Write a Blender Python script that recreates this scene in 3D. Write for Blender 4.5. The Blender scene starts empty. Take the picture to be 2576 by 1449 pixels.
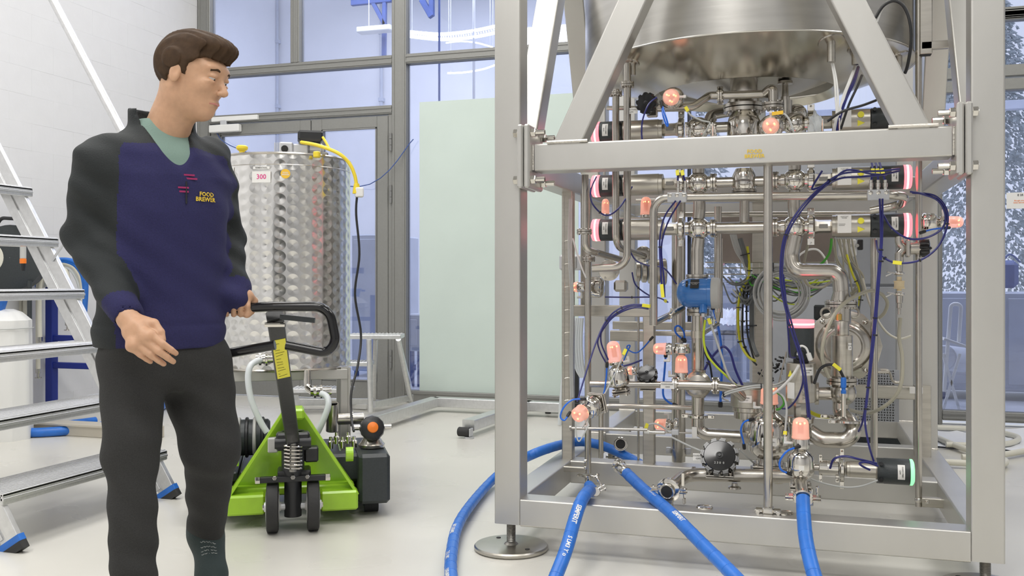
import bpy, bmesh, math, random
import numpy as np
from mathutils import Vector as V, Matrix
random.seed(7)
SC = bpy.context.scene
COL = SC.collection
# ---------------------------------------------------------------- camera
FPX = 2370.0; CX = 1288.0; HOR = 706.0; YAW = math.atan(732/2370)
CA, SA = math.cos(YAW), math.sin(YAW)
cam = bpy.data.cameras.new('camera'); cam.sensor_width = 36; cam.lens = 36*FPX/2576
cam.shift_y = -(724.5-HOR)/2576
co = bpy.data.objects.new('camera', cam); COL.objects.link(co)
co.location = (0, 0, 1.0); co.rotation_euler = (math.pi/2, 0, YAW)
cam.clip_end = 200
SC.camera = co
# ---------------------------------------------------------------- world, lamps, exposure
w = bpy.data.worlds.new('sky'); SC.world = w; w.use_nodes = True
bg = w.node_tree.nodes['Background']; bg.inputs[0].default_value = (.92, .95, 1.0, 1); bg.inputs[1].default_value = 1.3
def area(loc, rot, sx, sy, power, col=(1, 1, 1)):
    l = bpy.data.lights.new('ceiling_light', 'AREA'); l.shape = 'RECTANGLE'; l.size = sx; l.size_y = sy
    l.energy = power; l.color = col
    o = bpy.data.objects.new('ceiling_light', l); COL.objects.link(o); o.location = loc; o.rotation_euler = rot
    return o
WARM = (1, .98, .95)
for x_, y_, p_ in ((-3.4, .6, 150), (-1.0, .2, 150), (1.6, .2, 150), (-3.4, 3.4, 130), (-1.2, 3.0, 110), (2.6, 3.4, 150), (-3.2, 5.8, 110), (-.4, 5.9, 90), (2.8, 6.0, 90), (-1.0, -2.4, 120)):
    area((x_, y_, 4.7), (0, 0, 0), 1.5, 1.1, p_*.45, WARM)
area((-3.6, 9.3, 4.7), (0, 0, 0), 4.0, 2.4, 170, (.97, .98, 1)); area((1.6, 9.3, 4.7), (0, 0, 0), 4.0, 2.4, 130, (.97, .98, 1))
SC.view_settings.view_transform = 'Standard'; SC.view_settings.look = 'None'
SC.view_settings.exposure = 0.0; SC.view_settings.gamma = 1.0; SC.view_settings.use_curve_mapping = False
# ---------------------------------------------------------------- photo-measured positions -> world
def ray(px): t = (px-CX)/FPX; return (-SA+t*CA, CA+t*SA)
def WD(px, py, d): a, b = ray(px); return V((a*d, b*d, 1+(HOR-py)*d/FPX))
def W(px, py, Y): return WD(px, py, Y/ray(px)[1])
def WX(px, py, X): return WD(px, py, X/ray(px)[0])
def WZ(px, py, z=0): return WD(px, py, (1-z)*FPX/(py-HOR))
def S(px, Y): return Y/ray(px)[1]/FPX          # metres per pixel there
# ---------------------------------------------------------------- materials
def mat(name, col, metal=0, rough=.5, bump=0, scale=30, var=0, stretch=None, emit=None, estr=0, trans=0, alpha=1, coat=0, spec=None, col2=None, aniso=0):
    m = bpy.data.materials.new(name); m.use_nodes = True; nt = m.node_tree; b = nt.nodes['Principled BSDF']
    c = (*col, 1); b.inputs['Base Color'].default_value = c
    b.inputs['Metallic'].default_value = metal; b.inputs['Roughness'].default_value = rough
    if spec is not None: b.inputs['Specular IOR Level'].default_value = spec
    if coat: b.inputs['Coat Weight'].default_value = coat; b.inputs['Coat Roughness'].default_value = .1
    if aniso: b.inputs['Anisotropic'].default_value = aniso
    if trans: b.inputs['Transmission Weight'].default_value = trans
    if alpha < 1: b.inputs['Alpha'].default_value = alpha
    if emit: b.inputs['Emission Color'].default_value = (*emit, 1); b.inputs['Emission Strength'].default_value = estr
    if bump or var:
        tc = nt.nodes.new('ShaderNodeTexCoord'); mp = nt.nodes.new('ShaderNodeMapping'); nz = nt.nodes.new('ShaderNodeTexNoise')
        nt.links.new(tc.outputs['Object'], mp.inputs[0]); nt.links.new(mp.outputs[0], nz.inputs['Vector'])
        if stretch: mp.inputs['Scale'].default_value = stretch
        nz.inputs['Scale'].default_value = scale; nz.inputs['Detail'].default_value = 5
        if var:
            mx = nt.nodes.new('ShaderNodeMix'); mx.data_type = 'RGBA'
            c2 = col2 or tuple(max(0, min(1, x*(1-var))) for x in col)
            mx.inputs[6].default_value = c; mx.inputs[7].default_value = (*c2, 1)
            rp = nt.nodes.new('ShaderNodeMapRange'); rp.inputs[1].default_value = .35; rp.inputs[2].default_value = .7
            nt.links.new(nz.outputs[0], rp.inputs[0]); nt.links.new(rp.outputs[0], mx.inputs[0]); nt.links.new(mx.outputs[2], b.inputs['Base Color'])
        if bump:
            bp = nt.nodes.new('ShaderNodeBump'); bp.inputs['Strength'].default_value = bump; bp.inputs['Distance'].default_value = .01
            nt.links.new(nz.outputs[0], bp.inputs['Height']); nt.links.new(bp.outputs[0], b.inputs['Normal'])
    return m
M = {}
M['frame'] = mat('brushed_steel_beam', (.60, .59, .56), .85, .40, .03, 5, .07, stretch=(1, 1, .35))
M['steel'] = mat('pipe_steel', (.56, .53, .48), 1, .24, .03, 20, .12)
M['pol'] = mat('polished_steel', (.68, .655, .61), 1, .11, .02, 40)
M['satin'] = mat('satin_steel', (.58, .55, .49), 1, .33, .04, 9, .15, stretch=(1, 1, 8))
M['tank'] = mat('tank_steel', (.62, .605, .57), 1, .3, .05, 3, .14, stretch=(1, 1, 12))
M['alu'] = mat('aluminium', (.74, .745, .75), .85, .36, .03, 40, .1)
M['dkmetal'] = mat('dark_bolt_steel', (.30, .29, .27), .9, .4, .05, 60)
M['black'] = mat('black_plastic', (.018, .019, .021), 0, .38, .05, 90)
M['blackgloss'] = mat('black_glossy_plastic', (.01, .01, .011), 0, .13, 0)
M['charcoal'] = mat('charcoal_housing', (.035, .042, .045), 0, .42, .08, 120, .2)
M['rubber'] = mat('black_rubber', (.03, .03, .03), 0, .7, .1, 80)
M['bluehose'] = mat('blue_rubber_hose', (.025, .17, .62), 0, .38, .06, 25, .15)
M['bluepipe'] = mat('bright_blue_tube', (.02, .16, .75), 0, .25)
M['navy'] = mat('navy_tube', (.02, .022, .16), 0, .28)
M['navycloth'] = mat('navy_cloth', (.020, .019, .085), 0, .9, .25, 260, .2)
M['blackcloth'] = mat('black_cloth', (.012, .016, .017), 0, .75, .25, 260, .2)
M['trouser'] = mat('charcoal_trouser_cloth', (.028, .028, .027), 0, .92, .3, 300, .3)
M['teal'] = mat('sage_cloth', (.19, .28, .24), 0, .9, .2, 200)
M['skin'] = mat('skin', (.58, .34, .21), 0, .5, .05, 60, .1)
M['skin'].node_tree.nodes['Principled BSDF'].inputs['Subsurface Weight'].default_value = .08
M['hair'] = mat('brown_hair', (.060, .033, .016), 0, .7, .06, 60, .3, spec=.25)
M['eyewhite'] = mat('eye_white', (.55, .52, .50), 0, .3)
M['shoe'] = mat('dark_green_shoe', (.02, .035, .035), 0, .7, .3, 200)
M['sole'] = mat('gum_sole', (.55, .42, .25), 0, .6)
M['lime'] = mat('lime_green_paint', (.38, .66, .03), 0, .32, .02, 30, .06, coat=.3)
M['yellow'] = mat('yellow_plastic', (.80, .62, .04), 0, .45)
M['tagyellow'] = mat('yellow_cable_tag', (.85, .78, .06), 0, .5)
M['orangetag'] = mat('orange_yellow_tag', (.9, .55, .05), 0, .5)
M['goldprint'] = mat('gold_print', (.72, .50, .04), 0, .5)
M['white'] = mat('white_plastic', (.80, .80, .78), 0, .4)
M['milky'] = mat('milky_hose', (.72, .76, .78), 0, .3, trans=.15)
M['cream'] = mat('cream_hose', (.72, .70, .60), 0, .4)
M['greycable'] = mat('grey_cable', (.48, .49, .48), 0, .45)
M['beigecable'] = mat('beige_grey_cable', (.40, .38, .30), 0, .4)
M['dkcable'] = mat('dark_grey_cable', (.14, .15, .15), 0, .45)
M['greencable'] = mat('green_cable', (.06, .32, .03), 0, .4)
M['limecable'] = mat('yellow_green_cable', (.55, .68, .04), 0, .4)
M['yelcable'] = mat('yellow_earth_cable', (.62, .60, .03), 0, .4)
M['label'] = mat('white_label', (.82, .81, .78), 0, .45)
M['ink'] = mat('black_ink', (.02, .02, .02), 0, .6)
M['fadedink'] = mat('faded_magenta_print', (.30, .015, .10), 0, .6)
M['redink'] = mat('magenta_ink', (.75, .03, .25), 0, .6)
M['blueenamel'] = mat('blue_enamel_paint', (.035, .19, .56), 0, .26, .02, 20, coat=.4)
M['greyplastic'] = mat('light_grey_plastic', (.50, .50, .48), 0, .45)
M['orange'] = mat('orange_plastic', (.9, .22, .02), 0, .4)
M['brass'] = mat('brass', (.65, .45, .15), 1, .3)
M['rackblue'] = mat('dark_blue_paint', (.012, .028, .24), 0, .4)
M['mullion'] = mat('grey_anodised_frame', (.27, .27, .255), .35, .45, .02, 60, .05)
M['hingegrey'] = mat('hinge_grey', (.24, .24, .235), .3, .4)
M['silver'] = mat('silver_paint', (.62, .63, .65), .5, .4)
M['seal'] = mat('dark_seal', (.02, .02, .02), 0, .7)
M['pinkglow'] = mat('pink_glowing_ring', (.9, .2, .25), 0, .3, emit=(1, .16, .19), estr=1.9)
M['pinkcore'] = mat('bright_pink_led_line', (1, .6, .6), 0, .3, emit=(1, .55, .5), estr=2.2)
M['greenglow'] = mat('green_glowing_ring', (.3, .9, .4), 0, .3, emit=(.22, 1, .34), estr=1.3)
M['orangeglow'] = mat('orange_glowing_cap', (.95, .35, .2), 0, .35, emit=(1, .26, .12), estr=.85)
M['orangecore'] = mat('bright_orange_led', (1, .6, .3), 0, .35, emit=(1, .45, .14), estr=6)
M['circuit'] = mat('dark_red_circuit', (.25, .05, .03), 0, .4, emit=(1, .12, .05), estr=.25)
M['reflwhite'] = mat('white_lamp_reflection', (1, 1, 1), 0, .4, emit=(.95, .97, 1), estr=7)  # glow stands in for ring lamps mirrored in the window panes
M['frost'] = mat('frosted_foil', (.60, .69, .64), 0, .16, 0, 2, .05, spec=.5)
M['wall'] = mat('white_painted_block', (.72, .72, .73), 0, .75, .2, 10, .02)
M['hallwall'] = mat('pale_hall_wall', (.80, .81, .85), 0, .6, .05, 3, .04)
M['equip'] = mat('pale_blue_equipment', (.50, .54, .64), 0, .5, .1, 5, .12)
M['equipdk'] = mat('dark_blue_equipment', (.06, .11, .34), 0, .5, .1, 5, .2)
M['snow'] = mat('snow', (.85, .87, .92), 0, .8, .5, 3, .08)
M['needles'] = mat('conifer_needles', (.48, .54, .57), 0, .9, .2, 6, .25)
M['bark'] = mat('bark', (.12, .1, .09), 0, .9, .5, 20)
M['sheet'] = mat('brown_reflecting_sheet_steel', (.36, .31, .28), .6, .4, .03, 8, .15)
M['cabinet'] = mat('light_grey_cabinet', (.47, .49, .53), .1, .45, .02, 20, .04)
M['filter'] = mat('cream_filter_core', (.75, .62, .40), 0, .6)
M['weld'] = mat('weld_bead', (.68, .65, .60), .9, .35, .4, 120)
M['warmpanel'] = mat('beige_panel', (.60, .56, .48), .3, .5, .05, 4, .08)
M['redcable'] = mat('red_cable', (.5, .05, .04), 0, .4)
M['tread'] = mat('ribbed_tread_aluminium', (.72, .72, .72), .8, .42, .1, 120, .1)
def floor_mat():
    m = mat('poured_grey_floor', (.66, .645, .59), 0, .30, 0, 2, .04)
    nt = m.node_tree; b = nt.nodes['Principled BSDF']
    tc = nt.nodes.new('ShaderNodeTexCoord'); n = nt.nodes.new('ShaderNodeTexNoise'); n.inputs['Scale'].default_value = 2.5
    r = nt.nodes.new('ShaderNodeMapRange'); r.inputs[3].default_value = .22; r.inputs[4].default_value = .36
    nt.links.new(tc.outputs['Object'], n.inputs['Vector']); nt.links.new(n.outputs[0], r.inputs[0]); nt.links.new(r.outputs[0], b.inputs['Roughness'])
    return m
M['floor'] = floor_mat()
def glass_mat(name, tint, refl=.12):
    m = bpy.data.materials.new(name); m.use_nodes = True; nt = m.node_tree; nt.nodes.clear()
    o = nt.nodes.new('ShaderNodeOutputMaterial'); mx = nt.nodes.new('ShaderNodeMixShader'); t = nt.nodes.new('ShaderNodeBsdfTransparent'); g = nt.nodes.new('ShaderNodeBsdfGlossy')
    fr = nt.nodes.new('ShaderNodeFresnel'); fr.inputs[0].default_value = 1.5; ml = nt.nodes.new('ShaderNodeMath'); ml.operation = 'MULTIPLY_ADD'; ml.inputs[1].default_value = 1.2; ml.inputs[2].default_value = refl-.06
    t.inputs[0].default_value = (*tint, 1); g.inputs['Roughness'].default_value = .02
    nt.links.new(fr.outputs[0], ml.inputs[0]); nt.links.new(ml.outputs[0], mx.inputs[0]); nt.links.new(t.outputs[0], mx.inputs[1]); nt.links.new(g.outputs[0], mx.inputs[2]); nt.links.new(mx.outputs[0], o.inputs[0])
    return m
M['glass'] = glass_mat('blue_tinted_glass', (.77, .80, .90), .12)
M['clear'] = glass_mat('clear_plastic', (.80, .83, .85), .16)
M['lampcap'] = glass_mat('translucent_orange_cap', (1.0, .52, .36), .14)
def checker_tank():
    """mottled circular polish: rows of overlapping discs as fine relief"""
    m = mat('circle_polished_steel', (.78, .77, .75), 1, .2)
    nt = m.node_tree; b = nt.nodes['Principled BSDF']
    tc = nt.nodes.new('ShaderNodeTexCoord'); vo = nt.nodes.new('ShaderNodeTexVoronoi')
    vo.inputs['Scale'].default_value = 1; vo.inputs['Randomness'].default_value = 0.0; vo.voronoi_dimensions = '2D'
    mp = nt.nodes.new('ShaderNodeMapping'); mp.inputs['Scale'].default_value = (34, 19, 1)
    nt.links.new(tc.outputs['UV'], mp.inputs[0]); nt.links.new(mp.outputs[0], vo.inputs['Vector'])
    bp = nt.nodes.new('ShaderNodeBump'); bp.inputs['Strength'].default_value = .55; bp.inputs['Distance'].default_value = .014
    mn = nt.nodes.new('ShaderNodeMath'); mn.operation = 'MINIMUM'; mn.inputs[1].default_value = .47; nt.links.new(vo.outputs['Distance'], mn.inputs[0]); nt.links.new(mn.outputs[0], bp.inputs['Height']); nt.links.new(bp.outputs[0], b.inputs['Normal'])
    return m
M['circ'] = checker_tank()
# ---------------------------------------------------------------- geometry helpers
def frame_of(axis, up=None):
    a = V(axis).normalized()
    if up is None: up = V((0, 0, 1)) if abs(a.z) < .9 else V((0, 1, 0))
    s = a.cross(V(up)); s = s.normalized() if s.length > 1e-6 else V((1, 0, 0))
    return a, s, s.cross(a).normalized()
def catmull(pts, k=6, closed=False):
    p = [V(q) for q in pts]; out = []
    if len(p) < 3: return p
    n = len(p); rng = range(n if closed else n-1)
    for i in rng:
        if closed: a, b, c, d = p[i-1], p[i], p[(i+1) % n], p[(i+2) % n]
        else: a, b, c, d = p[max(i-1, 0)], p[i], p[i+1], p[min(i+2, n-1)]
        for j in range(k):
            t = j/k; out.append(.5*((2*b)+(c-a)*t+(2*a-5*b+4*c-d)*t*t+(3*b-a-3*c+d)*t**3))
    if not closed: out.append(p[-1])
    return out
def fillet(pts, R, k=7):
    p = [V(q) for q in pts]; out = [p[0]]
    for i in range(1, len(p)-1):
        u = (p[i-1]-p[i]); v = (p[i+1]-p[i]); ang = u.angle(v, math.pi)
        if ang > math.pi-.02: out.append(p[i]); continue
        d = min(R/math.tan(ang/2), u.length*.49, v.length*.49)
        a = p[i]+u.normalized()*d; b = p[i]+v.normalized()*d
        # circular arc from a to b
        r = d*math.tan(ang/2); bis = (u.normalized()+v.normalized()).normalized(); c = p[i]+bis*(r/math.sin(ang/2))
        va, vb = a-c, b-c; th = va.angle(vb)
        for j in range(k+1):
            t = j/k; q = (va*math.sin((1-t)*th)+vb*math.sin(t*th))/math.sin(th) if th > 1e-4 else va.lerp(vb, t)
            out.append(c+q)
    out.append(p[-1]); return out
class G:
    def __init__(s): s.v = []; s.f = []; s.fm = []; s.wn = False
    def add(s, vs, fs, mi=0):
        o = len(s.v); s.v += [tuple(x) for x in vs]; s.f += [tuple(i+o for i in f) for f in fs]; s.fm += [mi]*len(fs); return s
    def beam(s, a, b, w, h, up=None, rr=None, mi=0, k=2):
        """rounded square section; w sideways, h along up"""
        a = V(a); b = V(b); ax, sd, u = frame_of(b-a, up); s.wn = True
        rr = min(w, h)*.12 if rr is None else rr
        pr = []
        for cx, cy, a0 in ((w/2-rr, h/2-rr, 0), (-w/2+rr, h/2-rr, 90), (-w/2+rr, -h/2+rr, 180), (w/2-rr, -h/2+rr, 270)):
            if rr <= 0: pr.append((cx, cy)); continue
            for j in range(k+1):
                t = math.radians(a0+90*j/k); pr.append((cx+rr*math.cos(t), cy+rr*math.sin(t)))
        n = len(pr)
        vs = [a+sd*x+u*y for x, y in pr]+[b+sd*x+u*y for x, y in pr]
        fs = [(i, (i+1) % n, n+(i+1) % n, n+i) for i in range(n)]+[tuple(range(n-1, -1, -1)), tuple(range(n, 2*n))]
        return s.add(vs, fs, mi)
    def box(s, lo, hi, bev=.002, mi=0):
        x0, y0, z0 = lo; x1, y1, z1 = hi; bev = min(bev, abs(x1-x0)*.3, abs(y1-y0)*.3, abs(z1-z0)*.3)
        bm = bmesh.new(); bmesh.ops.create_cube(bm, size=1)
        for v in bm.verts: v.co = V(((x0+x1)/2+v.co.x*abs(x1-x0), (y0+y1)/2+v.co.y*abs(y1-y0), (z0+z1)/2+v.co.z*abs(z1-z0)))
        if bev > 0: bmesh.ops.bevel(bm, geom=bm.edges[:], offset=bev, segments=1, profile=.5, affect='EDGES')
        bm.verts.index_update(); s.add([v.co for v in bm.verts], [[v.index for v in f.verts] for f in bm.faces], mi); bm.free(); return s
    def obox(s, c, ax, up, l, w, h, bev=.002, mi=0):
        """box centred c, length l along ax, h along up"""
        a, sd, u = frame_of(ax, up); t = G().box((-l/2, -w/2, -h/2), (l/2, w/2, h/2), bev)
        c = V(c); return s.add([c+a*x+sd*y+u*z for x, y, z in t.v], t.f, mi)
    def lathe(s, o, axis, prof, n=20, mi=0, cap=True, up=None):
        """prof: list of (distance along axis, radius)"""
        o = V(o); a, sd, u = frame_of(axis, up); vs = []; fs = []
        for h, r in prof:
            for i in range(n):
                t = 2*math.pi*i/n; vs.append(o+a*h+sd*(r*math.cos(t))+u*(r*math.sin(t)))
        for j in range(len(prof)-1):
            for i in range(n): k = (i+1) % n; fs.append((j*n+i, j*n+k, (j+1)*n+k, (j+1)*n+i))
        if cap:
            if prof[0][1] > 1e-5: fs.append(tuple(range(n-1, -1, -1)))
            if prof[-1][1] > 1e-5: fs.append(tuple((len(prof)-1)*n+i for i in range(n)))
        return s.add(vs, fs, mi)
    def cyl(s, a, b, r, r2=None, n=16, bev=.0, mi=0):
        a = V(a); b = V(b); L = (b-a).length; r2 = r if r2 is None else r2
        pr = [(0, r), (L, r2)] if not bev else [(0, r-bev), (bev, r), (L-bev, r2), (L, r2-bev)]
        return s.lathe(a, b-a, pr, n, mi)
    def hexa(s, a, b, r, mi=0): return s.cyl(a, b, r, n=6, bev=r*.12, mi=mi)
    def tube(s, pts, r, n=10, mi=0, closed=False, cap=True, rf=None):
        p = [V(q) for q in pts]; m = len(p)
        if m < 2: return s
        vs = []; fs = []; nrm = None
        for i in range(m):
            if closed: t = (p[(i+1) % m]-p[i-1])
            else: t = p[min(i+1, m-1)]-p[max(i-1, 0)]
            t = t.normalized() if t.length > 1e-9 else V((0, 0, 1))
            if nrm is None: _, nrm, _ = frame_of(t)
            nrm = (nrm-t*nrm.dot(t)); nrm = nrm.normalized() if nrm.length > 1e-6 else frame_of(t)[1]
            bn = t.cross(nrm); rr = r if rf is None else rf(i/(m-1))*r
            for j in range(n):
                q = 2*math.pi*j/n; vs.append(p[i]+nrm*(rr*math.cos(q))+bn*(rr*math.sin(q)))
        for i in range(m if closed else m-1):
            i2 = (i+1) % m
            for j in range(n): k = (j+1) % n; fs.append((i*n+j, i*n+k, i2*n+k, i2*n+j))
        if cap and not closed: fs += [tuple(range(n-1, -1, -1)), tuple((m-1)*n+j for j in range(n))]
        return s.add(vs, fs, mi)
    def ball(s, c, r, n=14, sc=(1, 1, 1), mi=0, ax=(0, 0, 1)):
        pr = [(-math.cos(math.pi*i/(n//2))*r*sc[2], max(1e-6, math.sin(math.pi*i/(n//2))*r*sc[0])) for i in range(n//2+1)]
        return s.lathe(c, ax, pr, n, mi, cap=False)
    def poly(s, pts, depth, mi=0):
        """pts: planar outline, depth: vector; extruded"""
        n = len(pts); d = V(depth); vs = [V(p) for p in pts]+[V(p)+d for p in pts]
        return s.add(vs, [(i, (i+1) % n, n+(i+1) % n, n+i) for i in range(n)]+[tuple(range(n-1, -1, -1)), tuple(range(n, 2*n))], mi)
def ob(g, name, m, parent=None, smooth=True, ang=35, **tags):
    me = bpy.data.meshes.new(name)
    if isinstance(g, G):
        me.from_pydata([tuple(v) for v in g.v], [], g.f)
        mats = m if isinstance(m, (list, tuple)) else [m]
        for x in mats: me.materials.append(M[x] if isinstance(x, str) else x)
        if len(mats) > 1: me.polygons.foreach_set('material_index', g.fm)
        bm = bmesh.new(); bm.from_mesh(me); bmesh.ops.recalc_face_normals(bm, faces=bm.faces); bm.to_mesh(me); bm.free()
    else: me = g
    if smooth:
        me.polygons.foreach_set('use_smooth', [True]*len(me.polygons)); me.set_sharp_from_angle(angle=math.radians(ang))
    if isinstance(g, G) and g.wn and len(me.polygons) < 500:   # keep the big faces of square tubes flat
        n = len(me.polygons); fn = [p.normal.copy() for p in me.polygons]; fa = [p.area for p in me.polygons]; vf = [[] for _ in me.vertices]
        for p in me.polygons:
            for v in p.vertices: vf[v].append(p.index)
        cn = []
        for p in me.polygons:
            for v in p.vertices:
                q = V((0, 0, 0))
                for k in vf[v]:
                    if fn[k].dot(fn[p.index]) > .45: q += fn[k]*fa[k]
                cn.append(q.normalized())
        me.normals_split_custom_set(cn)
    o = bpy.data.objects.new(name, me); COL.objects.link(o)
    if parent: o.parent = parent
    for k, v in tags.items(): o[k] = v
    return o
ROOTS = []
def thing(name, label, cat, group=None):
    o = bpy.data.objects.new(name, None); COL.objects.link(o); o.empty_display_size = .1
    o['label'] = label; o['category'] = cat
    if group: o['group'] = group
    ROOTS.append(o); return o
def solo(g, name, m, label, cat, group=None, **kw):
    o = ob(g, name, m, **kw); o['label'] = label; o['category'] = cat
    if group: o['group'] = group
    ROOTS.append(o); return o
def struct(g, name, m, **kw):
    o = ob(g, name, m, **kw); o['kind'] = 'structure'; return o
def alltree(o):
    r = [o]
    for c in o.children: r += alltree(c)
    return r
def rebase(root):
    """put the origin at the thing's base; everything was modelled in world coordinates"""
    T_ = alltree(root); lo = [1e9]*3; hi = [-1e9]*3
    for o in T_:
        if o.type == 'MESH' and len(o.data.vertices):
            a = np.empty(len(o.data.vertices)*3, dtype=np.float32); o.data.vertices.foreach_get('co', a); a = a.reshape(-1, 3)
            lo = np.minimum(lo, a.min(0)); hi = np.maximum(hi, a.max(0))
    if lo[0] > 1e8: return
    c = V(((lo[0]+hi[0])/2, (lo[1]+hi[1])/2, lo[2]))
    for o in T_:
        if o.type == 'MESH': o.data.transform(Matrix.Translation(-c))
    root.location = c; root['_done'] = 1
def dup(root, off, label=None, rotz=0):
    """copy of a rebased thing with copies of its parts and sub-parts"""
    def cp(o, par):
        c = o.copy(); COL.objects.link(c); c.parent = par
        for ch in o.children: cp(ch, c)
        return c
    c = cp(root, None); c.location = V(root.location)+V(off); c.rotation_euler = (0, 0, rotz)
    if label: c['label'] = label
    ROOTS.append(c); return c
TXT = {}
def text_raw(s, bold=.0):
    k = (s, bold)
    if k not in TXT:
        cu = bpy.data.curves.new('lettering', 'FONT'); cu.body = s; cu.size = 1; cu.offset = bold; cu.resolution_u = 2
        cu.align_x = 'CENTER'; cu.align_y = 'CENTER'; cu.fill_mode = 'FRONT'
        o = bpy.data.objects.new('lettering', cu); COL.objects.link(o)
        bpy.context.view_layer.update()
        me = bpy.data.meshes.new_from_object(o.evaluated_get(bpy.context.evaluated_depsgraph_get()))
        TXT[k] = ([tuple(v.co) for v in me.vertices], [tuple(p.vertices) for p in me.polygons])
        bpy.data.objects.remove(o); bpy.data.meshes.remove(me)
    return TXT[k]
def text_fine(s, bold=0, cuts=2):
    vs, fs = text_raw(s, bold); bm = bmesh.new(); q = [bm.verts.new(v) for v in vs]
    for f in fs:
        try: bm.faces.new([q[i] for i in f])
        except ValueError: pass
    bmesh.ops.triangulate(bm, faces=bm.faces[:])
    for _ in range(cuts):
        e = [x for x in bm.edges if x.calc_length() > .12]
        if e: bmesh.ops.subdivide_edges(bm, edges=e, cuts=1); bmesh.ops.triangulate(bm, faces=bm.faces[:])
    bm.verts.index_update(); r = ([tuple(v.co) for v in bm.verts], [tuple(v.index for v in f.verts) for f in bm.faces]); bm.free(); return r
def text(s, c, right, up, size, m, parent, bold=0, name='lettering', lift=.0006, widen=1):
    vs, fs = text_raw(s, bold); r = V(right).normalized(); u = V(up).normalized(); n = r.cross(u)
    g = G(); g.add([V(c)+r*(x*size*widen)+u*(y*size)+n*lift for x, y, z in vs], fs)
    return ob(g, name, m, parent, smooth=False)
def curved_label(o, ax, R, xc, w, a0, a1, lines, parent, sz=.008, up=None, along=True, name='label_plate'):
    """printed label wrapped on a cylinder: w along the axis, angles a0..a1; text runs round (along=True) or along the axis"""
    o = V(o); a, s, u = frame_of(ax, up); n = 10; vs = []
    for k in range(n+1):
        t = a0+(a1-a0)*k/n; q = (s*math.cos(t)+u*math.sin(t))*(R+.0008); vs += [o+a*(xc-w/2)+q, o+a*(xc+w/2)+q]
    lb_ = ob(G().add(vs, [(2*k, 2*k+1, 2*k+3, 2*k+2) for k in range(n)]), name, 'label', parent)
    for i, st in enumerate(lines or ()):
        v2, f2 = text_raw(st, .015); off = ((len(lines)-1)/2-i)*sz*1.4; g = G(); out = []
        for x, y, z in v2:
            if along: t = (a0+a1)/2-(x*sz)/R; h = xc+(y*sz+off)
            else: t = (a0+a1)/2+(y*sz+off)/R; h = xc+x*sz
            out.append(o+a*h+(s*math.cos(t)+u*math.sin(t))*(R+.0014))
        g.add(out, f2); ob(g, 'lettering', 'ink', lb_, smooth=False)
    return lb_
def plate_label(c, n, up, w, h, lines, parent, sz=None, name='label_plate', m='label', ink='ink'):
    """thin printed label, normal n"""
    n = V(n).normalized(); u = V(up).normalized(); r = u.cross(n).normalized(); u = n.cross(r)
    c = V(c); g = G().obox(c, r, u, w, .0012, h, .0003)
    o = ob(g, name, m, parent)
    if lines:
        sz = sz or h/(len(lines)+.6)*.75
        for i, t in enumerate(lines):
            text(t, c+u*((len(lines)-1)/2-i)*sz*1.35+n*.0009, r, u, sz, ink, o, .01)
    return o
# ================================================================ SETTING
YF = 7.14; XL = -5.12
struct(G().box((-8, -4, -.12), (9, YF+.12, 0), 0), 'floor', 'floor', smooth=False)
# left wall of painted blocks: each course's blocks are separate parts near enough to tell apart
wl = struct(G().box((XL-.3, -4, 0), (XL-.0035, YF+.05, 5.2), 0), 'wall_left', 'wall', smooth=False)
bw, bh = .39, .19
proto = {}
cnt = 0
for r in range(19):
    y = 4.1-(r % 2)*bw/2
    while y < YF-.02:
        y1 = min(y+bw, YF-.0)
        if y1-y > .05 and cnt < 300:
            dx = random.uniform(-.0006, .0006)
            g = G().box((XL-.014, y, r*bh), (XL+dx*.8, y1, (r+1)*bh), .0007)
            ob(g, 'block', 'wall', wl, smooth=False); cnt += 1
        y = y1
struct(G().box((-8, -4.1, 0), (9, -4, 5.0), 0), 'wall_back', 'wall', smooth=False)
struct(G().box((7.0, -4, 0), (7.1, YF, 5.0), 0), 'wall_right', 'wall', smooth=False)
struct(G().box((-8, -4, 4.9), (9, YF, 5.0), 0), 'ceiling', mat('ceiling_paint', (.50, .50, .49), 0, .8), smooth=False)
# facade of grey frames with glass, Y = YF
def mull(name, x0, x1, z0, z1, groove=True):
    g = G().box((x0, YF, z0), (x1, YF+.09, z1), .004)
    t = .012
    if groove:  # raised glazing beads along both long sides
        if x1-x0 < z1-z0: g.box((x0+.012, YF-.006, z0), (x0+.026, YF+.002, z1), .001); g.box((x1-.026, YF-.006, z0), (x1-.012, YF+.002, z1), .001)
        else: g.box((x0, YF-.006, z0+.012), (x1, YF+.002, z0+.026), .001); g.box((x0, YF-.006, z1-.026), (x1, YF+.002, z1-.012), .001)
    return g
def xw(px): return W(px, 0, YF).x
def zw(px, py): return W(px, py, YF).z
XR = 6.8
xm0, xm1 = xw(985), xw(1021)
zt1, zt0 = zw(1020, 135.5), zw(1020, 160)
struct(mull('', XL, xw(527), 0, 5), 'trim_1', 'mullion')
struct(mull('', xm0, xm1, 0, 5), 'trim_2', 'mullion')
struct(mull('', xw(527), xm0, zt0, zt1), 'trim_3', 'mullion')
struct(mull('', xm1, XR, zt0, zt1), 'trim_4', 'mullion')
xs0, xs1 = xw(730), xw(752)
struct(mull('', xs0, xs1, zt1, 5), 'trim_5', 'mullion')
# bottom rail and right hand mullions
zb = zw(1254, 991)
struct(mull('', xm1, xw(2350), 0.0, zb), 'trim_6', 'mullion')
xr0 = xw(2345); xr1 = xw(2371)
struct(mull('', xr0-.02, xr1, 0, 5), 'trim_7', 'mullion')
struct(mull('', xr1, XR, .03, zw(2413, 1034)), 'trim_8', 'mullion')
struct(G().box((xw(1900), YF+.02, 0), (xw(1925), YF+.09, 5), .004), 'trim_9', 'mullion')
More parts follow.
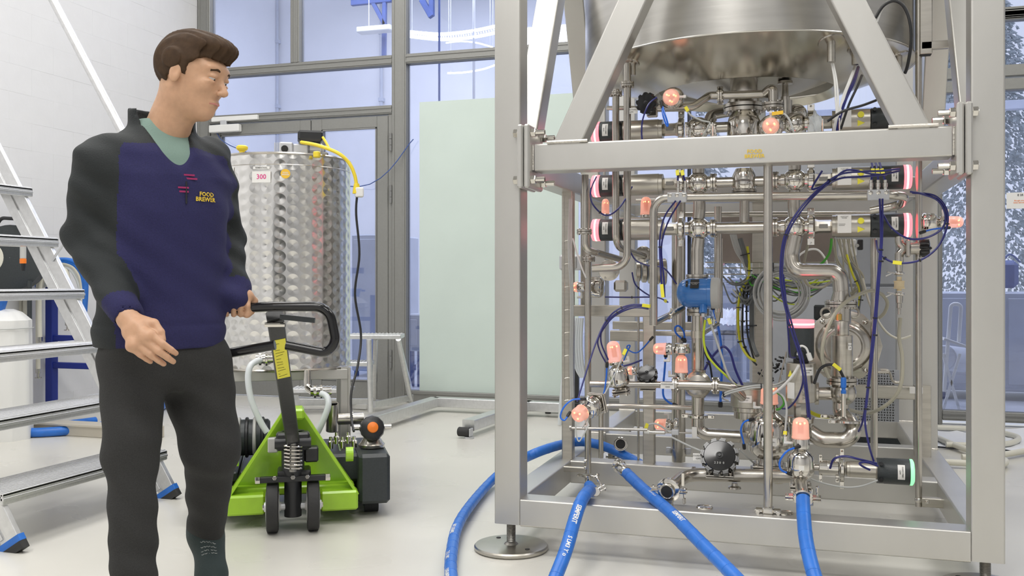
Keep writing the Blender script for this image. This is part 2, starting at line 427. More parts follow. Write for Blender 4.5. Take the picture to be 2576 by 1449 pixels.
# door head, door leaves
zd = zw(985, 286); zh1 = zw(985, 264)
struct(mull('', xw(527), xm0, zd, zh1), 'trim_10', 'mullion')
def leaf(name, x0, x1, hinge_x):
    d = struct(G().box((x0, YF+.005, .01), (x0+.10, YF+.075, zd-.012), .004).box((x1-.10, YF+.005, .01), (x1, YF+.075, zd-.012), .004)
        .box((x0+.1, YF+.005, zd-.105), (x1-.1, YF+.075, zd-.012), .004).box((x0+.1, YF+.005, .01), (x1-.1, YF+.075, .16), .004), name, 'mullion')
    g = G()
    for a, b, c, e in ((x0+.1, x0+.112, .16, zd-.105), (x1-.112, x1-.1, .16, zd-.105)): g.box((a, YF-.001, c), (b, YF+.02, e), .001)
    g.box((x0+.1, YF-.001, zd-.117), (x1-.1, YF+.02, zd-.105), .001).box((x0+.1, YF-.001, .16), (x1-.1, YF+.02, .172), .001)
    ob(g, 'glazing_bead', 'hingegrey', d)
    ob(G().box((x0+.1, YF+.035, .16), (x1-.1, YF+.041, zd-.105), 0), 'pane', 'glass', d, smooth=False)
    if hinge_x:
        for z in (.28, 1.02+.62, 2.07):
            h = G()
            for q in range(3): h.cyl((hinge_x, YF-.008, z+q*.05), (hinge_x, YF-.008, z+q*.05+.047), .011, n=10)
            ob(h, 'hinge', 'hingegrey', d)
    return d
xd = xw(781)
leaf('door_1', xw(527)+.01, xd-.004, None)
leaf('door_2', xd+.004, xw(975), xw(985)-.005)
struct(G().box((xw(975)+.001, YF+.01, 0), (xm0, YF+.085, zd), .003), 'trim_11', 'mullion')
# black gaps seen round the leaf
# glass panes
def pane(name, x0, x1, z0, z1, y=YF+.05):
    struct(G().box((x0, y, z0), (x1, y+.008, z1), 0), name, 'glass', smooth=False)
pane('window_1', xw(527), xs0, zt1, 5); pane('window_2', xs1, xm0, zt1, 5); pane('window_3', xw(527), xm0, zh1, zt0)
pane('window_4', xm1, xr0, zt1, 5); pane('window_5', xm1, xw(1900), zb, zt0); pane('window_6', xw(1925), xr0, zb, zt0)
# right hand: two transoms of the next bay
za1, za0 = zw(2522, 18), zw(2522, 50); zc1, zc0 = zw(2522, 163), zw(2522, 226)
struct(mull('', xr1, XR, za0, za1), 'trim_12', 'mullion')
struct(G().box((xr1, YF, zc0), (XR, YF+.09, (zc0+zc1)/2-.008), .004).box((xr1, YF, (zc0+zc1)/2+.008), (XR, YF+.09, zc1), .004), 'trim_13', 'mullion')
pane('window_7', xr1, XR, za1, 5); pane('window_8', xr1, XR, zc1, za0); pane('window_9', xr1, XR, zw(2413, 1034), zc0)
# notice on the right pane
a = W(2532, 485, YF-.004); b = W(2700, 522, YF-.004)
n_ = thing('notice', 'white notice with orange lettering on the right-hand window pane', 'notice')
ob(G().box((a.x, YF-.004, b.z), (b.x, YF, a.z), .001), 'card', 'label', n_)
text('E 25', V((a.x+.085, YF-.0045, a.z-.018)), (1, 0, 0), (0, 0, 1), .02, 'ink', n_, .02)
text('Bungle area\nbitte abholen', V((a.x+.08, YF-.0045, a.z-.062)), (1, 0, 0), (0, 0, 1), .014, 'orange', n_, .01)
# frosted foil panel
a = W(1055, 257, YF+.04); b = W(1255, 990, YF+.04)
fx1 = W(1455, 0, YF+.04).x
solo(G().box((a.x, YF+.042, zb), (fx1, YF+.0485, a.z), 0), 'frosted_panel', 'frost', 'tall pale green frosted foil panel on the window left of the steel frame', 'panel', smooth=False)
# door closer
dc = thing('door_closer', 'white door closer with slide rail above the left door leaf', 'door closer')
a = W(530, 303, YF-.04); b = W(652, 285, YF-.04)
ob(G().box((a.x, YF-.035, zd+.012), (xw(652), YF-.001, zd+.052), .004), 'slide_rail', 'white', dc)
ob(G().box((xw(533), YF-.05, zd-.085), (xw(608), YF+.003, zd-.02), .006), 'closer_body', 'white', dc)
ob(G().box((xw(560), YF-.04, zd-.02), (xw(575), YF-.02, zd+.02), .003), 'arm', 'silver', dc)
# ---------------- hall behind the glass
struct(G().box((-9, YF+.12, -.12), (9, 12.2, 0), 0), 'floor_hall', mat('hall_floor', (.55, .57, .62), 0, .3, .02, 4, .05), smooth=False)
struct(G().box((-9, 11.6, 0), (-1.3, 11.8, 5.2), 0), 'wall_hall', 'hallwall', smooth=False)
struct(G().box((-7.1, YF+.12, 0), (-7.0, 11.6, 5.2), 0), 'wall_hall_left', 'hallwall', smooth=False)
for i, x in enumerate((-1.3, 1.4, 4.2, 6.9)):
    struct(G().box((x-.05, 11.6, 0), (x+.05, 11.7, 5.2), .004), 'trim_%d' % (20+i), 'equip')
struct(G().box((-1.3, 11.6, 2.9), (6.9, 11.7, 3.0), .004), 'trim_24', 'equip')
def hp(px, py, Y): return W(px, py, Y)
# wall pipes and cable runs in the hall
for i, (px, nm) in enumerate(((692, 0), (955, 1), (530, 2))):
    p = W(px, 0, 11.5); g = G().cyl((p.x, 11.55, 0), (p.x, 11.55, 5.0), .022, n=10)
    for z in (1.2, 2.35, 3.4, 4.3): g.box((p.x-.035, 11.52, z), (p.x+.035, 11.6, z+.05), .004)
    solo(g, 'conduit_pipe', 'equip', ['grey conduit pipe on the hall wall behind the middle of the double door', 'grey conduit pipe on the hall wall seen through the right door leaf', 'grey conduit pipe on the hall wall beside the corner by the block wall'][i], 'pipe', 'conduits on the hall wall')
p = W(1105, 0, 9.0); solo(G().cyl((p.x, 9, 1.3), (p.x, 9, 5), .012, n=8), 'hanging_cable', 'equipdk', 'dark blue cable hanging straight down behind the window above the frosted panel', 'cable')
p = W(1192, 0, 9.6); solo(G().cyl((p.x, 9.6, 1.3), (p.x, 9.6, 5), .016, n=8), 'hanging_rod', 'silver', 'light metal rod hanging behind the window above the frosted panel, near the steel frame', 'rod')
# crane-like bracket at top
g = G().beam(W(885, 5, 10.6), W(985, -5, 10.6), .06, .1).beam(W(935, 0, 10.6), W(968, 62, 10.6), .05, .05).beam(W(968, -5, 10.6), W(966, 140, 10.6), .05, .05).beam(W(1062, 0, 10.6), W(1086, 42, 10.6), .07, .07).beam(W(1086, -5, 10.6), W(1086, 40, 10.6), .06, .06)
solo(g, 'steel_bracket', 'equipdk', 'blue-grey steel bracket with struts hanging high up in the hall', 'bracket')
g = G().box((W(900, 0, 10.4).x, 10.35, W(900, 84, 10.4).z), (W(985, 0, 10.4).x, 10.5, W(900, 70, 10.4).z), .01).cyl(W(928, 0, 10.4), W(928, 72, 10.4), .006, n=6)
solo(g, 'batten_lamp', 'white', 'unlit white batten lamp hanging in the hall behind the upper left window', 'lamp')
# curved lamp reflections in the panes, put in as glowing tubes behind them
def arcreflection(lines, Y, r, label, dots=True):
    t = thing('curved_reflection', label, 'lamp', 'curved lamp reflections put in as glowing tubes')
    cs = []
    for L in lines: c = catmull([P_(x, y, Y) for x, y in L], 8); cs.append(c); ob(G().tube(c, r, 8), 'reflection_tube', 'reflwhite', t)
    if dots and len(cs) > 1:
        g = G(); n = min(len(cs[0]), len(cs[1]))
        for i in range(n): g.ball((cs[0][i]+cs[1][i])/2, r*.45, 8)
        ob(g, 'reflection_dots', 'reflwhite', t, kind='stuff')
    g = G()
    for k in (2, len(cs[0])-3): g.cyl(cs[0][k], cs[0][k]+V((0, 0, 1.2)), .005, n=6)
    ob(g, 'added_hanger', 'silver', t)  # wires added so the reflection tubes hang from something
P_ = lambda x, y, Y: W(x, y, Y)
arcreflection([[(1029, 80), (1070, 84), (1110, 86), (1160, 82), (1210, 74), (1262, 62), (1310, 48)], [(1029, 91), (1070, 96), (1110, 99), (1160, 97), (1210, 90), (1262, 78), (1310, 64)]], 9.6, .018, 'large bright curved lamp reflection put in as double glowing tubes behind the glass')
arcreflection([[(1122, 108), (1160, 104), (1200, 108), (1240, 119)]], 10.2, .008, 'smaller thin curved lamp reflection, a glowing tube just below the large curved one')
arcreflection([[(1126, 184), (1170, 182), (1215, 174), (1245, 164)]], 10.4, .010, 'thin curved lamp reflection, a glowing tube under the upper window bar above the frosted panel', False)
# hall equipment seen through the glass
def crate(name, label, px0, px1, py0, py1, Y, dep, m, cat='equipment', extra=None):
    a = W(px0, py0, Y); b = W(px1, py1, Y); t = thing(name, label, cat)
    z0 = max(b.z, 0)
    ob(G().box((a.x, Y, z0+.06), (b.x, Y+dep, a.z), .012), 'body', m, t)
    g = G()
    for x in (a.x+.04, b.x-.04):
        for y in (Y+.04, Y+dep-.04): g.box((x-.02, y-.02, 0 if z0 < .5 else z0-.1), (x+.02, y+.02, z0+.07), .003)
    ob(g, 'base', 'equipdk', t)
    g = G(); n = max(1, int((b.x-a.x)/.45))
    for i in range(n):
        u0 = a.x+.03+(b.x-a.x-.06)*i/n; u1 = a.x+.03+(b.x-a.x-.06)*(i+1)/n-.02
        ob(G().box((u0, Y-.012, z0+.12), (u1, Y+.002, a.z-.05), .004), 'front_panel', m, t)
    if extra: extra(t, a, b)
    return t
def screens(t, a, b):
    ob(G().box((a.x+.05, 8.55, a.z-.35), (a.x+.3, 8.6, a.z-.15), .01), 'screen', 'equipdk', t)
crate('machine_cabinet', 'tall grey machine cabinet in the hall seen through the right door leaf', 884, 968, 590, 985, 8.9, .9, 'equip')
crate('lab_unit', 'pale blue lab unit with screen behind the glass right of the door', 1022, 1062, 790, 900, 8.2, .6, 'equip', extra=None)
crate('bench_table', 'long pale work bench in the hall seen right of the steel frame', 2360, 2720, 735, 1010, 8.7, .7, 'equip', 'table')
crate('plastic_crate', 'translucent white plastic crate on the hall floor behind the blue flow meter', 1700, 1868, 840, 1010, 8.3, .6, 'equip', 'crate')
crate('low_cabinet', 'low pale blue cabinet in the hall below the cable coil', 1800, 1905, 700, 1000, 9.2, .5, 'equip', 'cabinet')
crate('base_unit', 'low dark blue base unit under the hall window', 2150, 2340, 900, 1010, 8.6, .5, 'equipdk', 'cabinet')
# folded snow-white sheets piled on the crate: lumpy pile
def lumpy(px0, px1, py0, py1, Y, dep, seed):
    rnd = random.Random(seed); a = W(px0, py0, Y); b = W(px1, py1, Y); g = G(); nx, ny = 26, 8; vs = []
    for j in range(ny+1):
        for i in range(nx+1):
            u, v = i/nx, j/ny; h = (a.z-b.z)*(1-.25*rnd.random())*math.sin(math.pi*min(.95, max(.05, v)))**.5*min(1, 6*min(u, 1-u)+.1)
            vs.append((a.x+(b.x-a.x)*u, Y+dep*v, b.z+h))
    fs = [(j*(nx+1)+i, j*(nx+1)+i+1, (j+1)*(nx+1)+i+1, (j+1)*(nx+1)+i) for j in range(ny) for i in range(nx)]
    vs2 = [(x, y, b.z) for x, y, z in vs]; n = len(vs); g.add(vs+vs2, fs+[tuple(n+i for i in f[::-1]) for f in fs])
    return g
solo(lumpy(1790, 1900, 775, 840, 8.3, .6, 3), 'plastic_sheeting', 'snow', 'crumpled white plastic sheeting piled behind the flow meter in the hall', 'sheeting')
# backpack and stool by the bench
t = thing('backpack', 'dark blue bag standing on the hall bench right of the steel frame', 'bag')
a = W(2518, 655, 8.9); b = W(2552, 725, 8.9)
ob(G().box((a.x-.05, 8.85, b.z), (b.x+.03, 9.1, a.z), .04), 'bag_body', 'equipdk', t); ob(G().tube(catmull([(a.x, 8.85, a.z-.02), (a.x+.06, 8.85, a.z+.05), (a.x+.14, 8.85, a.z-.02)]), .008, 6), 'handle', 'equipdk', t)
t = thing('folding_chair', 'white folding chair with blue roll in the hall behind the rear right post', 'chair')
g = G(); P_ = lambda x, y, Y=7.75: W(x, y, Y)
g.tube(fillet([P_(2375, 985), P_(2392, 765), P_(2418, 765), P_(2412, 860)], .03), .014, 8)
ob(g, 'back_frame', 'white', t); ob(G().beam(P_(2368, 850), P_(2425, 870), .3, .02), 'seat', 'white', t)
e1 = P_(2370, 1012); e1.z = 0; e2 = P_(2416, 1000); e2.z = 0; ob(G().beam(e1, P_(2415, 890), .02, .02), 'leg', 'white', t); ob(G().beam(P_(2372, 890), e2, .02, .02), 'leg', 'white', t)
t = thing('paper_roll', 'pale blue roll lying under the folding chair in the hall', 'roll'); ob(G().cyl(P_(2372, 900, 7.9), P_(2420, 905, 8.3), .1, n=18, bev=.01), 'roll_body', 'equip', t)
# outside
struct(G().box((-12, 12.2, -.3), (22, 45, -.02), 0), 'ground_outside', 'snow', smooth=False)
def conifer(x, y, h, seed, label):
    rnd = random.Random(seed); t = thing('conifer_tree', label, 'tree', 'snowy conifers outside')
    ob(G().cyl((x, y, -.1), (x, y, h*.95), .16, .03, n=8), 'trunk', 'bark', t)
    vs = []; fs = []
    for i in range(11000):
        z = h*(.06+.94*rnd.random()**1.2); R = (h-z)*.34+.25; a = rnd.random()*6.283; r = R*(.35+.65*rnd.random()); s = .05+.08*rnd.random()
        c = V((x+r*math.cos(a), y+r*math.sin(a), z-r*.28)); o = len(vs)
        d = V((math.cos(a), math.sin(a), -.35))*s; sd = V((-math.sin(a), math.cos(a), rnd.uniform(-.4, .4)))*s*.45
        vs += [c-d*.4+V((0, 0, .05)), c+sd-V((0, 0, .03)), c-sd-V((0, 0, .03)), c+d]; fs += [(o, o+1, o+3), (o, o+3, o+2), (o, o+2, o+1), (o+1, o+2, o+3)]
    g = G(); g.add(vs, fs); ob(g, 'foliage', 'needles', t, smooth=False, kind='stuff')
conifer(8.2, 19, 8.5, 1, 'tall conifer outside the far right window, nearest of the trees')
conifer(4.4, 27, 9.5, 2, 'conifer outside just right of the nearest tree seen past the right post')
conifer(13.6, 25, 10, 3, 'conifer outside at the right edge behind the nearest tree')
conifer(-3.2, 22, 8, 4, 'conifer outside seen far behind the frosted panel')
conifer(9.4, 33, 9, 5, 'conifer outside seen far behind the middle of the machine')
# ================================================================ BIG STEEL FRAME
XA, XB = -1.088, .611; T = .1           # outer faces of left and right posts
xl, xr = XA+T/2, XB-T/2
Y0, Y1, Y2 = 3.35, 4.91, 5.82            # post rows
fr = thing('tank_support_rack', 'large brushed stainless steel rack of square tubes carrying the big tank, on round feet', 'rack')
def bolt(c, ax, r=.012, L=.03, parent=None, name='bolt'):
    c = V(c); a = V(ax).normalized(); g = G().hexa(c, c+a*r*1.1, r).cyl(c+a*r*1.1, c+a*L, r*.62, n=10, bev=.001)
    return ob(g, name, 'pol', parent)
for (x, y, z0, z1) in ((xl, Y0, .105, 3.2), (xr, Y0, .105, 3.2), (xl, Y1, .2, 3.2), (xr, Y1, .2, 3.2), (xl, Y2, .2, 3.2), (xr, Y2, .2, 3.2)):
    p = ob(G().beam((x, y, z0), (x, y, z1), T, T, up=(0, 1, 0), rr=.007), 'post', 'frame', fr)
    if z0 > .15: ob(G().tube([(x-.05, y-.052, .202), (x+.05, y-.052, .202)], .005, 6), 'weld_seam', 'weld', p)
# base beams
B = lambda a, b, nm='base_beam', w=T, h=T, up=(0, 0, 1): ob(G().beam(a, b, w, h, up=up, rr=.007), nm, 'frame', fr)
B((XA+T, Y0, .15), (XB-T, Y0, .15))
for x in (xl, xr): B((x, Y0+T/2, .15), (x, 5.9, .15), 'side_beam')
for y in (4.13, Y1, Y2): B((XA+T, y, .15), (XB-T, y, .15), 'cross_beam')
# middle beams z 1.4-1.5
B((XA+.155, Y0, 1.448), (XB-.155, Y0, 1.448), 'middle_beam')
for x in (xl, xr): B((x, Y0+T/2+.07, 1.448), (x, Y2, 1.448), 'side_middle_beam')
for y in (Y1, Y2): B((XA+T, y, 1.448), (XB-T, y, 1.448), 'rear_middle_beam')
B((XA+T, Y0, 3.1), (XB-T, Y0, 3.1), 'top_beam')
# flange plates joining middle beam to posts, with bolts
for s, xx in ((-1, XA+T), (1, XB-T)):
    sx = -s
    x0 = xx
    pl = ob(G().box((min(x0, x0+sx*.022), Y0-.095, 1.335), (max(x0, x0+sx*.022), Y0+.095, 1.565), .006), 'flange_plate', 'frame', fr)
    pl2 = ob(G().box((min(x0+sx*.025, x0+sx*.047), Y0-.095, 1.335), (max(x0+sx*.025, x0+sx*.047), Y0+.095, 1.565), .006), 'flange_plate', 'frame', fr)
    for z in (1.365, 1.535):
        for y in (Y0-.07, Y0+.07):
            bolt((x0+sx*.047, y, z), (sx, 0, 0), .0165, .052, pl2)
            bolt((x0, y, z), (-sx, 0, 0), .0165, .018, pl) if y < Y0 else None
    ob(G().tube([(x0+sx*.05, Y0-.052, 1.402), (x0+sx*.05, Y0-.052, 1.494)], .004, 6), 'weld_seam', 'weld', fr)
# braces in the front plane
def brace(a, b, nm='brace', w=.098, up=(0, 1, 0)): return ob(G().beam(a, b, w, w, up=up, rr=.007), nm, 'frame', fr)
def frontbrace(p0, p1):
    a = W(*p0, Y0-.05); b = W(*p1, Y0-.05); a.y = b.y = Y0; a.z = 1.5; b.z += (b.z-a.z)*.25; b.x += (b.x-a.x)*.2
    d = (b-a); br = brace(a-d.normalized()*.03, a+d*1.9, 'diagonal_brace')
    ob(G().tube([(a.x-.075, Y0-.053, 1.501), (a.x+.075, Y0-.053, 1.501)], .006, 6), 'weld_seam', 'weld', br)
frontbrace((1427, 372), (1596, 0)); frontbrace((2297, 336), (2127, 0))
for x in (xl, xr):
    brace((x, 3.52, 1.47), (x, 4.16, 2.62), 'side_brace', up=(1, 0, 0)); brace((x, 4.79, 1.47), (x, 4.26, 2.62), 'side_brace', up=(1, 0, 0))
# feet
for (x, y) in ((xl, Y0), (xr, Y0), (xl, Y2), (xr, Y2)):
    ft = ob(G().lathe((x, y, 0), (0, 0, 1), [(0, .132), (.006, .138), (.014, .138), (.019, .134), (.021, .12)], 40), 'foot', 'satin', fr, label='round levelling foot plate on a threaded rod')
    g = G(); pr = [(.02, .028), (.026, .022)]
    for i in range(14): z = .03+i*.0055; pr += [(z, .0155), (z+.0027, .0175)]
    pr += [(.107, .0155)]
    ob(G().lathe((x, y, 0), (0, 0, 1), pr, 14), 'threaded_rod', 'dkmetal', ft)
    for a in (2.4, -.6): ob(G().cyl((x+.095*math.cos(a), y+.095*math.sin(a), .0205), (x+.095*math.cos(a), y+.095*math.sin(a), .0225), .009, n=12), 'fixing_hole', 'seal', ft)
text('FOOD', W(1898, 381, 3.298), (1, 0, 0), (0, 0, 1), .0165, 'goldprint', fr, .028, lift=.003, widen=1.05)
text('BREWER', W(1898, 393, 3.298), (1, 0, 0), (0, 0, 1), .0165, 'goldprint', fr, .028, lift=.003, widen=1.05)
# round welded caps on top of the front base beam
for px, py in ((1772, 1277), (1974, 1291)):
    p = WZ(px, py, .2); q = ob(G().lathe((p.x, min(p.y, 3.37), .199), (0, 0, 1), [(0, .028), (.004, .03), (.007, .026), (.005, .021)], 28), 'round_cap', 'pol', fr)
# inner skid frame (50 mm tubes)
sk = thing('inner_skid_frame', 'inner frame of smaller square tubes standing in the base of the big steel frame', 'frame')
def SB(a, b, w=.05, h=None, nm='tube_member', up=None): return ob(G().beam(a, b, w, h or w, up=up, rr=.005), nm, 'satin', sk)
p = W(1629, 1168, 4.08); SB((p.x, 4.13, .2), (p.x, 4.13, W(1629, 797, 4.08).z), nm='post', up=(0, 1, 0))
zc = W(1550, 783, 4.08).z; SB((W(1440, 0, 4.08).x, 4.13, zc), (p.x+.03, 4.13, zc), nm='cross_bar')
SB((-1.01, 4.13, .2), (-1.01, 4.13, 1.4), nm='post', up=(0, 1, 0))
SB((-.955, 4.25, zc), (-.955, 4.25, 1.4), .045, nm='post', up=(0, 1, 0))
zz = W(1740, 825, 4.86).z; SB((W(1535, 0, 4.86).x, 4.95, zz+.005), (W(1740, 0, 4.86).x, 4.95, zz+.005), .05, .042, nm='cross_bar')
zz = W(1600, 845, 4.5).z; SB((W(1537, 0, 4.5).x, 4.5, zz), (W(1620, 0, 4.5).x, 4.5, zz), .05, nm='cross_bar')
zz = W(1690, 839, 4.3).z; SB((W(1645, 0, 4.3).x, 4.3, zz), (W(1742, 0, 4.3).x, 4.3, zz), .02, .022, nm='flat_bar')
# rear right L skid carrying the pump
SB((.52, 4.66, .2), (.52, 4.66, .523), .07, .06, nm='post', up=(0, 1, 0)); SB((W(2140, 0, 4.62).x, 4.66, .488), (.486, 4.66, .488), .056, .06, nm='cross_bar')
SB((-.05, 4.66, .2), (-.05, 4.66, .46), .045, nm='post', up=(0, 1, 0))
# short brackets carrying the side pipes
q = W(1345, 1, 3.7)
SB((-.99, 3.97, W(1460, 1181, 3.97).z), (W(1478, 0, 3.97).x, 3.97, W(1460, 1181, 3.97).z), .024, nm='bracket_arm')
SB((.515, 3.93, W(2340, 1263, 3.93).z), (W(2318, 0, 3.93).x, 3.93, W(2340, 1263, 3.93).z), .036, nm='bracket_arm')
# rear middle column pair
x = W(1905, 0, 4.86).x; SB((x, 4.98, .2), (x, 4.98, 1.4), .06, nm='post', up=(0, 1, 0))
x = W(1540, 0, 4.9).x
# ================================================================ TANK
tcx, tcy = -.238, 4.12
tk = thing('process_tank', 'big round brushed stainless steel process tank hanging in the top of the steel frame', 'tank')
ob(G().lathe((tcx, tcy, 1.886), (0, 0, 1), [(0, .672), (.003, .675), (1.5, .675)], 96, cap=False), 'shell', 'tank', tk)
ob(G().lathe((tcx, tcy, 1.784), (0, 0, 1), [(.03, .36), (0, .383), (.001, .388), (.102, .673)], 96, cap=False), 'lower_cone', mat('cone_steel', (.60, .57, .50), 1, .2), tk)
ob(G().lathe((tcx, tcy, 1.784), (0, 0, 1), [(-.03, .001), (-.012, .14), (.03, .27), (.07, .375)], 64, cap=False), 'dished_bottom', 'tank', tk)
ob(G().tube([(tcx+.6745*math.cos(a*math.pi/48), tcy+.6745*math.sin(a*math.pi/48), 1.886) for a in range(96)], .0035, 6, closed=True), 'rim_seam', 'tank', tk)
# cone sockets with discs, found where a sight line meets the cone
def on_cone(px, py):
    a, b = ray(px); d = 3.0
    while d < 4.6:
        p = WD(px, py, d); r = math.hypot(p.x-tcx, p.y-tcy)
        if r < .68 and p.z > 1.784+(r-.388)/.285*.102: return p
        d += .002
    return W(px, py, 3.9)
for (px, py, L, rr, R_, nm) in ((2091, 104, .075, .0145, .046, 'cable_socket'), (2152, 122, .06, .0135, .03, 'cable_socket'), (1590, 158, .05, .0145, .03, 'pipe_socket'), (2262, 140, .06, .011, .035, 'cable_socket')):
    p = on_cone(px, py); nr = V((p.x-tcx, p.y-tcy, 0)).normalized()*.34+V((0, 0, -.94))
    g = G().lathe(p-nr*.004, nr, [(0, .0), (0, R_), (.004, R_*1.04), (.008, R_), (.009, rr)], 28); ds = ob(g, nm, 'steel', tk)
    ob(G().cyl(p, p+V((0, 0, -L)), rr, n=18), 'socket_pipe', 'satin', ds)
# vertical stiffener post and cover box beside the tank
v = W(2328, 135, 3.9)
t = thing('cable_duct', 'open-ended grey steel cable duct beside the tank near the right brace', 'duct')
ob(G().box((v.x-.02, 3.9, v.z), (v.x+.025, 3.95, 3.0), .003), 'duct_body', 'satin', t); ob(G().box((v.x-.018, 3.905, v.z-.001), (v.x+.023, 3.945, v.z+.001), 0), 'opening', 'seal', t)
v = W(2365, 271, 3.9); solo(G().box((W(2318, 0, 3.9).x, 3.9, W(0, 279, 3.9).z), (W(2388, 0, 3.9).x, 3.93, W(0, 265, 3.9).z), .002), 'flat_bracket', 'satin', 'short horizontal grey flat bracket in front of the right side brace', 'bracket')
# ================================================================ PIPEWORK: builders
P = W
def flange(parent, c, ax, r, th=.012, bolts=6, pipe_r=.02, name='flange', m='steel'):
    c = V(c); a, s, u = frame_of(ax); g = G()
    for k in (-1, 1): g.lathe(c+a*(k*th*.55-th*.5), a, [(0, r*.96), (.001, r), (th*.9, r), (th, r*.96)], 28)
    for i in range(bolts):
        t = 2*math.pi*(i+.3)/bolts; q = c+(s*math.cos(t)+u*math.sin(t))*r*.82
        g.hexa(q-a*th*1.5, q-a*th*1.0, .0052).hexa(q+a*th*1.0, q+a*th*1.5, .0052)
    return ob(g, name, m, parent)
def clamp(parent, c, ax, r, side=(1, 0, 0), w=.012, lever=True, name='clamp_ring', both=True):
    c = V(c); a = V(ax).normalized(); sd = V(side); sd = (sd-a*sd.dot(a)).normalized(); o3 = a.cross(sd)
    g = G().lathe(c-a*w/2, a, [(0, r*.86), (w*.2, r), (w*.8, r), (w, r*.86)], 28)
    for k in ((1, -1) if both else (1,)):
        for j in (-1, 1):
            g.obox(c+sd*k*(r+.011)+o3*j*.006, sd, o3, .026, w, .005, .001); g.ball(c+sd*k*(r+.016)+o3*j*.0105, .0042, 8)
    o = ob(g, name, 'pol', parent)
    if lever:
        ob(G().cyl(c+sd*(r+.012)-o3*.012, c+sd*(r+.012)+o3*.03, .0026, n=8).obox(c+sd*(r+.012)+o3*.036, o3, a, .022, .010, .014, .003), 'wing_nut', 'pol', o)
    return o
def pipe(label, pts, r, R=.045, m='steel', cat='pipe', name='pipe', group=None, n=18, hollow=False):
    t = thing(name, label, cat, group)
    ob(G().tube(fillet(pts, R), r, n), 'tube', m, t)
    if hollow:
        p = [V(q) for q in pts]; d = (p[0]-p[1]).normalized()
        ob(G().cyl(p[0]+d*.0005, p[0]+d*.0009, r*.86, n=20), 'open_bore', 'seal', t)
    return t
def socket_wings(g, c, ax, r): pass
def actuator(label, Y, z, pxs, glow='pinkglow', core='pinkcore', R=.046, lab=('CUL02+VPM01', '-Q103'), flip=False, house='charcoal', side='left', ballr=.046, group=None, cr=.97):
    """horizontal valve: light ring, housing, spring cylinder, yoke, clamp, ball body.  pxs: columns in order from ring end"""
    X = [P(p, 0, Y).x for p in pxs]; t = thing('process_valve', label, 'valve', group); o = V((0, Y, z)); s = 1 if X[-1] > X[0] else -1
    C = lambda x: V((x, Y, z))
    ax = V((s, 0, 0)); L = lambda a, b: abs(b-a)
    rg = ob(G().lathe(C(X[0]), ax, [(0, R*.80), (.004, R*.97), (.010, R), (L(X[0], X[1]), R)], 36), 'light_ring', glow, t)
    ob(G().lathe(C(X[0])+ax*L(X[0], X[1])*.42, ax, [(0, R*1.001), (0, R*1.012), (.007, R*1.012), (.007, R*1.001)], 36, cap=False), 'led_line', core, rg)
    h = ob(G().lathe(C(X[1]), ax, [(0, R*.99), (.002, R*1.0), (L(X[1], X[2])*.78, R), (L(X[1], X[2])*.79, R*.985), (L(X[1], X[2]), R*.985)], 36), 'housing', house, t)
    # electrical connectors on the collar
    g = G()
    for k in range(2): g.cyl(C(X[2]-s*.012)+V((0, -R*.7, R*.7-k*R*1.1)), C(X[2]-s*.012)+V((0, -R*1.15, R*.75-k*R*1.3)), .007, n=10)
    ob(g, 'connector', 'black', h)
    c = ob(G().lathe(C(X[2]), ax, [(0, R*.9), (.003, R*cr), (L(X[2], X[3])*.9, R*cr), (L(X[2], X[3])*.91, R*(cr-.04)), (L(X[2], X[3]), R*(cr-.04)), (L(X[2], X[3]), R*.5)], 36), 'spring_cylinder', 'satin', t)
    yk = G().lathe(C(X[3]), ax, [(0, R*.52), (.004, R*.56), (L(X[3], X[4])*.8, R*.56), (L(X[3], X[4]), R*.66)], 8)
    y_ = ob(yk, 'yoke', 'steel', t); 
    ob(G().obox(C((X[3]+X[4])/2)+V((0, -R*.56, 0)), ax, (0, 0, 1), L(X[3], X[4])*.5, .004, R*.35, .001), 'indicator_slot', 'dkmetal', y_)
    cl = clamp(t, C((X[4]+X[5])/2), ax, R*1.06, (0, 0, 1), L(X[4], X[5])*.9, lever=False)
    b = ob(G().ball(C(X[6]), ballr, 24, sc=(1, 1, 1.05), ax=ax).cyl(C(X[6])-ax*ballr*1.15, C(X[6])+ax*ballr*1.15, R*.6, n=24), 'ball_body', 'pol', t)
    if lab:
        nx = (X[1]+X[2])/2-s*L(X[1], X[2])*.22; a_ = math.radians(20)
        curved_label((nx, Y, z), (1, 0, 0), R, 0, .024, -.45, .72, lab, h, .0062, up=(0, 0, 1))
    return t
def doted(): pass
def typeplate(o, c, w, h, up=(0, 0, 1)):
    pl = plate_label(c, (0, -1, .05), up, w, h, None, o)
    text('VALVE UNIT\nCE 0045', V(c)+V((0, -.0012, h*.36)), (1, 0, 0), up, h*.075, 'ink', pl, .01)
    g = G(); rnd = random.Random(int(c[0]*1e4))
    for r_ in range(6):
        ww = w*rnd.uniform(.35, .75); g.box((c[0]-w*.42, c[1]-.0011, c[2]-h*(.02+r_*.075)), (c[0]-w*.42+ww, c[1]-.0008, c[2]-h*(.0+r_*.075)), 0)
    ob(g, 'fine_print', 'ink', pl, smooth=False, kind='stuff')
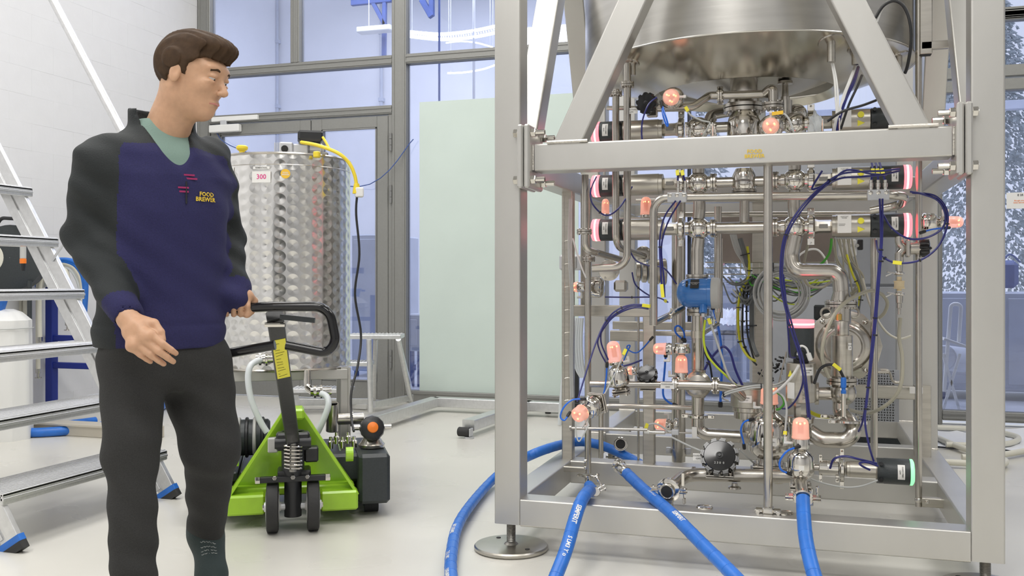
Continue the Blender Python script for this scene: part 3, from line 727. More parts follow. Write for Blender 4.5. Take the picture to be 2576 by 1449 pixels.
def lampcap(parent, c, ax, r, L, bright=True):
    """translucent orange cap with glowing board inside"""
    c = V(c); a, s, u = frame_of(ax)
    cp = ob(G().lathe(c, a, [(0, r*1.02), (L*.06, r*1.06), (L*.1, r), (L*.62, r*.95), (L*.78, r*.90), (L*.88, r*.78), (L*.95, r*.58), (L*.99, r*.3), (L*1.0, .0005)], 28, cap=False), 'lamp_cap', 'orangecap', parent)
    ob(G().obox(c+a*L*.5, a, u, L*.55, r*.7, .004, .001).obox(c+a*L*.45, a, s, L*.4, r*.6, .004, .001), 'circuit_board', 'circuit', cp)
    g = G()
    for k in range(3): t = k*2.1+.6; g.ball(c+a*L*.72+(s*math.cos(t)+u*math.sin(t))*r*.5, r*.13, 8)
    ob(g, 'led', 'orangecore', cp)
    return cp
def lampvalve(label, c, ax, r, capL, col, dome=None, body=None, square=False, cat='valve', elbow=None, group=None, blue=True):
    """c = centre of cap's far (lit) end going backwards along -ax.  ax points from valve to lamp"""
    c = V(c); a, s, u = frame_of(ax); t = thing('lamp_valve', label, cat, group)
    p = c-a*capL; lampcap(t, p, a, r, capL)
    q = p-a*col; k = ob(G().lathe(q, a, [(0, r*.92), (.002, r), (col*.9, r), (col, r*.96)], 28), 'collar', 'pol', t)
    g = G()
    for th in (0.2, 1.7, 3.4, 5.0): w_ = s*math.cos(th)+u*math.sin(th); g.cyl(q+a*col*.5+w_*r*.97, q+a*col*.5+w_*r*1.02, r*.14, n=8)
    ob(g, 'socket', 'black', k)
    e = elbow if elbow is not None else s; e = V(e)
    ob(G().cyl(q+a*col*.5+e*r, q+a*col*.5+e*(r+.016), .0048, n=10).cyl(q+a*col*.5+e*(r+.014), q+a*col*.5+e*(r+.026), .0062, n=10).cyl(q+a*col*.5+e*(r+.022)-a*.002, q+a*col*.5+e*(r+.022)+a*.02, .0055, n=10), 'plug', 'white', k)
    end = q
    if dome:
        R, D = dome; dd = ob(G().lathe(q-a*D-a*.008, a, [(0, R*.6), (D*.12, R*.93), (D*.18, R), (D*.45, R*1.0), (D*.66, R*.985), (D*.80, R*.93), (D*.90, R*.81), (D*.97, R*.62), (D+.004, R*.45), (D+.008, R*.40)], 32), 'dome', 'pol', t); end = q-a*(D+.008)
        ob(G().tube([end+a*D*.3+(s*math.cos(i*.26)+u*math.sin(i*.26))*R*1.004 for i in range(24)], .0008, 5, closed=True), 'seam', 'steel', dd)
    if body:
        R, D = body; bb = G().lathe(end-a*D, a, [(0, R*.95), (D*.5, R*.8), (D, R*.75)], 24); b = ob(bb, 'neck', 'steel', t)
        f = G(); sz = R*2.7
        f.obox(end-a*(D+.004), s, a, sz, sz, .007, .003).obox(end-a*(D+.015), s, a, sz, sz, .007, .003)
        fl = ob(f, 'flange_plate', 'steel', t)
        g = G()
        for i in (-1, 1):
            for j in (-1, 1):
                z_ = end-a*D+s*i*sz*.38+u*j*sz*.38; ob(G().hexa(z_-a*.026, z_+a*.007, .0055), 'flange_bolt', 'pol', fl)
        ob(G().obox(end-a*(D+.0095), s, a, sz*.92, sz*.92, .0035, .001), 'gasket', 'seal', fl)
        end = end-a*(D+.02)
    return t, end
def orange_cap_mat():
    m = mat('orangecap', (.97, .62, .53), 0, .22, emit=(1, .36, .22), estr=.40, alpha=.58); return m
M['orangecap'] = orange_cap_mat()
def handwheel(label, c, ax, r, d, body_dir=None, lobes=12, cat='valve'):
    c = V(c); a, s, u = frame_of(ax); t = thing('handwheel_valve', label, cat)
    vs = []; fs = []; n = lobes*6; prof = [(-d, .80), (-d*.9, .93), (-d*.15, 1.0), (0, .93), (d*.0, .88), (d*.06, .84), (d*.1, .3), (d*.12, .001)]
    for h, k in prof:
        for i in range(n):
            th = 2*math.pi*i/n; lob = 1+(.055*(1 if (i % 6) < 4 else -1)) if .9 < k <= 1.01 else 1
            vs.append(c+a*h+(s*math.cos(th)+u*math.sin(th))*r*k*lob)
    for j in range(len(prof)-1):
        for i in range(n): k = (i+1) % n; fs.append((j*n+i, j*n+k, (j+1)*n+k, (j+1)*n+i))
    fs.append(tuple(range(n-1, -1, -1)))
    w_ = ob(G().add(vs, fs), 'handwheel', 'blackgloss', t, ang=22)
    g = G()
    for i in range(lobes):
        th = 2*math.pi*(i+.33)/lobes; q = (s*math.cos(th)+u*math.sin(th)); g.beam(c+q*r*1.0-a*d*.75, c+q*r*1.0-a*d*.02, r*.28, r*.12, up=q)
    ob(g, 'grip_lug', 'blackgloss', w_)
    ob(G().lathe(c+a*d*.1, a, [(0, r*.2), (.002, r*.2), (.003, r*.13), (.001, r*.12)], 20).hexa(c+a*d*.1, c+a*(d*.1+.006), r*.1), 'hub', 'black', w_)
    if r > .04: text('2 3 0  0', c+a*(d*.1+.0005)-u*r*.45, -s, u, r*.18, 'greyplastic', w_)
    return t, c-a*d
def body_diaphragm(t, c, a, u, wd=.05, ht=.05, plate=.058):
    """diaphragm bonnet and rounded square plates below a wheel"""
    c = V(c); a, s, uu = frame_of(a, u)
    ob(G().lathe(c-a*.03, a, [(0, wd*.5), (.01, wd*.42), (.03, wd*.38)], 24), 'bonnet', 'steel', t)
    f = ob(G().obox(c-a*.034, s, a, plate, plate, .007, .004).obox(c-a*.045, s, a, plate, plate, .006, .004), 'flange_plate', 'steel', t); g = G()
    for i in (-1, 1):
        for j in (-1, 1): g.hexa(c-a*.03+s*i*plate*.37+uu*j*plate*.37, c-a*.022+s*i*plate*.37+uu*j*plate*.37, .0058)
    ob(g, 'flange_bolt', 'pol', f); ob(G().obox(c-a*.0395, s, a, plate*.3, plate*1.03, .005, .001), 'gasket_tab', 'seal', f)
def cable(label, pts, rp, m, k=7, cat='cable', name='cable', group=None, tag=None, n=8):
    """pts: (px, py, Y) triples or vectors"""
    q = [V(p) if isinstance(p, V) else P(*p) for p in pts]; c = catmull(q, k)
    o = solo(G().tube(c, rp, n), name, m, label, cat, group)
    return o, c
def ties(o, c, fr, r):
    for f in fr:
        i = int(f*(len(c)-2)); a = (c[i+1]-c[i]).normalized(); _, s, u = frame_of(a)
        ob(G().lathe(c[i]-a*.002, a, [(0, r), (.004, r)], 10).box(c[i]+s*r-V((.003, .003, .003)), c[i]+s*r+V((.003, .003, .003)), .001), 'cable_tie', 'black', o)
def endfit(o, c, r):
    for i, j in ((0, 1), (len(c)-1, len(c)-2)):
        d = (c[i]-c[j]).normalized(); ob(G().lathe(c[i]-d*.016, d, [(0, r*1.5), (.006, r*1.9), (.022, r*1.9), (.024, r*1.5)], 10), 'push_fitting', 'black', o)
def flag(o, p, d, L=.045, w=.013, m='tagyellow'):
    p = V(p); d = V(d).normalized(); up = V((0, -1, 0)); 
    ob(G().obox(p, d, up.cross(d).cross(d) if False else (0, -1, 0.01), L, w, .003, .001), 'marker_tag', m, o)
# ================================================================ valves in three rows
Yv = 3.9
PL = (1490, 1511, 1568, 1668, 1706, 1722, 1757); PR = (2293, 2272, 2190, 2093, 2050, 2030, 1999)
names = {1: 'top', 2: 'middle', 3: 'lowest'}
rows = {1: 1.622, 2: 1.398, 3: 1.213}
for k, z in rows.items():
    v = actuator('big horizontal valve with pink ring at its left end, %s of three' % names[k], Yv, z, PL, lab=('CUL02+VPM01', '-Q1%02d' % (k+1)))
    if k == 1: PRk = (2293, 2272, 2198, 2093, 2050, 2030, 1999)
    v2 = actuator('big horizontal valve with pink ring at its right end, %s of three' % names[k], Yv, z, PR, lab=('CUL02+VPM01', '-Q1%02d' % (k+4)))
    cc = P(2123, 0, Yv)
    typeplate(v2, V((cc.x, Yv-.0455, z+.006)), .05, .07)
    # warning stickers
    s1 = P(2164, 0, Yv).x
    ob(G().cyl((s1, Yv-.046, z+.017), (s1, Yv-.0467, z+.017), .012, n=20), 'round_sticker', 'tagyellow', v2)
    ob(G().poly([(s1-.012, Yv-.0455, z-.004), (s1-.012, Yv-.0455, z-.028), (s1+.014, Yv-.0455, z-.016)], (0, -.0008, 0)), 'warning_sticker', 'tagyellow', v2)
xL, xR_ = P(1757, 0, Yv).x, P(1999, 0, Yv).x
xc = P(1872, 0, Yv).x
# connecting pipes of each row with flanges
for k, z in rows.items():
    t = pipe('horizontal pipe with bolted flanges between the %s pair of ball valve bodies' % names[k], [(xL+.045, Yv, z), (xR_-.045, Yv, z)], .0235 if k == 3 else .021)
    for px in (1795, 1950): flange(t, (P(px, 0, Yv).x, Yv, z), (1, 0, 0), .038, .009, 6)
for k, z, R in ((1, 1.615, .068), (2, 1.405, .048)):
    t = thing('valve_body', 'fat round polished valve body in the middle of the %s valve row' % names[k], 'valve')
    ob(G().lathe((xc, Yv, z-R), (0, 0, 1), [(0, R*.45), (R*.12, R*.85), (R*.45, R), (R*1.3, R), (R*1.7, R*.85), (R*1.95, R*.72)], 32), 'bowl', 'pol', t)
    if k == 1:
        flange(t, (xc, Yv, z+R*1.15), (0, 0, 1), .082, .016, 8)
        ob(G().lathe((xc, Yv, z+R*1.2), (0, 0, 1), [(0, .06), (.05, .06), (.05, .065), (.06, .065), (.06, .055), (.12, .055)], 32), 'outlet_neck', 'steel', t)
    else: flange(t, (xc, Yv, z-R*1.05), (0, 0, 1), .05, .01, 8)
# rises between the rows
def vert(label, x, z0, z1, r=.025, off=0, Y=Yv):
    return pipe(label, [(x, Y, z0), (x+off, Y, z0+(z1-z0)*.35), (x+off, Y, z0+(z1-z0)*.6), (x, Y, z1)], r, .05)
vert('short polished vertical pipe joining the middle and lowest left ball valves', xL, rows[3]+.04, rows[2]-.04, off=.004)
vert('short polished vertical pipe joining the middle and lowest right ball valves', xR_, rows[3]+.04, rows[2]-.04, .024, -.004)
vert('vertical pipe joining the top and middle left ball valves behind the beam', xL, rows[2]+.04, rows[1]-.04)
vert('vertical pipe joining the top and middle right ball valves behind the beam', xR_, rows[2]+.04, rows[1]-.04)
pipe('dead-end stub pipe pointing down above the lowest connecting pipe', [(xc, Yv+.02, 1.34), (xc, Yv+.02, 1.245), (xc, Yv+.02, 1.236)], .0195)
# left riser down to the blue flow meter
zf = P(1755, 700, Yv).z
t = pipe('vertical pipe dropping from the lowest left ball valve to the blue flow meter', [(xL, Yv, rows[3]-.04), (xL-.005, Yv, rows[3]-.09), (xL-.005, Yv, zf)], .026); flange(t, (xL-.005, Yv, zf+.004), (0, 0, 1), .045, .011, 0)
fm = thing('flow_meter', 'blue flow meter head with domed left end and pale grey cap', 'flow meter'); Yf = Yv-.03
c0 = P(1702, 738, Yf); x1 = P(1790, 0, Yf).x; x2 = P(1813, 0, Yf).x; R = 37*S(1755, Yf); zc = c0.z+.002
ob(G().lathe((c0.x, Yf, zc), (1, 0, 0), [(0, .001), (.003, R*.35), (.012, R*.68), (.028, R*.9), (.05, R), (.125, R), (.126, R*1.04), (x1-c0.x, R*1.04)], 40, cap=False), 'head', 'blueenamel', fm)
ob(G().lathe((x1, Yf, zc), (1, 0, 0), [(0, R*1.03), (.004, R*1.06), ((x2-x1)*.8, R*1.04), (x2-x1, R*.9), (x2-x1+.001, 0)], 24, cap=True), 'screw_cap', 'greyplastic', fm)
ob(G().beam((c0.x+.02, Yf-R*.99, zc+.0), (x1, Yf-R*1.0, zc+.0), .003, .003), 'casting_seam', 'blueenamel', fm)
ob(G().cyl((x1-.03, Yf-R*.35, zc-R*.6), (x1-.03, Yf-R*.6, zc-R*1.35), .016, n=16), 'cable_gland', 'blueenamel', fm)
ob(G().cyl((x1-.03, Yf-R*.6, zc-R*1.35), (x1-.03, Yf-R*.6, zc-R*1.6), .008, n=12), 'cable_nut', 'silver', fm)
for dx, ww, hh, ll in ((.068, .034, .045, 'FLOWTRANSMITTER\n24 V  4-20 mA\nIP 67  CE'), (.037, .009, .03, 'H I')):
    pc = V((c0.x+dx+.01, Yf-R*.86, zc+R*.62)); pl = plate_label(pc, (0, -.8, .62), (0, .62, .8), ww, hh, None, fm, m='ink'); text(ll, pc+V((0, -.0012, .001)), (1, 0, 0), (0, .62, .8), .0045, 'label', pl)
zb_ = P(1755, 790, Yv).z; z3 = P(1755, 945, Yv).z
t = pipe('wide vertical pipe below the blue flow meter down to the round tee', [(xL-.002, Yv, zb_+.03), (xL-.002, Yv, z3-.02)], .0255)
flange(t, (xL-.002, Yv, zb_+.008), (0, 0, 1), .045, .014, 0); ob(G().cyl((xL-.002, Yv, P(0+1755, 850, Yv).z), (xL-.002, Yv, P(1755, 832, Yv).z), .029, n=20), 'pipe_clip', 'satin', t)
# round tee and its horizontal line at y 968
Yh = 3.82; zh = P(1755, 968, Yh).z
t = thing('pipe_tee', 'round domed tee piece where the thin horizontal pipe meets the vertical pipe', 'pipe fitting')
cx_ = P(1755, 0, Yh).x
ob(G().lathe((cx_, Yh+.03, zh), (0, -1, 0), [(0, .05), (.022, .054), (.03, .05), (.036, .042), (.04, .04), (.046, .02), (.048, .001)], 36, cap=False), 'domed_end', 'steel', t)
ob(G().cyl((cx_, Yh+.05, zh-.055), (cx_, Yh+.05, zh+.055), .027, n=20), 'vertical_branch', 'steel', t)
t = pipe('long thin horizontal pipe crossing the lower left of the machine to the round tee', [P(1484, 966, 3.72), P(1560, 967, 3.74), P(1700, 968, 3.80)], .0135, .03)
t = pipe('short wide horizontal pipe between two flanges at the round tee', [P(1700, 968, 3.80), P(1800, 970, 3.80), P(1845, 975, 3.81), P(1870, 1000, 3.84)], .019, .05)
flange(t, P(1699, 968, 3.80), (1, 0, 0), .032, .009, 6); flange(t, P(1800, 970, 3.80), (1, 0, 0), .034, .009, 6)
plate_label(P(1679, 970, 3.76), (0, -1, 0), (0, 0, 1), .055, .026, ('CUL02+VGA01', '-Q303'), t)
zc1 = P(1755, 1047, Yv).z
t = pipe('vertical pipe below the round tee bending into the low horizontal pipe', [(xL-.002, Yv, zh-.05), (xL-.002, Yv, P(1755, 1075, Yv).z-.01), (xL+.03, Yv, P(1755, 1092, Yv).z), P(1885, 1100, Yv)], .0255, .05)
clamp(t, (xL-.002, Yv, zc1), (0, 0, 1), .042, (1, 0, 0), .014, lever=False); plate_label(P(1747, 1088, Yv-.03), (0, -1, 0), (0, 0, 1), .02, .045, None, t)
# S bend on the right down to the pump
t = pipe('thick S-bent pipe running from the lowest right ball valve down to the pump', [P(2000, 592, Yv), P(1990, 640, Yv), P(1997, 683, Yv-.02), P(2112, 684, Yv-.02), P(2116, 732, Yv-.02)], .031, .075, n=24)
ob(G().lathe(P(2116, 722, Yv-.02), (0, 0, -1), [(0, .027), (.01, .028), (.055, .04), (.062, .04)], 28), 'reducer_cone', 'steel', t)
zq = P(2116, 765, Yv-.02).z; flange(t, (P(2116, 0, Yv-.02).x, Yv-.02, zq), (0, 0, 1), .062, .011, 8)
ob(G().cyl((P(2116, 0, Yv-.02).x, Yv-.02, zq), (P(2116, 0, Yv-.02).x, Yv-.02, zq-.075), .036, n=24), 'inlet_neck', 'steel', t)
# ================================================================ pump, vertical valves, hand wheels
pm = thing('pump', 'big round stainless steel pump with octagonal flange and black motor behind', 'pump')
Yp = 4.15; c = P(2122, 870, Yp); Rp = 92*S(2122, Yp)
ob(G().lathe(c, (0, 1, 0), [(0, Rp*.97), (.003, Rp), (.018, Rp), (.02, Rp*.9)], 12), 'backplate', 'satin', pm)
ob(G().lathe(c, (0, -1, 0), [(0, Rp*.74), (.012, Rp*.72), (.04, Rp*.62), (.05, Rp*.52), (.05, Rp*.48), (.044, Rp*.44), (.044, .001)], 48, cap=False), 'casing', 'steel', pm)
for a in (50, 130, 230, 310): q = c+V((math.cos(math.radians(a))*Rp*.86, 0, math.sin(math.radians(a))*Rp*.86)); ob(G().lathe(q, (0, -1, 0), [(0, .011), (.004, .011), (.008, .007), (.014, .006), (.016, 0)], 14, cap=False), 'acorn_nut', 'pol', pm)
ob(G().cyl(c+V((0, .02, 0)), c+V((0, .3, 0)), Rp*.62, n=28, bev=.01), 'motor', 'charcoal', pm)
g = G()
for i in range(18): a = i*math.pi/9; q = V((math.cos(a), 0, math.sin(a)))*Rp*.64; g.beam(c+q+V((0, .05, 0)), c+q+V((0, .28, 0)), .004, .016, up=q)
ob(g, 'cooling_fins', 'charcoal', pm, kind='stuff'); b0 = P(2068, 787, 4.4)
ob(G().box((b0.x-.035, 4.33, b0.z-.03), (b0.x+.05, 4.43, b0.z+.035), .006), 'terminal_box', 'charcoal', pm)
for px in (2078, 2148): q = P(px, 787, 4.05); ob(G().tube([q+V((.02*math.cos(a*.45), 0, .02*math.sin(a*.45))) for a in range(14)], .005, 8, closed=True), 'lifting_eye', 'satin', pm)
g = G().beam(P(2060, 935, 4.2), P(2240, 935, 4.2), .12, .01).beam(P(2235, 935, 4.2), P(2252, 968, 4.2), .12, .008)
ob(G().beam(P(2060, 932, 4.25), P(2232, 932, 4.25), .16, .01), 'mounting_foot', 'satin', pm); ob(G().tube(fillet([P(2215, 931, 4.2), P(2238, 932, 4.2), P(2246, 962, 4.2), P(2270, 962, 4.2)], .02), .006, 8), 'foot_lip', 'satin', pm)
# sensor column in front of the pump
t = thing('sensor_column', 'tall upright steel sensor cylinder standing in front of the round pump', 'sensor'); Ys = 3.8
for (y0, y1, r) in ((808, 843, 17), (843, 952, 26)):
    a = P(2118, y1, Ys); b = P(2118, y0, Ys); s = S(2118, Ys); ob(G().lathe(a, (0, 0, 1), [(0, r*s*.98), (.002, r*s), (b.z-a.z-.002, r*s), (b.z-a.z, r*s*.95)], 32), 'cylinder', 'satin', t)
plate_label(P(2138, 872, Ys-.045), (.3, -1, 0), (0, 0, 1), .012, .026, ('CUL', '-B'), t)
a = P(2118, 958, Ys); flange(t, a, (0, 0, 1), .058, .012, 8)
ob(G().cyl(P(2110, 805, Ys), P(2110, 790, Ys), .012, n=12).hexa(P(2110, 800, Ys), P(2110, 790, Ys), .012), 'brass_fitting', 'brass', t)
t = thing('ball_valve', 'round polished ball valve body below the sensor column beside the pump', 'valve')
b = P(2120, 988, Ys); ob(G().ball(b, .05, 28), 'ball_body', 'steel', t); ob(G().cyl(P(2052, 990, Ys), P(2095, 990, Ys), .025, n=24), 'side_pipe', 'steel', t); ob(G().lathe(P(2049, 990, Ys), (1, 0, 0), [(0, .041), (.002, .043), (.014, .043), (.016, .04)], 28), 'end_ring', 'steel', t)
t = pipe('swan-neck pipe curving from under the ball valve back to the left', [P(2115, 1010, Ys), P(2115, 1040, Ys), P(2138, 1062, Ys-.06), P(2150, 1085, Ys-.1), P(2130, 1108, Ys-.1), P(2065, 1106, Ys-.1), P(2035, 1085, Ys-.08)], .030, .05, n=22)
clamp(t, P(2112, 1048, Ys-.02), (0, 0, 1), .045, (1, 0, 0), .012, lever=False); clamp(t, P(2132, 1062, Ys-.1), (0, .1, 1), .045, (1, 0, 0), .012, lever=False)
t = thing('probe', 'slim upright probe with blue connector in front of the round ball valve', 'sensor'); Yq = 3.66
ob(G().cyl(P(2122, 1048, Yq), P(2122, 990, Yq), .0085, n=14), 'stem', 'pol', t); ob(G().lathe(P(2122, 990, Yq), (0, 0, 1), [(0, .009), (.01, .0095), (.012, .0075), (.02, .0075), (.022, .010), (.055, .010), (.06, .007)], 16), 'connector', 'bluehose', t)
# tall vertical actuator with pink top
t = thing('process_valve', 'upright valve with pink glowing top above a dark housing and steel cylinder', 'valve'); Yt = 3.7; s = S(2015, Yt)
Z = lambda y: P(2015, y, Yt).z
X_ = P(2015, 0, Yt).x
def seg(y0, y1, r, m, nm, par, r2=None, n=36): z0, z1 = Z(y1), Z(y0); return ob(G().lathe((X_, Yt, z0), (0, 0, 1), [(0, r*s*.97), (.002, r*s), (z1-z0-.002, (r2 or r)*s), (z1-z0, (r2 or r)*s*.96)], n), nm, m, par)
rg = seg(804, 824, 32, 'pinkglow', 'light_ring', t); ob(G().lathe((X_, Yt, Z(817)), (0, 0, 1), [(0, 32*s), (0, 32.4*s), (.006, 32.4*s), (.006, 32*s)], 36, cap=False), 'led_line', 'pinkcore', rg)
h = seg(824, 900, 31.5, 'charcoal', 'housing', t); seg(900, 912, 19, 'black', 'neck', t)
ob(G().tube([V((X_-.004, Yt-.0495, Z(892)))+V((.02*math.cos(a*.35), 0, .02*math.sin(a*.35))) for a in range(18)], .002, 6, closed=True), 'cover_ring', 'black', h)
cy = seg(912, 1010, 37, 'satin', 'spring_cylinder', t); seg(1010, 1047, 17, 'steel', 'stem', t, n=8)
f_ = seg(1047, 1062, 33, 'steel', 'flange_ring', t); seg(1062, 1100, 27, 'steel', 'lower_body', t)
curved_label((X_, Yt, 0), (0, 0, 1), 37*s, Z(931), .03, -2.45, -1.55, ('CUL02+VPM01', '-Q102'), cy, .006, up=(0, 1, 0)); 
curved_label((X_, Yt, 0), (0, 0, 1), 37*s, Z(980), .06, -1.15, -.5, None, cy, up=(0, 1, 0))
ob(G().poly([(X_-.047, Yt-.042, Z(945)), (X_-.029, Yt-.056, Z(945)), (X_-.038, Yt-.051, Z(928))], (0, -.0008, 0)), 'warning_sticker', 'tagyellow', cy)
text('VACOGUARD', (X_+.012, Yt-.0585, Z(965)), (0, 0, 1), (-1, 0, 0), .017, 'dkmetal', cy)
g = G().tube(catmull([(X_-.012, Yt-.055, Z(890)), (X_-.002, Yt-.07, Z(868)), (X_+.018, Yt-.07, Z(872)), (X_+.028, Yt-.062, Z(890))]), .0042, 8).cyl((X_+.026, Yt-.062, Z(886)), (X_+.034, Yt-.056, Z(902)), .009, n=12)
ob(g, 'white_plug', 'white', h)
# big silver dome valve
Yd = 3.75; t, e = lampvalve('large egg-shaped silver valve with orange lamp behind the front standing pipe', P(1935, 964, Yd), (0, 0, 1), 21.5*S(1935, Yd), 52*S(1935, Yd), 20*S(1935, Yd), dome=(51*S(1935, Yd), 110*S(1935, Yd)), body=(.045, .025))
curved_label((P(1935, 0, Yd).x, Yd, 0), (0, 0, 1), 51.3*S(1935, Yd), P(1935, 1104, Yd).z, .030, -1.95, -1.25, ('CUL02-VPM01-',), t, .007, up=(0, 1, 0))
x = P(1935, 0, Yd).x
ob(G().tube(fillet([(x-.05, Yd, e.z+.01), (x-.05, Yd, e.z-.035), (x-.02, Yd, e.z-.035)], .02), .02, 14), 'body_port', 'steel', t); ob(G().tube(fillet([(x+.05, Yd, e.z+.01), (x+.05, Yd, e.z-.035), (x+.02, Yd, e.z-.035)], .02), .02, 14), 'body_port', 'steel', t)
# steel cylinder left of it
t = thing('steel_canister', 'squat steel canister with white label left of the egg-shaped silver valve', 'valve'); Yc = 3.9; X_, Yt, s = P(1885, 0, Yc).x, Yc, S(1885, Yc); Z = lambda y: P(1885, y, Yc).z
seg(966, 975, 40, 'satin', 'lid', t); cy = seg(975, 1022, 46, 'satin', 'canister', t); seg(1022, 1034, 42, 'steel', 'ring', t); seg(1034, 1052, 38, 'steel', 'lower_ring', t); seg(1052, 1085, 17, 'steel', 'stem', t); seg(1085, 1112, 26, 'steel', 'lower_body', t)
curved_label((P(1885, 0, Yc).x, Yc, 0), (0, 0, 1), 46*s, P(1885, 999, Yc).z, .028, -1.75, -1.05, ('CUL02+VPM01', '-B501.QT'), cy, .0062, up=(0, 1, 0))
# front valve with hose clamp
Yg = 3.43; s = S(2015, Yg); t, e = lampvalve('polished bell-shaped valve with upright orange lamp above the blue hose at right', P(2014, 1050, Yg), (0, 0, 1), 21*s, 53*s, 25*s, dome=(33*s, 68*s), body=(.027, .022))
plate_label(P(2016, 1178, Yg-.045), (0, -1, 0), (0, 0, 1), .018, .016, None, t)
ob(G().lathe(V((e.x, e.y, e.z-.035)), (0, 0, 1), [(0, .024), (.035, .03)], 24), 'outlet', 'steel', t); ob(G().box((e.x+.03, e.y-.02, e.z-.05), (e.x+.042, e.y, e.z+.01), .002), 'lever', 'pol', t)
hc = P(2020, 1252, 3.28)
cl = thing('hose_clamp', 'two-part hose clamp holding the blue hose under the bell-shaped valve', 'clamp'); clamp(cl, hc, (0, -.9, -.35), .033, (1, 0, 0), .018); ob(G().tube(fillet([V((e.x, e.y, e.z-.02)), V((e.x, e.y, hc.z+.03)), hc+V((0, -.02, -.01))], .03), .021, 20), 'outlet_bend', 'steel', cl)
# big hand wheel valve
Yw = 3.45; c = P(1810, 1146, Yw); t, e = handwheel('big glossy black handwheel valve with lobed rim, low in the middle of the machine', c, (.03, -.86, .5), 45*S(1810, Yw), .045)
body_diaphragm(t, V(e)+V((0, -.0, .0)), (.0, -.62, .78), (1, 0, 0), .085, .05, .1)
plate_label(P(1760, 1150, Yw+.02), (0, -1, 0), (0, 0, 1), .048, .026, ('CUL02+VPM01', '-Q301.MF'), t)
# open pipe with clamp
ye = 3.36; a = P(1677, 1237, ye); zr = P(1740, 1192, 3.58).z
t = pipe('open-ended pipe facing the viewer with a two-part clamp, left of the big handwheel', [a, V((a.x+.045, 3.56, zr)), P(2000, 1198, 3.58)], .0245, .07, hollow=True, n=24)
d = (V((a.x+.045, 3.56, zr))-a).normalized(); clamp(t, a+d*.022, d, .043, (1, 0, .05), .016)
ob(G().tube([a+(frame_of(d)[1]*math.cos(i*.393)+frame_of(d)[2]*math.sin(i*.393))*.0255 for i in range(16)], .003, 8, closed=True), 'end_lip', 'pol', t)
ob(G().beam((a.x+.01, 3.37, .2), (a.x+.01, 3.37, a.z-.03), .022, .022, up=(0, 1, 0)), 'support_stub', 'satin', t); ob(G().beam(a+V((.055, .02, .02)), a+V((.055, .02, .065)), .01, .006, up=(0, 1, 0)), 'clamp_lever', 'pol', t)
ob(G().lathe(P(1848, 1215, 3.56), (0, 0, -1), [(0, .01), (.01, .012), (.014, .022), (.02, .024), (.022, .02)], 20), 'drain_foot', 'steel', t)
flange(t, P(1745, 1192, 3.58), (1, 0, 0), .027, .006, 0)
# green actuator low right
PG = (2299, 2288, 2205, 2130, 2124, 2112, 2085)
t = actuator('dark grey valve actuator with glowing green ring low in the right corner', 3.62, P(2200, 1183, 3.62).z, PG, glow='greenglow', core='greenglow', R=32*S(2200, 3.62), lab=('CUL02+VPM01', '-Q301'), house='charcoal', ballr=.028, cr=.64)
# slim look of the spring cylinder: narrower sleeve pieces in front
pz = P(2075, 1178, 3.62)
t = pipe('thin horizontal pipe with small clamps leading to the green-ringed actuator', [P(2040, 1176, 3.62), P(2112, 1178, 3.62)], .012, .02)
clamp(t, P(2064, 1177, 3.62), (1, 0, 0), .026, (0, 0, 1), .012, lever=False); clamp(t, P(2106, 1178, 3.62), (1, 0, 0), .026, (0, 0, 1), .012, lever=False)
# ------------------------------------------------ lamps facing the viewer etc.
t, e = lampvalve('round orange lamp valve facing the viewer under the tank, upper left', P(1685, 243, 3.6), (0, -1, -.12), 20*S(1685, 3.6), .04, .012, dome=(.042, .07), elbow=(1, 0, 0)); 
ob(G().box(P(1700, 272, 3.7)-V((.045, .0, .004)), P(1700, 272, 3.7)+V((.045, .05, .004)), .003), 'flange_plate', 'steel', t)
t, e = lampvalve('round orange lamp valve facing the viewer just above the middle beam', P(1938, 315, 3.6), (0, -1, -.1), 20*S(1938, 3.6), .045, .012, dome=(.045, .06), elbow=(0, 0, 1))
t, e = lampvalve('orange lamp valve pointing down left beside the left front post', P(1447, 1048, 3.42), (-.45, -.85, -.3), 20*S(1453, 3.42), .045, .012, dome=(.042, .05), body=(.028, .01), elbow=(.3, 0, -1))
t, e = lampvalve('tilted orange lamp valve with domed cap left of the small handwheel', P(1540, 858, 3.75), (-.18, 0, 1), 18*S(1545, 3.75), 53*S(1545, 3.75), .012, dome=(.042, .085), body=(.024, .008), elbow=(1, 0, .2))
Yl = 3.85; t, e = lampvalve('orange lamp hanging upside down under a small valve left of the wide vertical pipe', P(1714, 893, Yl), (0, 0, 1), 16*S(1714, Yl), 44*S(1714, Yl), 18*S(1714, Yl), elbow=(-1, 0, 0))
ob(G().lathe(P(1716, 890, Yl), (0, 0, 1), [(0, .022), (.004, .034), (.02, .034), (.03, .028), (.04, .03), (.044, .02)], 24), 'valve_body', 'pol', t)
t, e = lampvalve('horizontal orange lamp valve right of the slim inner post', P(1643, 877, Yl), (-1, 0, 0), 15*S(1660, Yl), 33*S(1660, Yl), .024, elbow=(0, -.3, -1)); ob(G().cyl(P(1692, 877, Yl), P(1712, 877, Yl), .009, n=12), 'stem', 'pol', t)
t, e = lampvalve('small horizontal orange lamp just left of the small handwheel', P(1578, 932, 4.0), (-1, 0, 0), 11*S(1590, 4.0), .022, .018, elbow=(0, -.3, -1))
t, e = lampvalve('horizontal orange lamp valve low down, partly behind the slim inner post', P(1646, 1067, 4.0), (-1, 0, 0), 14.5*S(1660, 4.0), 30*S(1660, 4.0), .022, dome=(.03, .022), elbow=(0, 0, 1))
t, e = lampvalve('bright upright orange lamp in the shade behind the left vertical pipes', P(1523, 500, 4.2), (0, 0, 1), 10*S(1523, 4.2), 38*S(1523, 4.2), .014, elbow=(1, 0, 0))
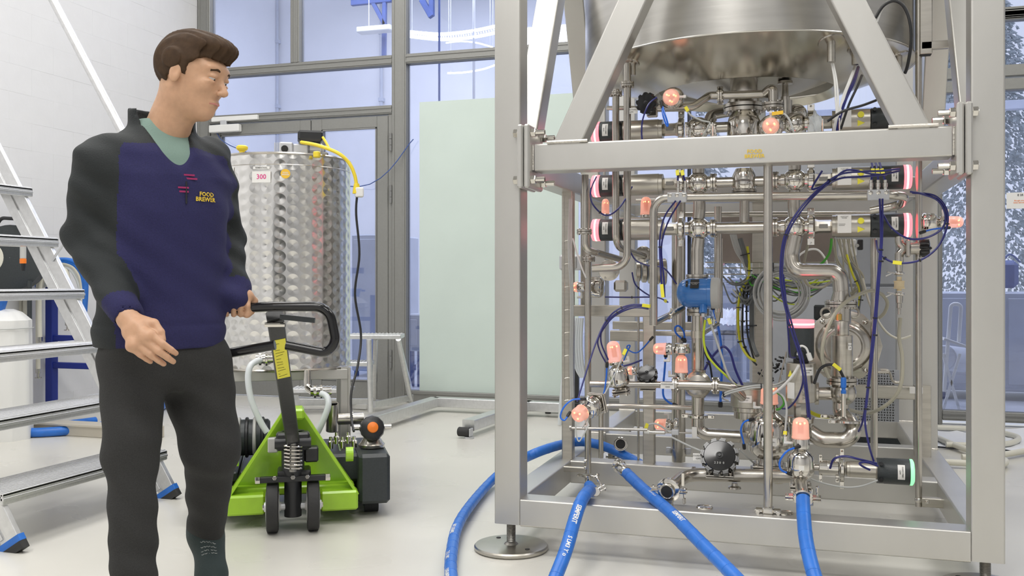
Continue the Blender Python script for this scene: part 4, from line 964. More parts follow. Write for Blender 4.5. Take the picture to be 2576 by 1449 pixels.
t, e = lampvalve('bright upright orange lamp between the middle and lowest left valves', P(1625, 495, 4.2), (0, 0, 1), 14*S(1625, 4.2), 45*S(1625, 4.2), .014, elbow=(1, 0, 0))
t, e = lampvalve('horizontal orange lamp valve pointing right against the right front post', P(2424, 558, 3.95), (1, 0, 0), 15*S(2385, 3.95), 38*S(2385, 3.95), .026, dome=(.036, .06), elbow=(0, 0, 1))
t, e = lampvalve('horizontal valve with polished bell behind the left pipes, pointing left', P(1442, 722, 4.05), (-1, 0, 0), 13*S(1450, 4.05), .02, .035, dome=(.046, .075), elbow=(0, 0, -1))
ob(G().box((P(1545, 0, 4.05).x, 4.03, P(0+1545, 705, 4.05).z-.05), (P(1578, 0, 4.05).x, 4.08, P(1545, 705, 4.05).z), .01), 'cross_body', 'steel', t)
# small handwheels
Yw = 3.78; c = P(1627, 938, Yw); t, e = handwheel('small black handwheel valve sitting on the thin horizontal pipe', c, (0, -.75, .66), 25*S(1627, Yw), .03, lobes=10); body_diaphragm(t, e, (0, -.55, .83), (1, 0, 0), .055, .05, .064)
c = P(1625, 259, 3.62); t, e = handwheel('black handwheel under the tank left of the round orange lamp', c, (-.2, -1, 0), 26*S(1625, 3.62), .03, lobes=10); ob(G().box(P(1645, 285, 3.7)-V((.03, 0, .012)), P(1645, 262, 3.7)+V((.012, .03, .02)), .004), 'valve_block', 'steel', t)
plate_label(P(1588, 279, 3.64), (0, -1, 0), (0, 0, 1), .05, .022, ('CUL02+VGA01', '-Q302'), t)
# handwheel seen from the side, on a vertical line at the right
Yr = 3.9; cx = P(2262, 0, Yr).x; zz = P(2262, 625, Yr).z
t, e = handwheel('black handwheel valve seen edge-on behind the right vertical pipe', V((P(2338, 0, Yr).x, Yr, zz)), (1, -.15, 0), .032, .035, lobes=8)
ob(G().cyl((P(2290, 0, Yr).x, Yr, zz), (P(2316, 0, Yr).x, Yr, zz), .024, n=20), 'bonnet', 'steel', t); ob(G().box((P(2278, 0, Yr).x, Yr-.034, zz-.034), (P(2289, 0, Yr).x, Yr+.034, zz+.034), .006), 'flange_plate', 'steel', t)
ob(G().tube(fillet([(cx, Yr, zz+.06), (cx, Yr, zz+.02), (cx+.02, Yr, zz), (cx, Yr, zz-.02), (cx, Yr, zz-.06)], .02), .016, 14), 'valve_body', 'steel', t)
t = thing('filter', 'small cream filter cartridge held between two wing clamps on a vertical line at right', 'filter')
s = S(2262, Yr); Zr = lambda y: P(2262, y, Yr).z
ob(G().lathe((cx, Yr, Zr(690)), (0, 0, 1), [(0, .010), (.02, .012), (.06, .016), (.08, .016)], 18), 'upper_reducer', 'steel', t)
ob(G().lathe((cx, Yr, Zr(732)), (0, 0, 1), [(0, .009), (.008, .009), (.009, .021), (.013, .021), (.014, .0185), (.034, .0185), (.036, .02), (.039, .02), (.04, .009), (.055, .009)], 24), 'filter_housing', 'filter', t)
for y in (688, 740):
    g = G().lathe((cx, Yr, Zr(y)-.006), (0, 0, 1), [(0, .016), (.004, .0185), (.009, .0185), (.012, .016)], 20).beam((cx-.015, Yr-.012, Zr(y)), (cx-.045, Yr-.02, Zr(y)+.006), .006, .006).beam((cx-.03, Yr-.02, Zr(y)), (cx-.05, Yr-.022, Zr(y)-.01), .005, .005)
    ob(g, 'wing_clamp', 'pol', t)
ob(G().lathe((cx, Yr, Zr(742)), (0, 0, -1), [(0, .014), (.03, .0125), (.032, .009), (.05, .009), (.052, .006), (.075, .006)], 16), 'hose_nipple', 'steel', t)
# flow probe low centre
t = thing('proximity_sensor', 'slim horizontal steel sensor with grey plug and yellow tag, before the inner post', 'sensor'); Yn = 3.85
ob(G().cyl(P(1634, 1087, Yn), P(1673, 1088, Yn), .0085, n=14, bev=.001), 'barrel', 'pol', t); ob(G().cyl(P(1621, 1086, Yn), P(1635, 1087, Yn), .008, n=12, bev=.002), 'plug', 'white', t); ob(G().cyl(P(1673, 1088, Yn), P(1740, 1089, Yn), .004, n=10), 'rod', 'pol', t); ob(G().box(P(1690, 1093, Yn)-V((0, .012, 0)), P(1708, 1081, Yn)+V((0, .012, 0)), .002), 'clamp_block', 'silver', t); ob(G().obox(P(1626, 1074, Yn-.01), (.35, 0, 1), (0, -1, 0), .03, .014, .002, .0005), 'marker_tag', 'tagyellow', t)
# perforated plate
Yk = 4.75; a = P(2150, 928, Yk); b = P(2262, 1062, Yk); t = thing('perforated_plate', 'white plate with rows of dark slots behind the pump foot', 'plate')
ob(G().box((a.x-.1, Yk, b.z), (b.x, Yk+.003, a.z), .001), 'sheet', 'cabinet', t)
g = G(); nx, nz = 14, 20
for i in range(nx):
    for j in range(nz):
        x = a.x+(b.x-a.x-.02)*(i+.5)/nx; z = b.z+(a.z-b.z)*(j+.5)/nz
        if (i+j) % 2: g.box((x-.005, Yk-.0006, z-.002), (x+.005, Yk+.0004, z+.002), 0)
        else: g.box((x-.002, Yk-.0006, z-.0045), (x+.002, Yk+.0004, z+.0045), 0)
ob(g, 'slots', 'seal', t, kind='stuff', smooth=False)
# sheets and cabinet at the back
t = solo(G().box((P(1800, 0, 4.96).x, 4.97, P(0+1900, 662, 4.97).z), (P(2100, 0, 4.97).x, 4.99, 1.33), .002), 'sheet_panel', 'sheet', 'brown reflecting sheet steel panel behind the lowest valve row', 'panel')
cb = thing('control_cabinet', 'light grey control cabinet standing behind the pump', 'cabinet'); a = P(2012, 600, 6.05); b = P(2288, 1005, 6.05)
x0, x1_ = a.x-.3, b.x+.05
ob(G().box((x0, 6.05, .12), (x1_, 6.5, a.z+.5), .006), 'cabinet_body', 'cabinet', cb); zj = P(2200, 718, 6.05).z
ob(G().box((x0+.01, 6.03, zj+.008), (x1_-.01, 6.05, a.z+.48), .004), 'upper_door', 'cabinet', cb); ob(G().box((x0+.01, 6.03, .16), (x1_-.01, 6.05, zj-.008), .004), 'lower_door', 'cabinet', cb); ob(G().box((x0, 6.07, 0), (x1_, 6.45, .12), .004), 'plinth', 'charcoal', cb)
t = thing('junction_box', 'white junction box with grey cables below the rightmost steel cylinder', 'junction box'); a = P(2110, 602, 4.6); b = P(2155, 645, 4.6); ob(G().box((a.x, 4.6, b.z), (b.x, 4.68, a.z), .006), 'box_body', 'white', t); ob(G().box((b.x+.005, 4.6, b.z+.03), (b.x+.028, 4.66, a.z-.002), .003), 'black_socket', 'black', t)
g = G()
for i in range(3): g.cyl((a.x+.02+i*.03, 4.6, a.z-.03), (a.x+.02+i*.03, 4.588, a.z-.03), .008, n=12)
ob(g, 'connector', 'greyplastic', t)
# ================================================================ upright and side pipes
st = S(1932, 3.35)
zt = 1.40
t = pipe('long slim upright pipe standing on the middle of the front base beam', [(P(1932, 0, 3.36).x, 3.36, .215), (P(1932, 0, 3.36).x, 3.36, 1.40)], .0155)
xx = P(1932, 0, 3.36).x
ob(G().box((xx-.018, 3.335, .2), (xx+.018, 3.385, .222), .004), 'foot_block', 'pol', t)
for s_ in (-1, 1): g = G().obox((xx+s_*.03, 3.36, .208), (1, 0, 0), (0, 0, 1), .028, .035, .012, .004).hexa((xx+s_*.034, 3.342, .206), (xx+s_*.034, 3.336, .206), .008); ob(g, 'foot_clamp', 'pol', t)
xx = P(2311, 0, 3.93).x; t = pipe('long thin upright pipe just left of the right front post', [(xx, 3.93, .13), (xx, 3.93, 2.6)], .0124)
z_ = P(2311, 1258, 3.93).z; clamp(t, (xx, 3.93, z_), (0, 0, 1), .015, (1, -.4, 0), .016, lever=False, both=False)
t = pipe('upright pipe dropping from the tank then bending left, front of the three at the left', [P(1578, 160, 3.65), P(1578, 672, 3.65), P(1490, 675, 3.65)], .0148, .055)
flange(t, P(1578, 213, 3.65), (0, 0, 1), .027, .008, 8)
t = pipe('upright pipe behind the frontmost left one, bending back to the right low down', [P(1549, 225, 3.8), P(1549, 620, 3.8), P(1620, 645, 4.05)], .0145, .06); flange(t, P(1549, 236, 3.8), (0, 0, 1), .026, .007, 8)
t = pipe('short upright pipe at the far left bending right under its flange', [P(1472, 440, 3.62), P(1472, 628, 3.62), P(1500, 636, 3.66), P(1570, 655, 3.95)], .0135, .04); flange(t, P(1470, 583, 3.62), (0, 0, 1), .03, .008, 8)
t = pipe('long upright pipe at the far left reaching down to the clamped hose end', [P(1479, 640, 3.97), P(1479, 1190, 3.97)], .0142); flange(t, P(1480, 652, 3.97), (0, 0, 1), .03, .008, 8)
clamp(t, P(1477, 1197, 3.97), (0, 0, 1), .022, (1, -.2, 0), .009); clamp(t, P(1473, 1176, 3.95), (1, 0, 0), .009, (0, 0, 1), .010, lever=False, both=False)
ob(G().lathe(P(1479, 1198, 3.97), (0, -.15, -1), [(0, .013), (.02, .013), (.03, .009), (.06, .0095), (.07, .015), (.085, .015)], 18), 'reducer', 'pol', t)
t = pipe('thin horizontal tube low at the left with a small flanged end', [P(1436, 1077, 3.7), P(1628, 1081, 3.74)], .0062); flange(t, P(1436, 1077, 3.7), (1, 0, 0), .011, .004, 0)
t = pipe('hooked tube rising low at the left and running right behind the slim inner post', [P(1512, 1152, 3.95), P(1512, 1020, 3.95), P(1760, 1026, 3.98)], .0105, .045)
# big supporting tube around the valves
t = pipe('long tube running across under the middle beam, bent down at its left end', [P(1644, 818, 3.6), P(1644, 497, 3.6), P(2278, 490, 3.6), P(2268, 515, 3.78), P(2190, 530, 3.8)], .0152, .055, n=18)
for px in (1704, 2209):
    p = P(px, 497-(px-1704)*.012, 3.585); b = ob(G().box(p+V((-.036, -.014, -.019)), p+V((.036, .0, .019)), .002), 'clip_plate', 'silver', t)
    for i in (-1, 0, 1): ob(G().lathe(p+V((i*.026, -.014, .008)), (0, -1, 0), [(0, .0075), (.003, .0075), (.005, .004)], 12), 'screw_head', 'pol', b)
t = pipe('slanting tube hooked onto the lower end of the long bent tube', [P(1646, 812, 3.6), P(1700, 785, 3.85), P(1718, 775, 3.9)], .0125, .03); clamp(t, P(1683, 795, 3.75), (.6, 1, .1), .014, (1, 0, 1), .008, lever=False, both=False)
t = pipe('second slanting tube, behind the cone-ended pipe', [P(1770, 838, 4.0), P(1806, 815, 4.2)], .009); clamp(t, P(1795, 822, 4.15), (.6, 1, .1), .012, (0, 0, 1), .006, lever=False, both=False)
t = pipe('upright pipe with tapered lower end beside the pale cap of the flow meter', [P(1806, 520, 4.2), P(1806, 785, 4.2)], .0165); ob(G().lathe(P(1806, 785, 4.2), (0, 0, -1), [(0, .0165), (.045, .007), (.06, .007)], 18), 'tapered_end', 'steel', t)
t = pipe('thick upright pipe behind the slim inner post, capped low above the floor', [P(1707, 500, 4.35), P(1707, 1161, 4.35)], .031, n=24)
b = ob(G().cyl(P(1707, 1145, 4.35), P(1707, 1128, 4.35), .035, n=24), 'pipe_clamp', 'steel', t)
for s_ in (-1, 1): c = P(1707, 1134, 4.35)+V((s_*.045, 0, 0)); ob(G().box(c-V((.012, .008, .014)), c+V((.012, .008, .014)), .002).hexa(c+V((0, -.008, 0)), c+V((0, -.014, 0)), .007), 'clamp_ear', 'silver', t)
pipe('upright beige-reflecting pipe at the right behind the dark blue tube bundle', [P(2199, 600, 4.15), P(2199, 1165, 4.15)], .0145)
pipe('thin rear horizontal pipe above the lowest valve row', [P(1640, 540, 4.55), P(2200, 538, 4.55)], .012)
pipe('upper rear horizontal rail at the back of the valve rows', [P(1600, 505, 4.7), P(2190, 500, 4.7)], .010)
t = pipe('upright pipe behind the small handwheel with a pinched fitting', [P(1606, 700, 4.2), P(1606, 1160, 4.2)], .0052); 
t = pipe('thin pipe behind the pale cap running up to the tank outlet', [P(1815, 600, 4.4), P(1815, 800, 4.4)], .006)
# upper pipes under the tank
t = pipe('curvy pipe running from the round orange lamp under the tank to the centre', [P(1640, 272, 3.72), P(1742, 270, 3.75), P(1785, 240, 3.8), P(1800, 240, 3.8), P(1945, 236, 3.8)], .0155, .05); flange(t, P(1812, 240, 3.8), (1, 0, .0), .036, .008, 6)
t = pipe('short arched pipe coming down beside the outlet flange under the tank', [P(1925, 236, 3.8), P(1945, 218, 3.78), P(1945, 272, 3.78)], .019, .03); flange(t, P(1945, 266, 3.78), (0, 0, 1), .042, .011, 8)
t = pipe('level pipe at the left under the tank, behind the upright pipes', [P(1528, 272, 3.95), P(1600, 272, 3.9), P(1640, 272, 3.72)], .009)
t = pipe('arched pipe joining the top left ball valve to the outlet flange', [P(1775, 325, 3.95), P(1790, 288, 4.0), P(1850, 278, 4.05)], .022, .03)
t = thing('level_sensor', 'dark steel sensor hanging from the tank bottom right of the outlet', 'sensor'); Yx = 3.95
ob(G().lathe(P(1975, 205, Yx), (0, 0, -1), [(0, .03), (.01, .03), (.012, .012), (.06, .014), (.062, .018), (.075, .018), (.077, .028), (.14, .028), (.143, .02), (.17, .02)], 24), 'sensor_body', 'steel', t)
t = thing('side_valve', 'polished round valve with green-lit body right of the upper round orange lamp', 'valve'); ob(G().ball(P(2003, 290, 4.0), .045, 24).cyl(P(2003, 300, 4.0), P(2003, 345, 4.0), .04, n=24), 'ball_body', 'pol', t)
# clear plastic bag
def crumple(c, rx, rz, seed, n=14):
    rnd = random.Random(seed); g = G(); bm = bmesh.new(); bmesh.ops.create_icosphere(bm, subdivisions=3, radius=1)
    for v in bm.verts: k = 1+.22*math.sin(v.co.x*7+v.co.z*5+seed)+.14*rnd.uniform(-1, 1); v.co = V((c[0]+v.co.x*rx*k, c[1]+v.co.y*rx*.6*k, c[2]+v.co.z*rz*k))
    bm.verts.index_update(); g.add([v.co for v in bm.verts], [[v.index for v in f.verts] for f in bm.faces]); bm.free(); return g
solo(crumple(P(2052, 312, 3.75), .026, .045, 4), 'plastic_bag', 'milky', 'crumpled clear plastic bag tucked behind the middle beam', 'bag', smooth=False)
# wire cable holders on the middle beam
def wirecage(px0, px1, py0, py1, Y, label):
    t = thing('wire_cable_tray', label, 'cable tray'); a = P(px0, py0, Y); b = P(px1, py1, Y); g = G(); dy = .0
    for k in range(3):
        y = Y+k*.07; ob(G().tube(fillet([(a.x, y, a.z), (a.x, y, b.z), (b.x, y, b.z), (b.x, y, a.z)], .01), .0028, 6), 'wire_hoop', 'pol', t)
    for x, z in ((a.x, a.z), (b.x, a.z), (a.x, (a.z+b.z)/2), (b.x, (a.z+b.z)/2), (a.x+.02, b.z), (b.x-.02, b.z)): ob(G().cyl((x, Y, z), (x, Y+.16, z-.0), .0022, n=6), 'wire_rod', 'pol', t)
wirecage(1725, 1792, 312, 350, 3.52, 'small wire cable tray standing above the middle beam left of centre')
wirecage(2070, 2112, 300, 335, 3.52, 'small wire cable tray above the middle beam holding the white cables')
# mesh ladder tray at the far left
t = thing('wire_ladder_tray', 'upright wire mesh tray with grey cables at the left edge of the machine', 'cable tray'); Ya = 4.02
for px in (1420, 1431, 1441): ob(G().cyl(P(px, 492, Ya), P(px, 1012, Ya), .002, n=6), 'wire_rod', 'satin', t)
for py in (550, 607, 665, 723, 781, 838, 896, 952, 1008): ob(G().tube(catmull([P(1420, py, Ya), P(1431, py-2, Ya), P(1442, py+1, Ya)], 3), .002, 6), 'wire_rung', 'satin', t)
# horizontal mesh tray at back with bundles
t = thing('wire_mesh_tray', 'level wire mesh tray crowded with grey cables behind the standing pipe', 'cable tray')
for py in (660, 674, 690): ob(G().cyl(P(1775, py, 4.6), P(2105, py, 4.6), .003, n=6), 'wire_rod', 'satin', t)
for px in (1818, 1863, 1910, 1960, 2010, 2060): ob(G().tube([P(px, 658, 4.6), P(px, 690, 4.6), P(px, 691, 4.7)], .0025, 6), 'wire_rung', 'satin', t)
t = thing('wire_drop_tray', 'short upright wire tray guiding black and yellow cables behind the centre', 'cable tray')
for px in (1853, 1864, 1899): ob(G().cyl(P(px, 715, 4.6), P(px, 853, 4.6), .0025, n=6), 'wire_rod', 'satin', t)
for py in (715, 762, 807, 852): ob(G().cyl(P(1852, py, 4.59), P(1899, py, 4.59), .0022, n=6), 'wire_rung', 'satin', t)
# small basket of plugs low centre
t = thing('wire_basket', 'slanting wire basket full of cable ends left of the upright pink-topped valve', 'basket')
a, b, c, d = P(1890, 1000, 4.2), P(1930, 905, 4.2), P(1950, 1000, 4.2), P(1978, 885, 4.2)
for k in range(9): u = k/8; ob(G().cyl(a.lerp(b, u), a.lerp(b, u)+V((0, .06, -.03)), .0018, n=5), 'wire_rod', 'satin', t); ob(G().cyl(c.lerp(d, u), c.lerp(d, u)+V((.0, .06, -.03)), .0018, n=5), 'wire_rod', 'satin', t)
ob(G().tube([a, b], .0025, 6), 'rim_wire', 'satin', t); ob(G().tube([c, d], .0025, 6), 'rim_wire', 'satin', t)
g = G(); rnd = random.Random(5)
for k in range(46): u_, v_ = rnd.random(), rnd.uniform(.1, .9); q = a.lerp(b, u_*.9).lerp(c.lerp(d, u_*.9), v_)+V((0, .04, 0)); e = q+V((rnd.uniform(-.02, .02), rnd.uniform(-.01, .02), rnd.uniform(-.02, .02))); g.cyl(q, e, .0045, n=7)
ob(g, 'cable_ends', 'black', t, kind='stuff')
# ================================================================ tubes and cables
def CB(label, pts, rp, m, tie=(), tags=(), k=7, tm='tagyellow', name='cable', cat='cable', group=None):
    o, c = cable(label, pts, rp, m, k, cat, name, group)
    if tie: ties(o, c, tie, rp*1.9)
    if m == 'bluepipe': endfit(o, c, rp)
    for f, L in tags:
        i = int(f*(len(c)-2)); flag(o, c[i]+V((0, -rp-.003, 0)), c[i+1]-c[i], L, .013, tm)
    return o, c
n4 = .0032
CB('dark blue tube loop rising from the left clip plate over the uppermost pink ring', [(1500, 445, 3.7), (1486, 480, 3.6), (1492, 515, 3.58), (1525, 542, 3.58), (1560, 520, 3.6), (1590, 470, 3.7)], n4, 'navy', (.55,))
CB('long dark blue tube hanging down past the bent tube to the yellow tag', [(1700, 505, 3.56), (1672, 545, 3.55), (1660, 600, 3.55), (1662, 680, 3.55), (1668, 745, 3.55)], n4, 'navy', (.6,), ((.97, .05),))
CB('second dark blue tube hanging beside the long one', [(1712, 505, 3.57), (1680, 560, 3.56), (1664, 620, 3.56), (1670, 700, 3.56), (1672, 748, 3.56)], n4, 'navy')
CB('dark blue tube crossing behind the bent tube towards the flow meter', [(1584, 630, 3.9), (1600, 655, 3.9), (1632, 668, 3.9), (1665, 672, 3.9), (1685, 690, 3.9), (1702, 715, 3.9)], n4, 'navy')
CB('dark blue tube sagging from the orange lamps to the slim post', [(1590, 685, 3.95), (1598, 715, 3.95), (1620, 735, 3.95), (1650, 752, 3.9)], n4, 'navy', (.5,))
CB('level dark blue tube behind the far left pipe', [(1522, 747, 4.0), (1580, 748, 4.0), (1650, 748, 4.0), (1680, 760, 3.9)], n4, 'navy', (.4,), ((.95, .03),))
CB('long dark blue tube arching down from the yellow tag to the lowest left lamp', [(1632, 770, 3.6), (1595, 766, 3.58), (1552, 780, 3.56), (1522, 812, 3.55), (1500, 860, 3.52), (1475, 935, 3.47), (1452, 1010, 3.42)], n4, 'navy', (.3, .5), ((.01, .05),))
CB('dark blue tube arching from the yellow tag down to the tilted lamp', [(1632, 774, 3.61), (1590, 770, 3.6), (1548, 790, 3.6), (1518, 820, 3.6), (1512, 860, 3.65), (1530, 905, 3.68)], n4, 'navy', (.4,))
CB('inner dark blue tube of the arch behind the tilted lamp', [(1632, 777, 3.62), (1590, 775, 3.62), (1540, 800, 3.64), (1506, 850, 3.68), (1508, 880, 3.7), (1524, 912, 3.72)], n4, 'navy')
CB('bright blue tube hanging below the tilted lamp', [(1527, 915, 3.68), (1525, 950, 3.68), (1520, 985, 3.67), (1514, 1000, 3.66)], n4, 'bluepipe')
CB('bright blue tube looping round the lamp beside the left front post', [(1470, 1004, 3.42), (1440, 1006, 3.40), (1418, 1025, 3.38), (1410, 1048, 3.38), (1420, 1057, 3.38), (1432, 1040, 3.40)], n4, 'bluepipe')
CB('grey cable slanting from the tilted lamp down to the pink ring valve plug', [(1572, 885, 3.7), (1545, 945, 3.62), (1510, 1010, 3.55), (1480, 1050, 3.46), (1465, 1075, 3.40)], .003, 'greycable', (), ((.01, .03),))
CB('short grey looped cable under the lamp beside the left front post', [(1448, 1065, 3.38), (1450, 1095, 3.38), (1457, 1110, 3.38), (1470, 1090, 3.38), (1480, 1072, 3.39)], .0028, 'greycable')
CB('pinkish cable hanging from the round orange lamp under the tank', [(1728, 275, 3.62), (1738, 290, 3.6), (1765, 303, 3.58), (1785, 308, 3.58), (1782, 318, 3.58), (1768, 345, 3.6)], .0034, 'greycable', (), ((.02, .028),), tm='tagyellow')
CB('dark blue tube bowing down left of the round orange lamp under the tank', [(1652, 245, 3.56), (1632, 262, 3.54), (1617, 300, 3.53), (1614, 335, 3.53), (1617, 362, 3.53)], n4, 'navy')
CB('bright blue tube loop hanging below the round orange lamp', [(1664, 258, 3.56), (1672, 285, 3.55), (1680, 312, 3.55), (1677, 316, 3.55), (1668, 290, 3.55), (1665, 262, 3.56)], n4, 'bluepipe')
CB('pale cable arching right from the lamp just above the middle beam', [(1942, 288, 3.52), (1968, 285, 3.5), (1985, 300, 3.5), (1996, 330, 3.5), (2004, 350, 3.52)], .0036, 'greycable', (), ((.15, .045),), tm='orangetag')
# pneumatic tubes above/below middle beam, right
for i, (pts, lb) in enumerate((([(2262, 425, 3.56), (2215, 430, 3.5), (2165, 432, 3.5), (2110, 440, 3.5), (2055, 480, 3.45), (2005, 535, 3.43), (1972, 600, 3.43), (1963, 680, 3.43), (1968, 740, 3.44), (1990, 830, 3.46), (2012, 900, 3.48), (2025, 975, 3.5), (2033, 1050, 3.5)], 'outer dark blue tube sweeping from the right clip plate past the S-bent pipe'),
      ([(2262, 430, 3.57), (2215, 440, 3.51), (2165, 445, 3.51), (2110, 450, 3.51), (2062, 480, 3.46), (2010, 538, 3.44), (1977, 602, 3.44), (1968, 680, 3.44), (1974, 745, 3.45), (1998, 835, 3.47), (2020, 905, 3.49), (2030, 975, 3.51), (2038, 1055, 3.51)], 'second long dark blue tube of the bundle sweeping past the S-bent pipe'),
      ([(2230, 440, 3.58), (2190, 437, 3.52), (2130, 428, 3.52), (2088, 458, 3.5), (2050, 475, 3.48), (2044, 470, 3.48), (2068, 430, 3.5)], 'dark blue tube loop hooking back under the middle beam'),
      ([(1970, 690, 3.45), (1978, 770, 3.46), (1984, 850, 3.5), (1988, 895, 3.55), (2000, 900, 3.6)], 'short dark blue tube leaving the bundle for the upright pink-topped valve'),
      ([(2005, 860, 3.5), (2016, 920, 3.52), (2020, 960, 3.55), (2006, 1000, 3.6), (1985, 1025, 3.65), (1968, 1028, 3.68)], 'dark blue tube curving left under the upright pink-topped valve'))):
    CB(lb, pts, n4+.0004, 'navy', (.3, .5, .75) if i == 0 else ())
for i, (pts, lb) in enumerate((([(2213, 500, 3.54), (2216, 600, 3.52), (2208, 700, 3.5), (2200, 800, 3.5), (2190, 900, 3.5), (2180, 1000, 3.5), (2170, 1060, 3.55), (2160, 1085, 3.6)], 'straight dark blue tube hanging down the right side, left one of the bundle'),
      ([(2220, 500, 3.54), (2219, 600, 3.52), (2212, 700, 3.5), (2204, 800, 3.5), (2194, 900, 3.5), (2182, 1000, 3.5), (2176, 1060, 3.5), (2186, 1120, 3.5), (2198, 1160, 3.52)], 'straight dark blue tube hanging down the right side to the green-ringed actuator'),
      ([(2204, 605, 3.58), (2210, 632, 3.55), (2235, 655, 3.52), (2275, 662, 3.5), (2320, 652, 3.5), (2360, 620, 3.5), (2382, 570, 3.5), (2380, 525, 3.5), (2350, 492, 3.5), (2295, 485, 3.52)], 'big round loop of dark blue tube around the right upright pipe'),
      ([(2222, 540, 3.56), (2245, 575, 3.54), (2285, 600, 3.52), (2330, 598, 3.5), (2370, 575, 3.5), (2378, 540, 3.5), (2360, 505, 3.5), (2320, 488, 3.5), (2290, 482, 3.52)], 'inner loop of dark blue tube around the right upright pipe'))):
    CB(lb, pts, n4+.0004, 'navy', (.2, .45, .7) if i < 3 else (), ((.3, .03),) if i == 2 else ())
CB('bright blue tube running right behind the upright pipe to the pointing lamp', [(2318, 585, 3.7), (2345, 577, 3.7), (2385, 573, 3.72)], n4, 'bluepipe')
CB('looped dark tube on the green-ringed actuator', [(2088, 1178, 3.52), (2098, 1155, 3.5), (2125, 1148, 3.5), (2160, 1155, 3.5), (2205, 1166, 3.54)], .0042, 'navy')
CB('small looped dark tube in front of the green-ringed actuator', [(2188, 1182, 3.52), (2168, 1172, 3.5), (2163, 1165, 3.5), (2180, 1163, 3.5), (2208, 1172, 3.54)], .0038, 'navy')
CB('thin grey cable sagging from the bell-shaped valve to the green-ringed actuator', [(2040, 1205, 3.5), (2080, 1218, 3.52), (2130, 1226, 3.55), (2170, 1222, 3.56), (2208, 1208, 3.56)], .003, 'greycable')
CB('bright blue tube arching left of the bell-shaped valve', [(2008, 1124, 3.4), (1980, 1135, 3.38), (1962, 1160, 3.38), (1965, 1182, 3.38), (1988, 1192, 3.40)], .0036, 'bluepipe')
CB('bright blue tube at the left side of the egg-shaped silver valve', [(1892, 1055, 3.68), (1872, 1062, 3.66), (1864, 1082, 3.66), (1870, 1110, 3.67), (1872, 1125, 3.68)], .0036, 'bluepipe')
CB('pink-lit pale cable hanging from the egg valve lamp to the bell valve lamp', [(1955, 985, 3.66), (1972, 1000, 3.6), (1979, 1030, 3.56), (1976, 1075, 3.5), (1974, 1100, 3.44)], .0038, 'greycable', (), ((.9, .025),))
CB('green cable curving right of the egg valve lamp', [(1955, 988, 3.7), (1968, 998, 3.7), (1972, 1015, 3.7), (1962, 1028, 3.7), (1952, 1030, 3.7)], .0045, 'greencable')
CB('white cable sloping from the upright valve plug down to the left', [(2010, 918, 3.6), (1990, 950, 3.6), (1960, 980, 3.62), (1935, 997, 3.65)], .005, 'white')
for i, dy in enumerate((0, 5)):
    CB(('upper', 'lower')[i]+' grey cable crossing level above the steel canister', [(1990, 950+dy, 3.75), (1950, 968+dy, 3.7), (1900, 970+dy, 3.68), (1850, 980+dy, 3.68), (1822, 990+dy, 3.7), (1818, 1002, 3.72), (1832, 1008, 3.74)], .0036, 'greycable', (.3, .7))
CB('yellow-green earth cable curving down from the flow meter', [(1774, 805, 3.84), (1770, 850, 3.84), (1778, 890, 3.84), (1800, 920, 3.84), (1830, 948, 3.84), (1852, 970, 3.84)], .0045, 'limecable')
CB('straight grey cable sloping down from the flow meter gland', [(1785, 808, 3.83), (1800, 850, 3.83), (1815, 895, 3.83), (1830, 940, 3.83), (1848, 968, 3.83)], .0045, 'greycable', (), ((.01, .025),))
CB('dark blue tube arching right of the wide vertical pipe', [(1772, 930, 3.86), (1790, 900, 3.86), (1808, 880, 3.86), (1822, 872, 3.86), (1838, 890, 3.86), (1850, 930, 3.86), (1868, 970, 3.86)], .0048, 'navy', (.1,))
CB('dark blue tube sloping down behind the yellow-green cable', [(1770, 866, 3.9), (1795, 905, 3.9), (1830, 945, 3.9), (1855, 968, 3.9)], .005, 'navy')
CB('black elbowed cable hanging right of the wide vertical pipe', [(1770, 880, 3.92), (1785, 915, 3.92), (1792, 955, 3.92)], .004, 'black')
CB('bright blue tube hanging straight behind the grey sloping cable', [(1792, 770, 4.2), (1806, 820, 4.2), (1815, 880, 4.2), (1815, 940, 4.2), (1812, 1020, 4.2)], .0055, 'bluepipe')
CB('bright blue loop above the small valve right of the slim post', [(1722, 860, 4.0), (1720, 835, 4.0), (1708, 820, 4.0), (1698, 825, 4.0), (1702, 840, 4.0), (1722, 857, 4.0)], .004, 'bluepipe')
CB('thin blue loop behind the tilted lamp', [(1560, 930, 4.1), (1578, 885, 4.1), (1585, 870, 4.1), (1578, 870, 4.1), (1580, 880, 4.1), (1605, 886, 4.1), (1640, 850, 4.1)], .003, 'bluepipe')
CB('thin dark cable curving behind the small handwheel', [(1565, 922, 4.0), (1590, 915, 4.0), (1615, 905, 4.0)], .004, 'navy')
CB('blue tube hanging behind the upside-down lamp', [(1675, 890, 4.1), (1672, 930, 4.1), (1668, 990, 4.1), (1680, 1010, 4.1), (1700, 1020, 4.1)], .0045, 'bluepipe')
CB('grey cable drooping from the sensor barrel to the handwheel', [(1690, 1100, 3.8), (1730, 1120, 3.76), (1765, 1135, 3.72)], .004, 'greycable')
CB('grey cable arching from the sensor plug behind the slim post', [(1632, 1068, 3.84), (1650, 1066, 3.84), (1668, 1075, 3.84), (1680, 1085, 3.84)], .004, 'greycable')
CB('thin grey cable curving behind the big handwheel to the floor beam', [(1860, 1130, 3.7), (1880, 1150, 3.72), (1900, 1168, 3.76)], .0035, 'greycable')
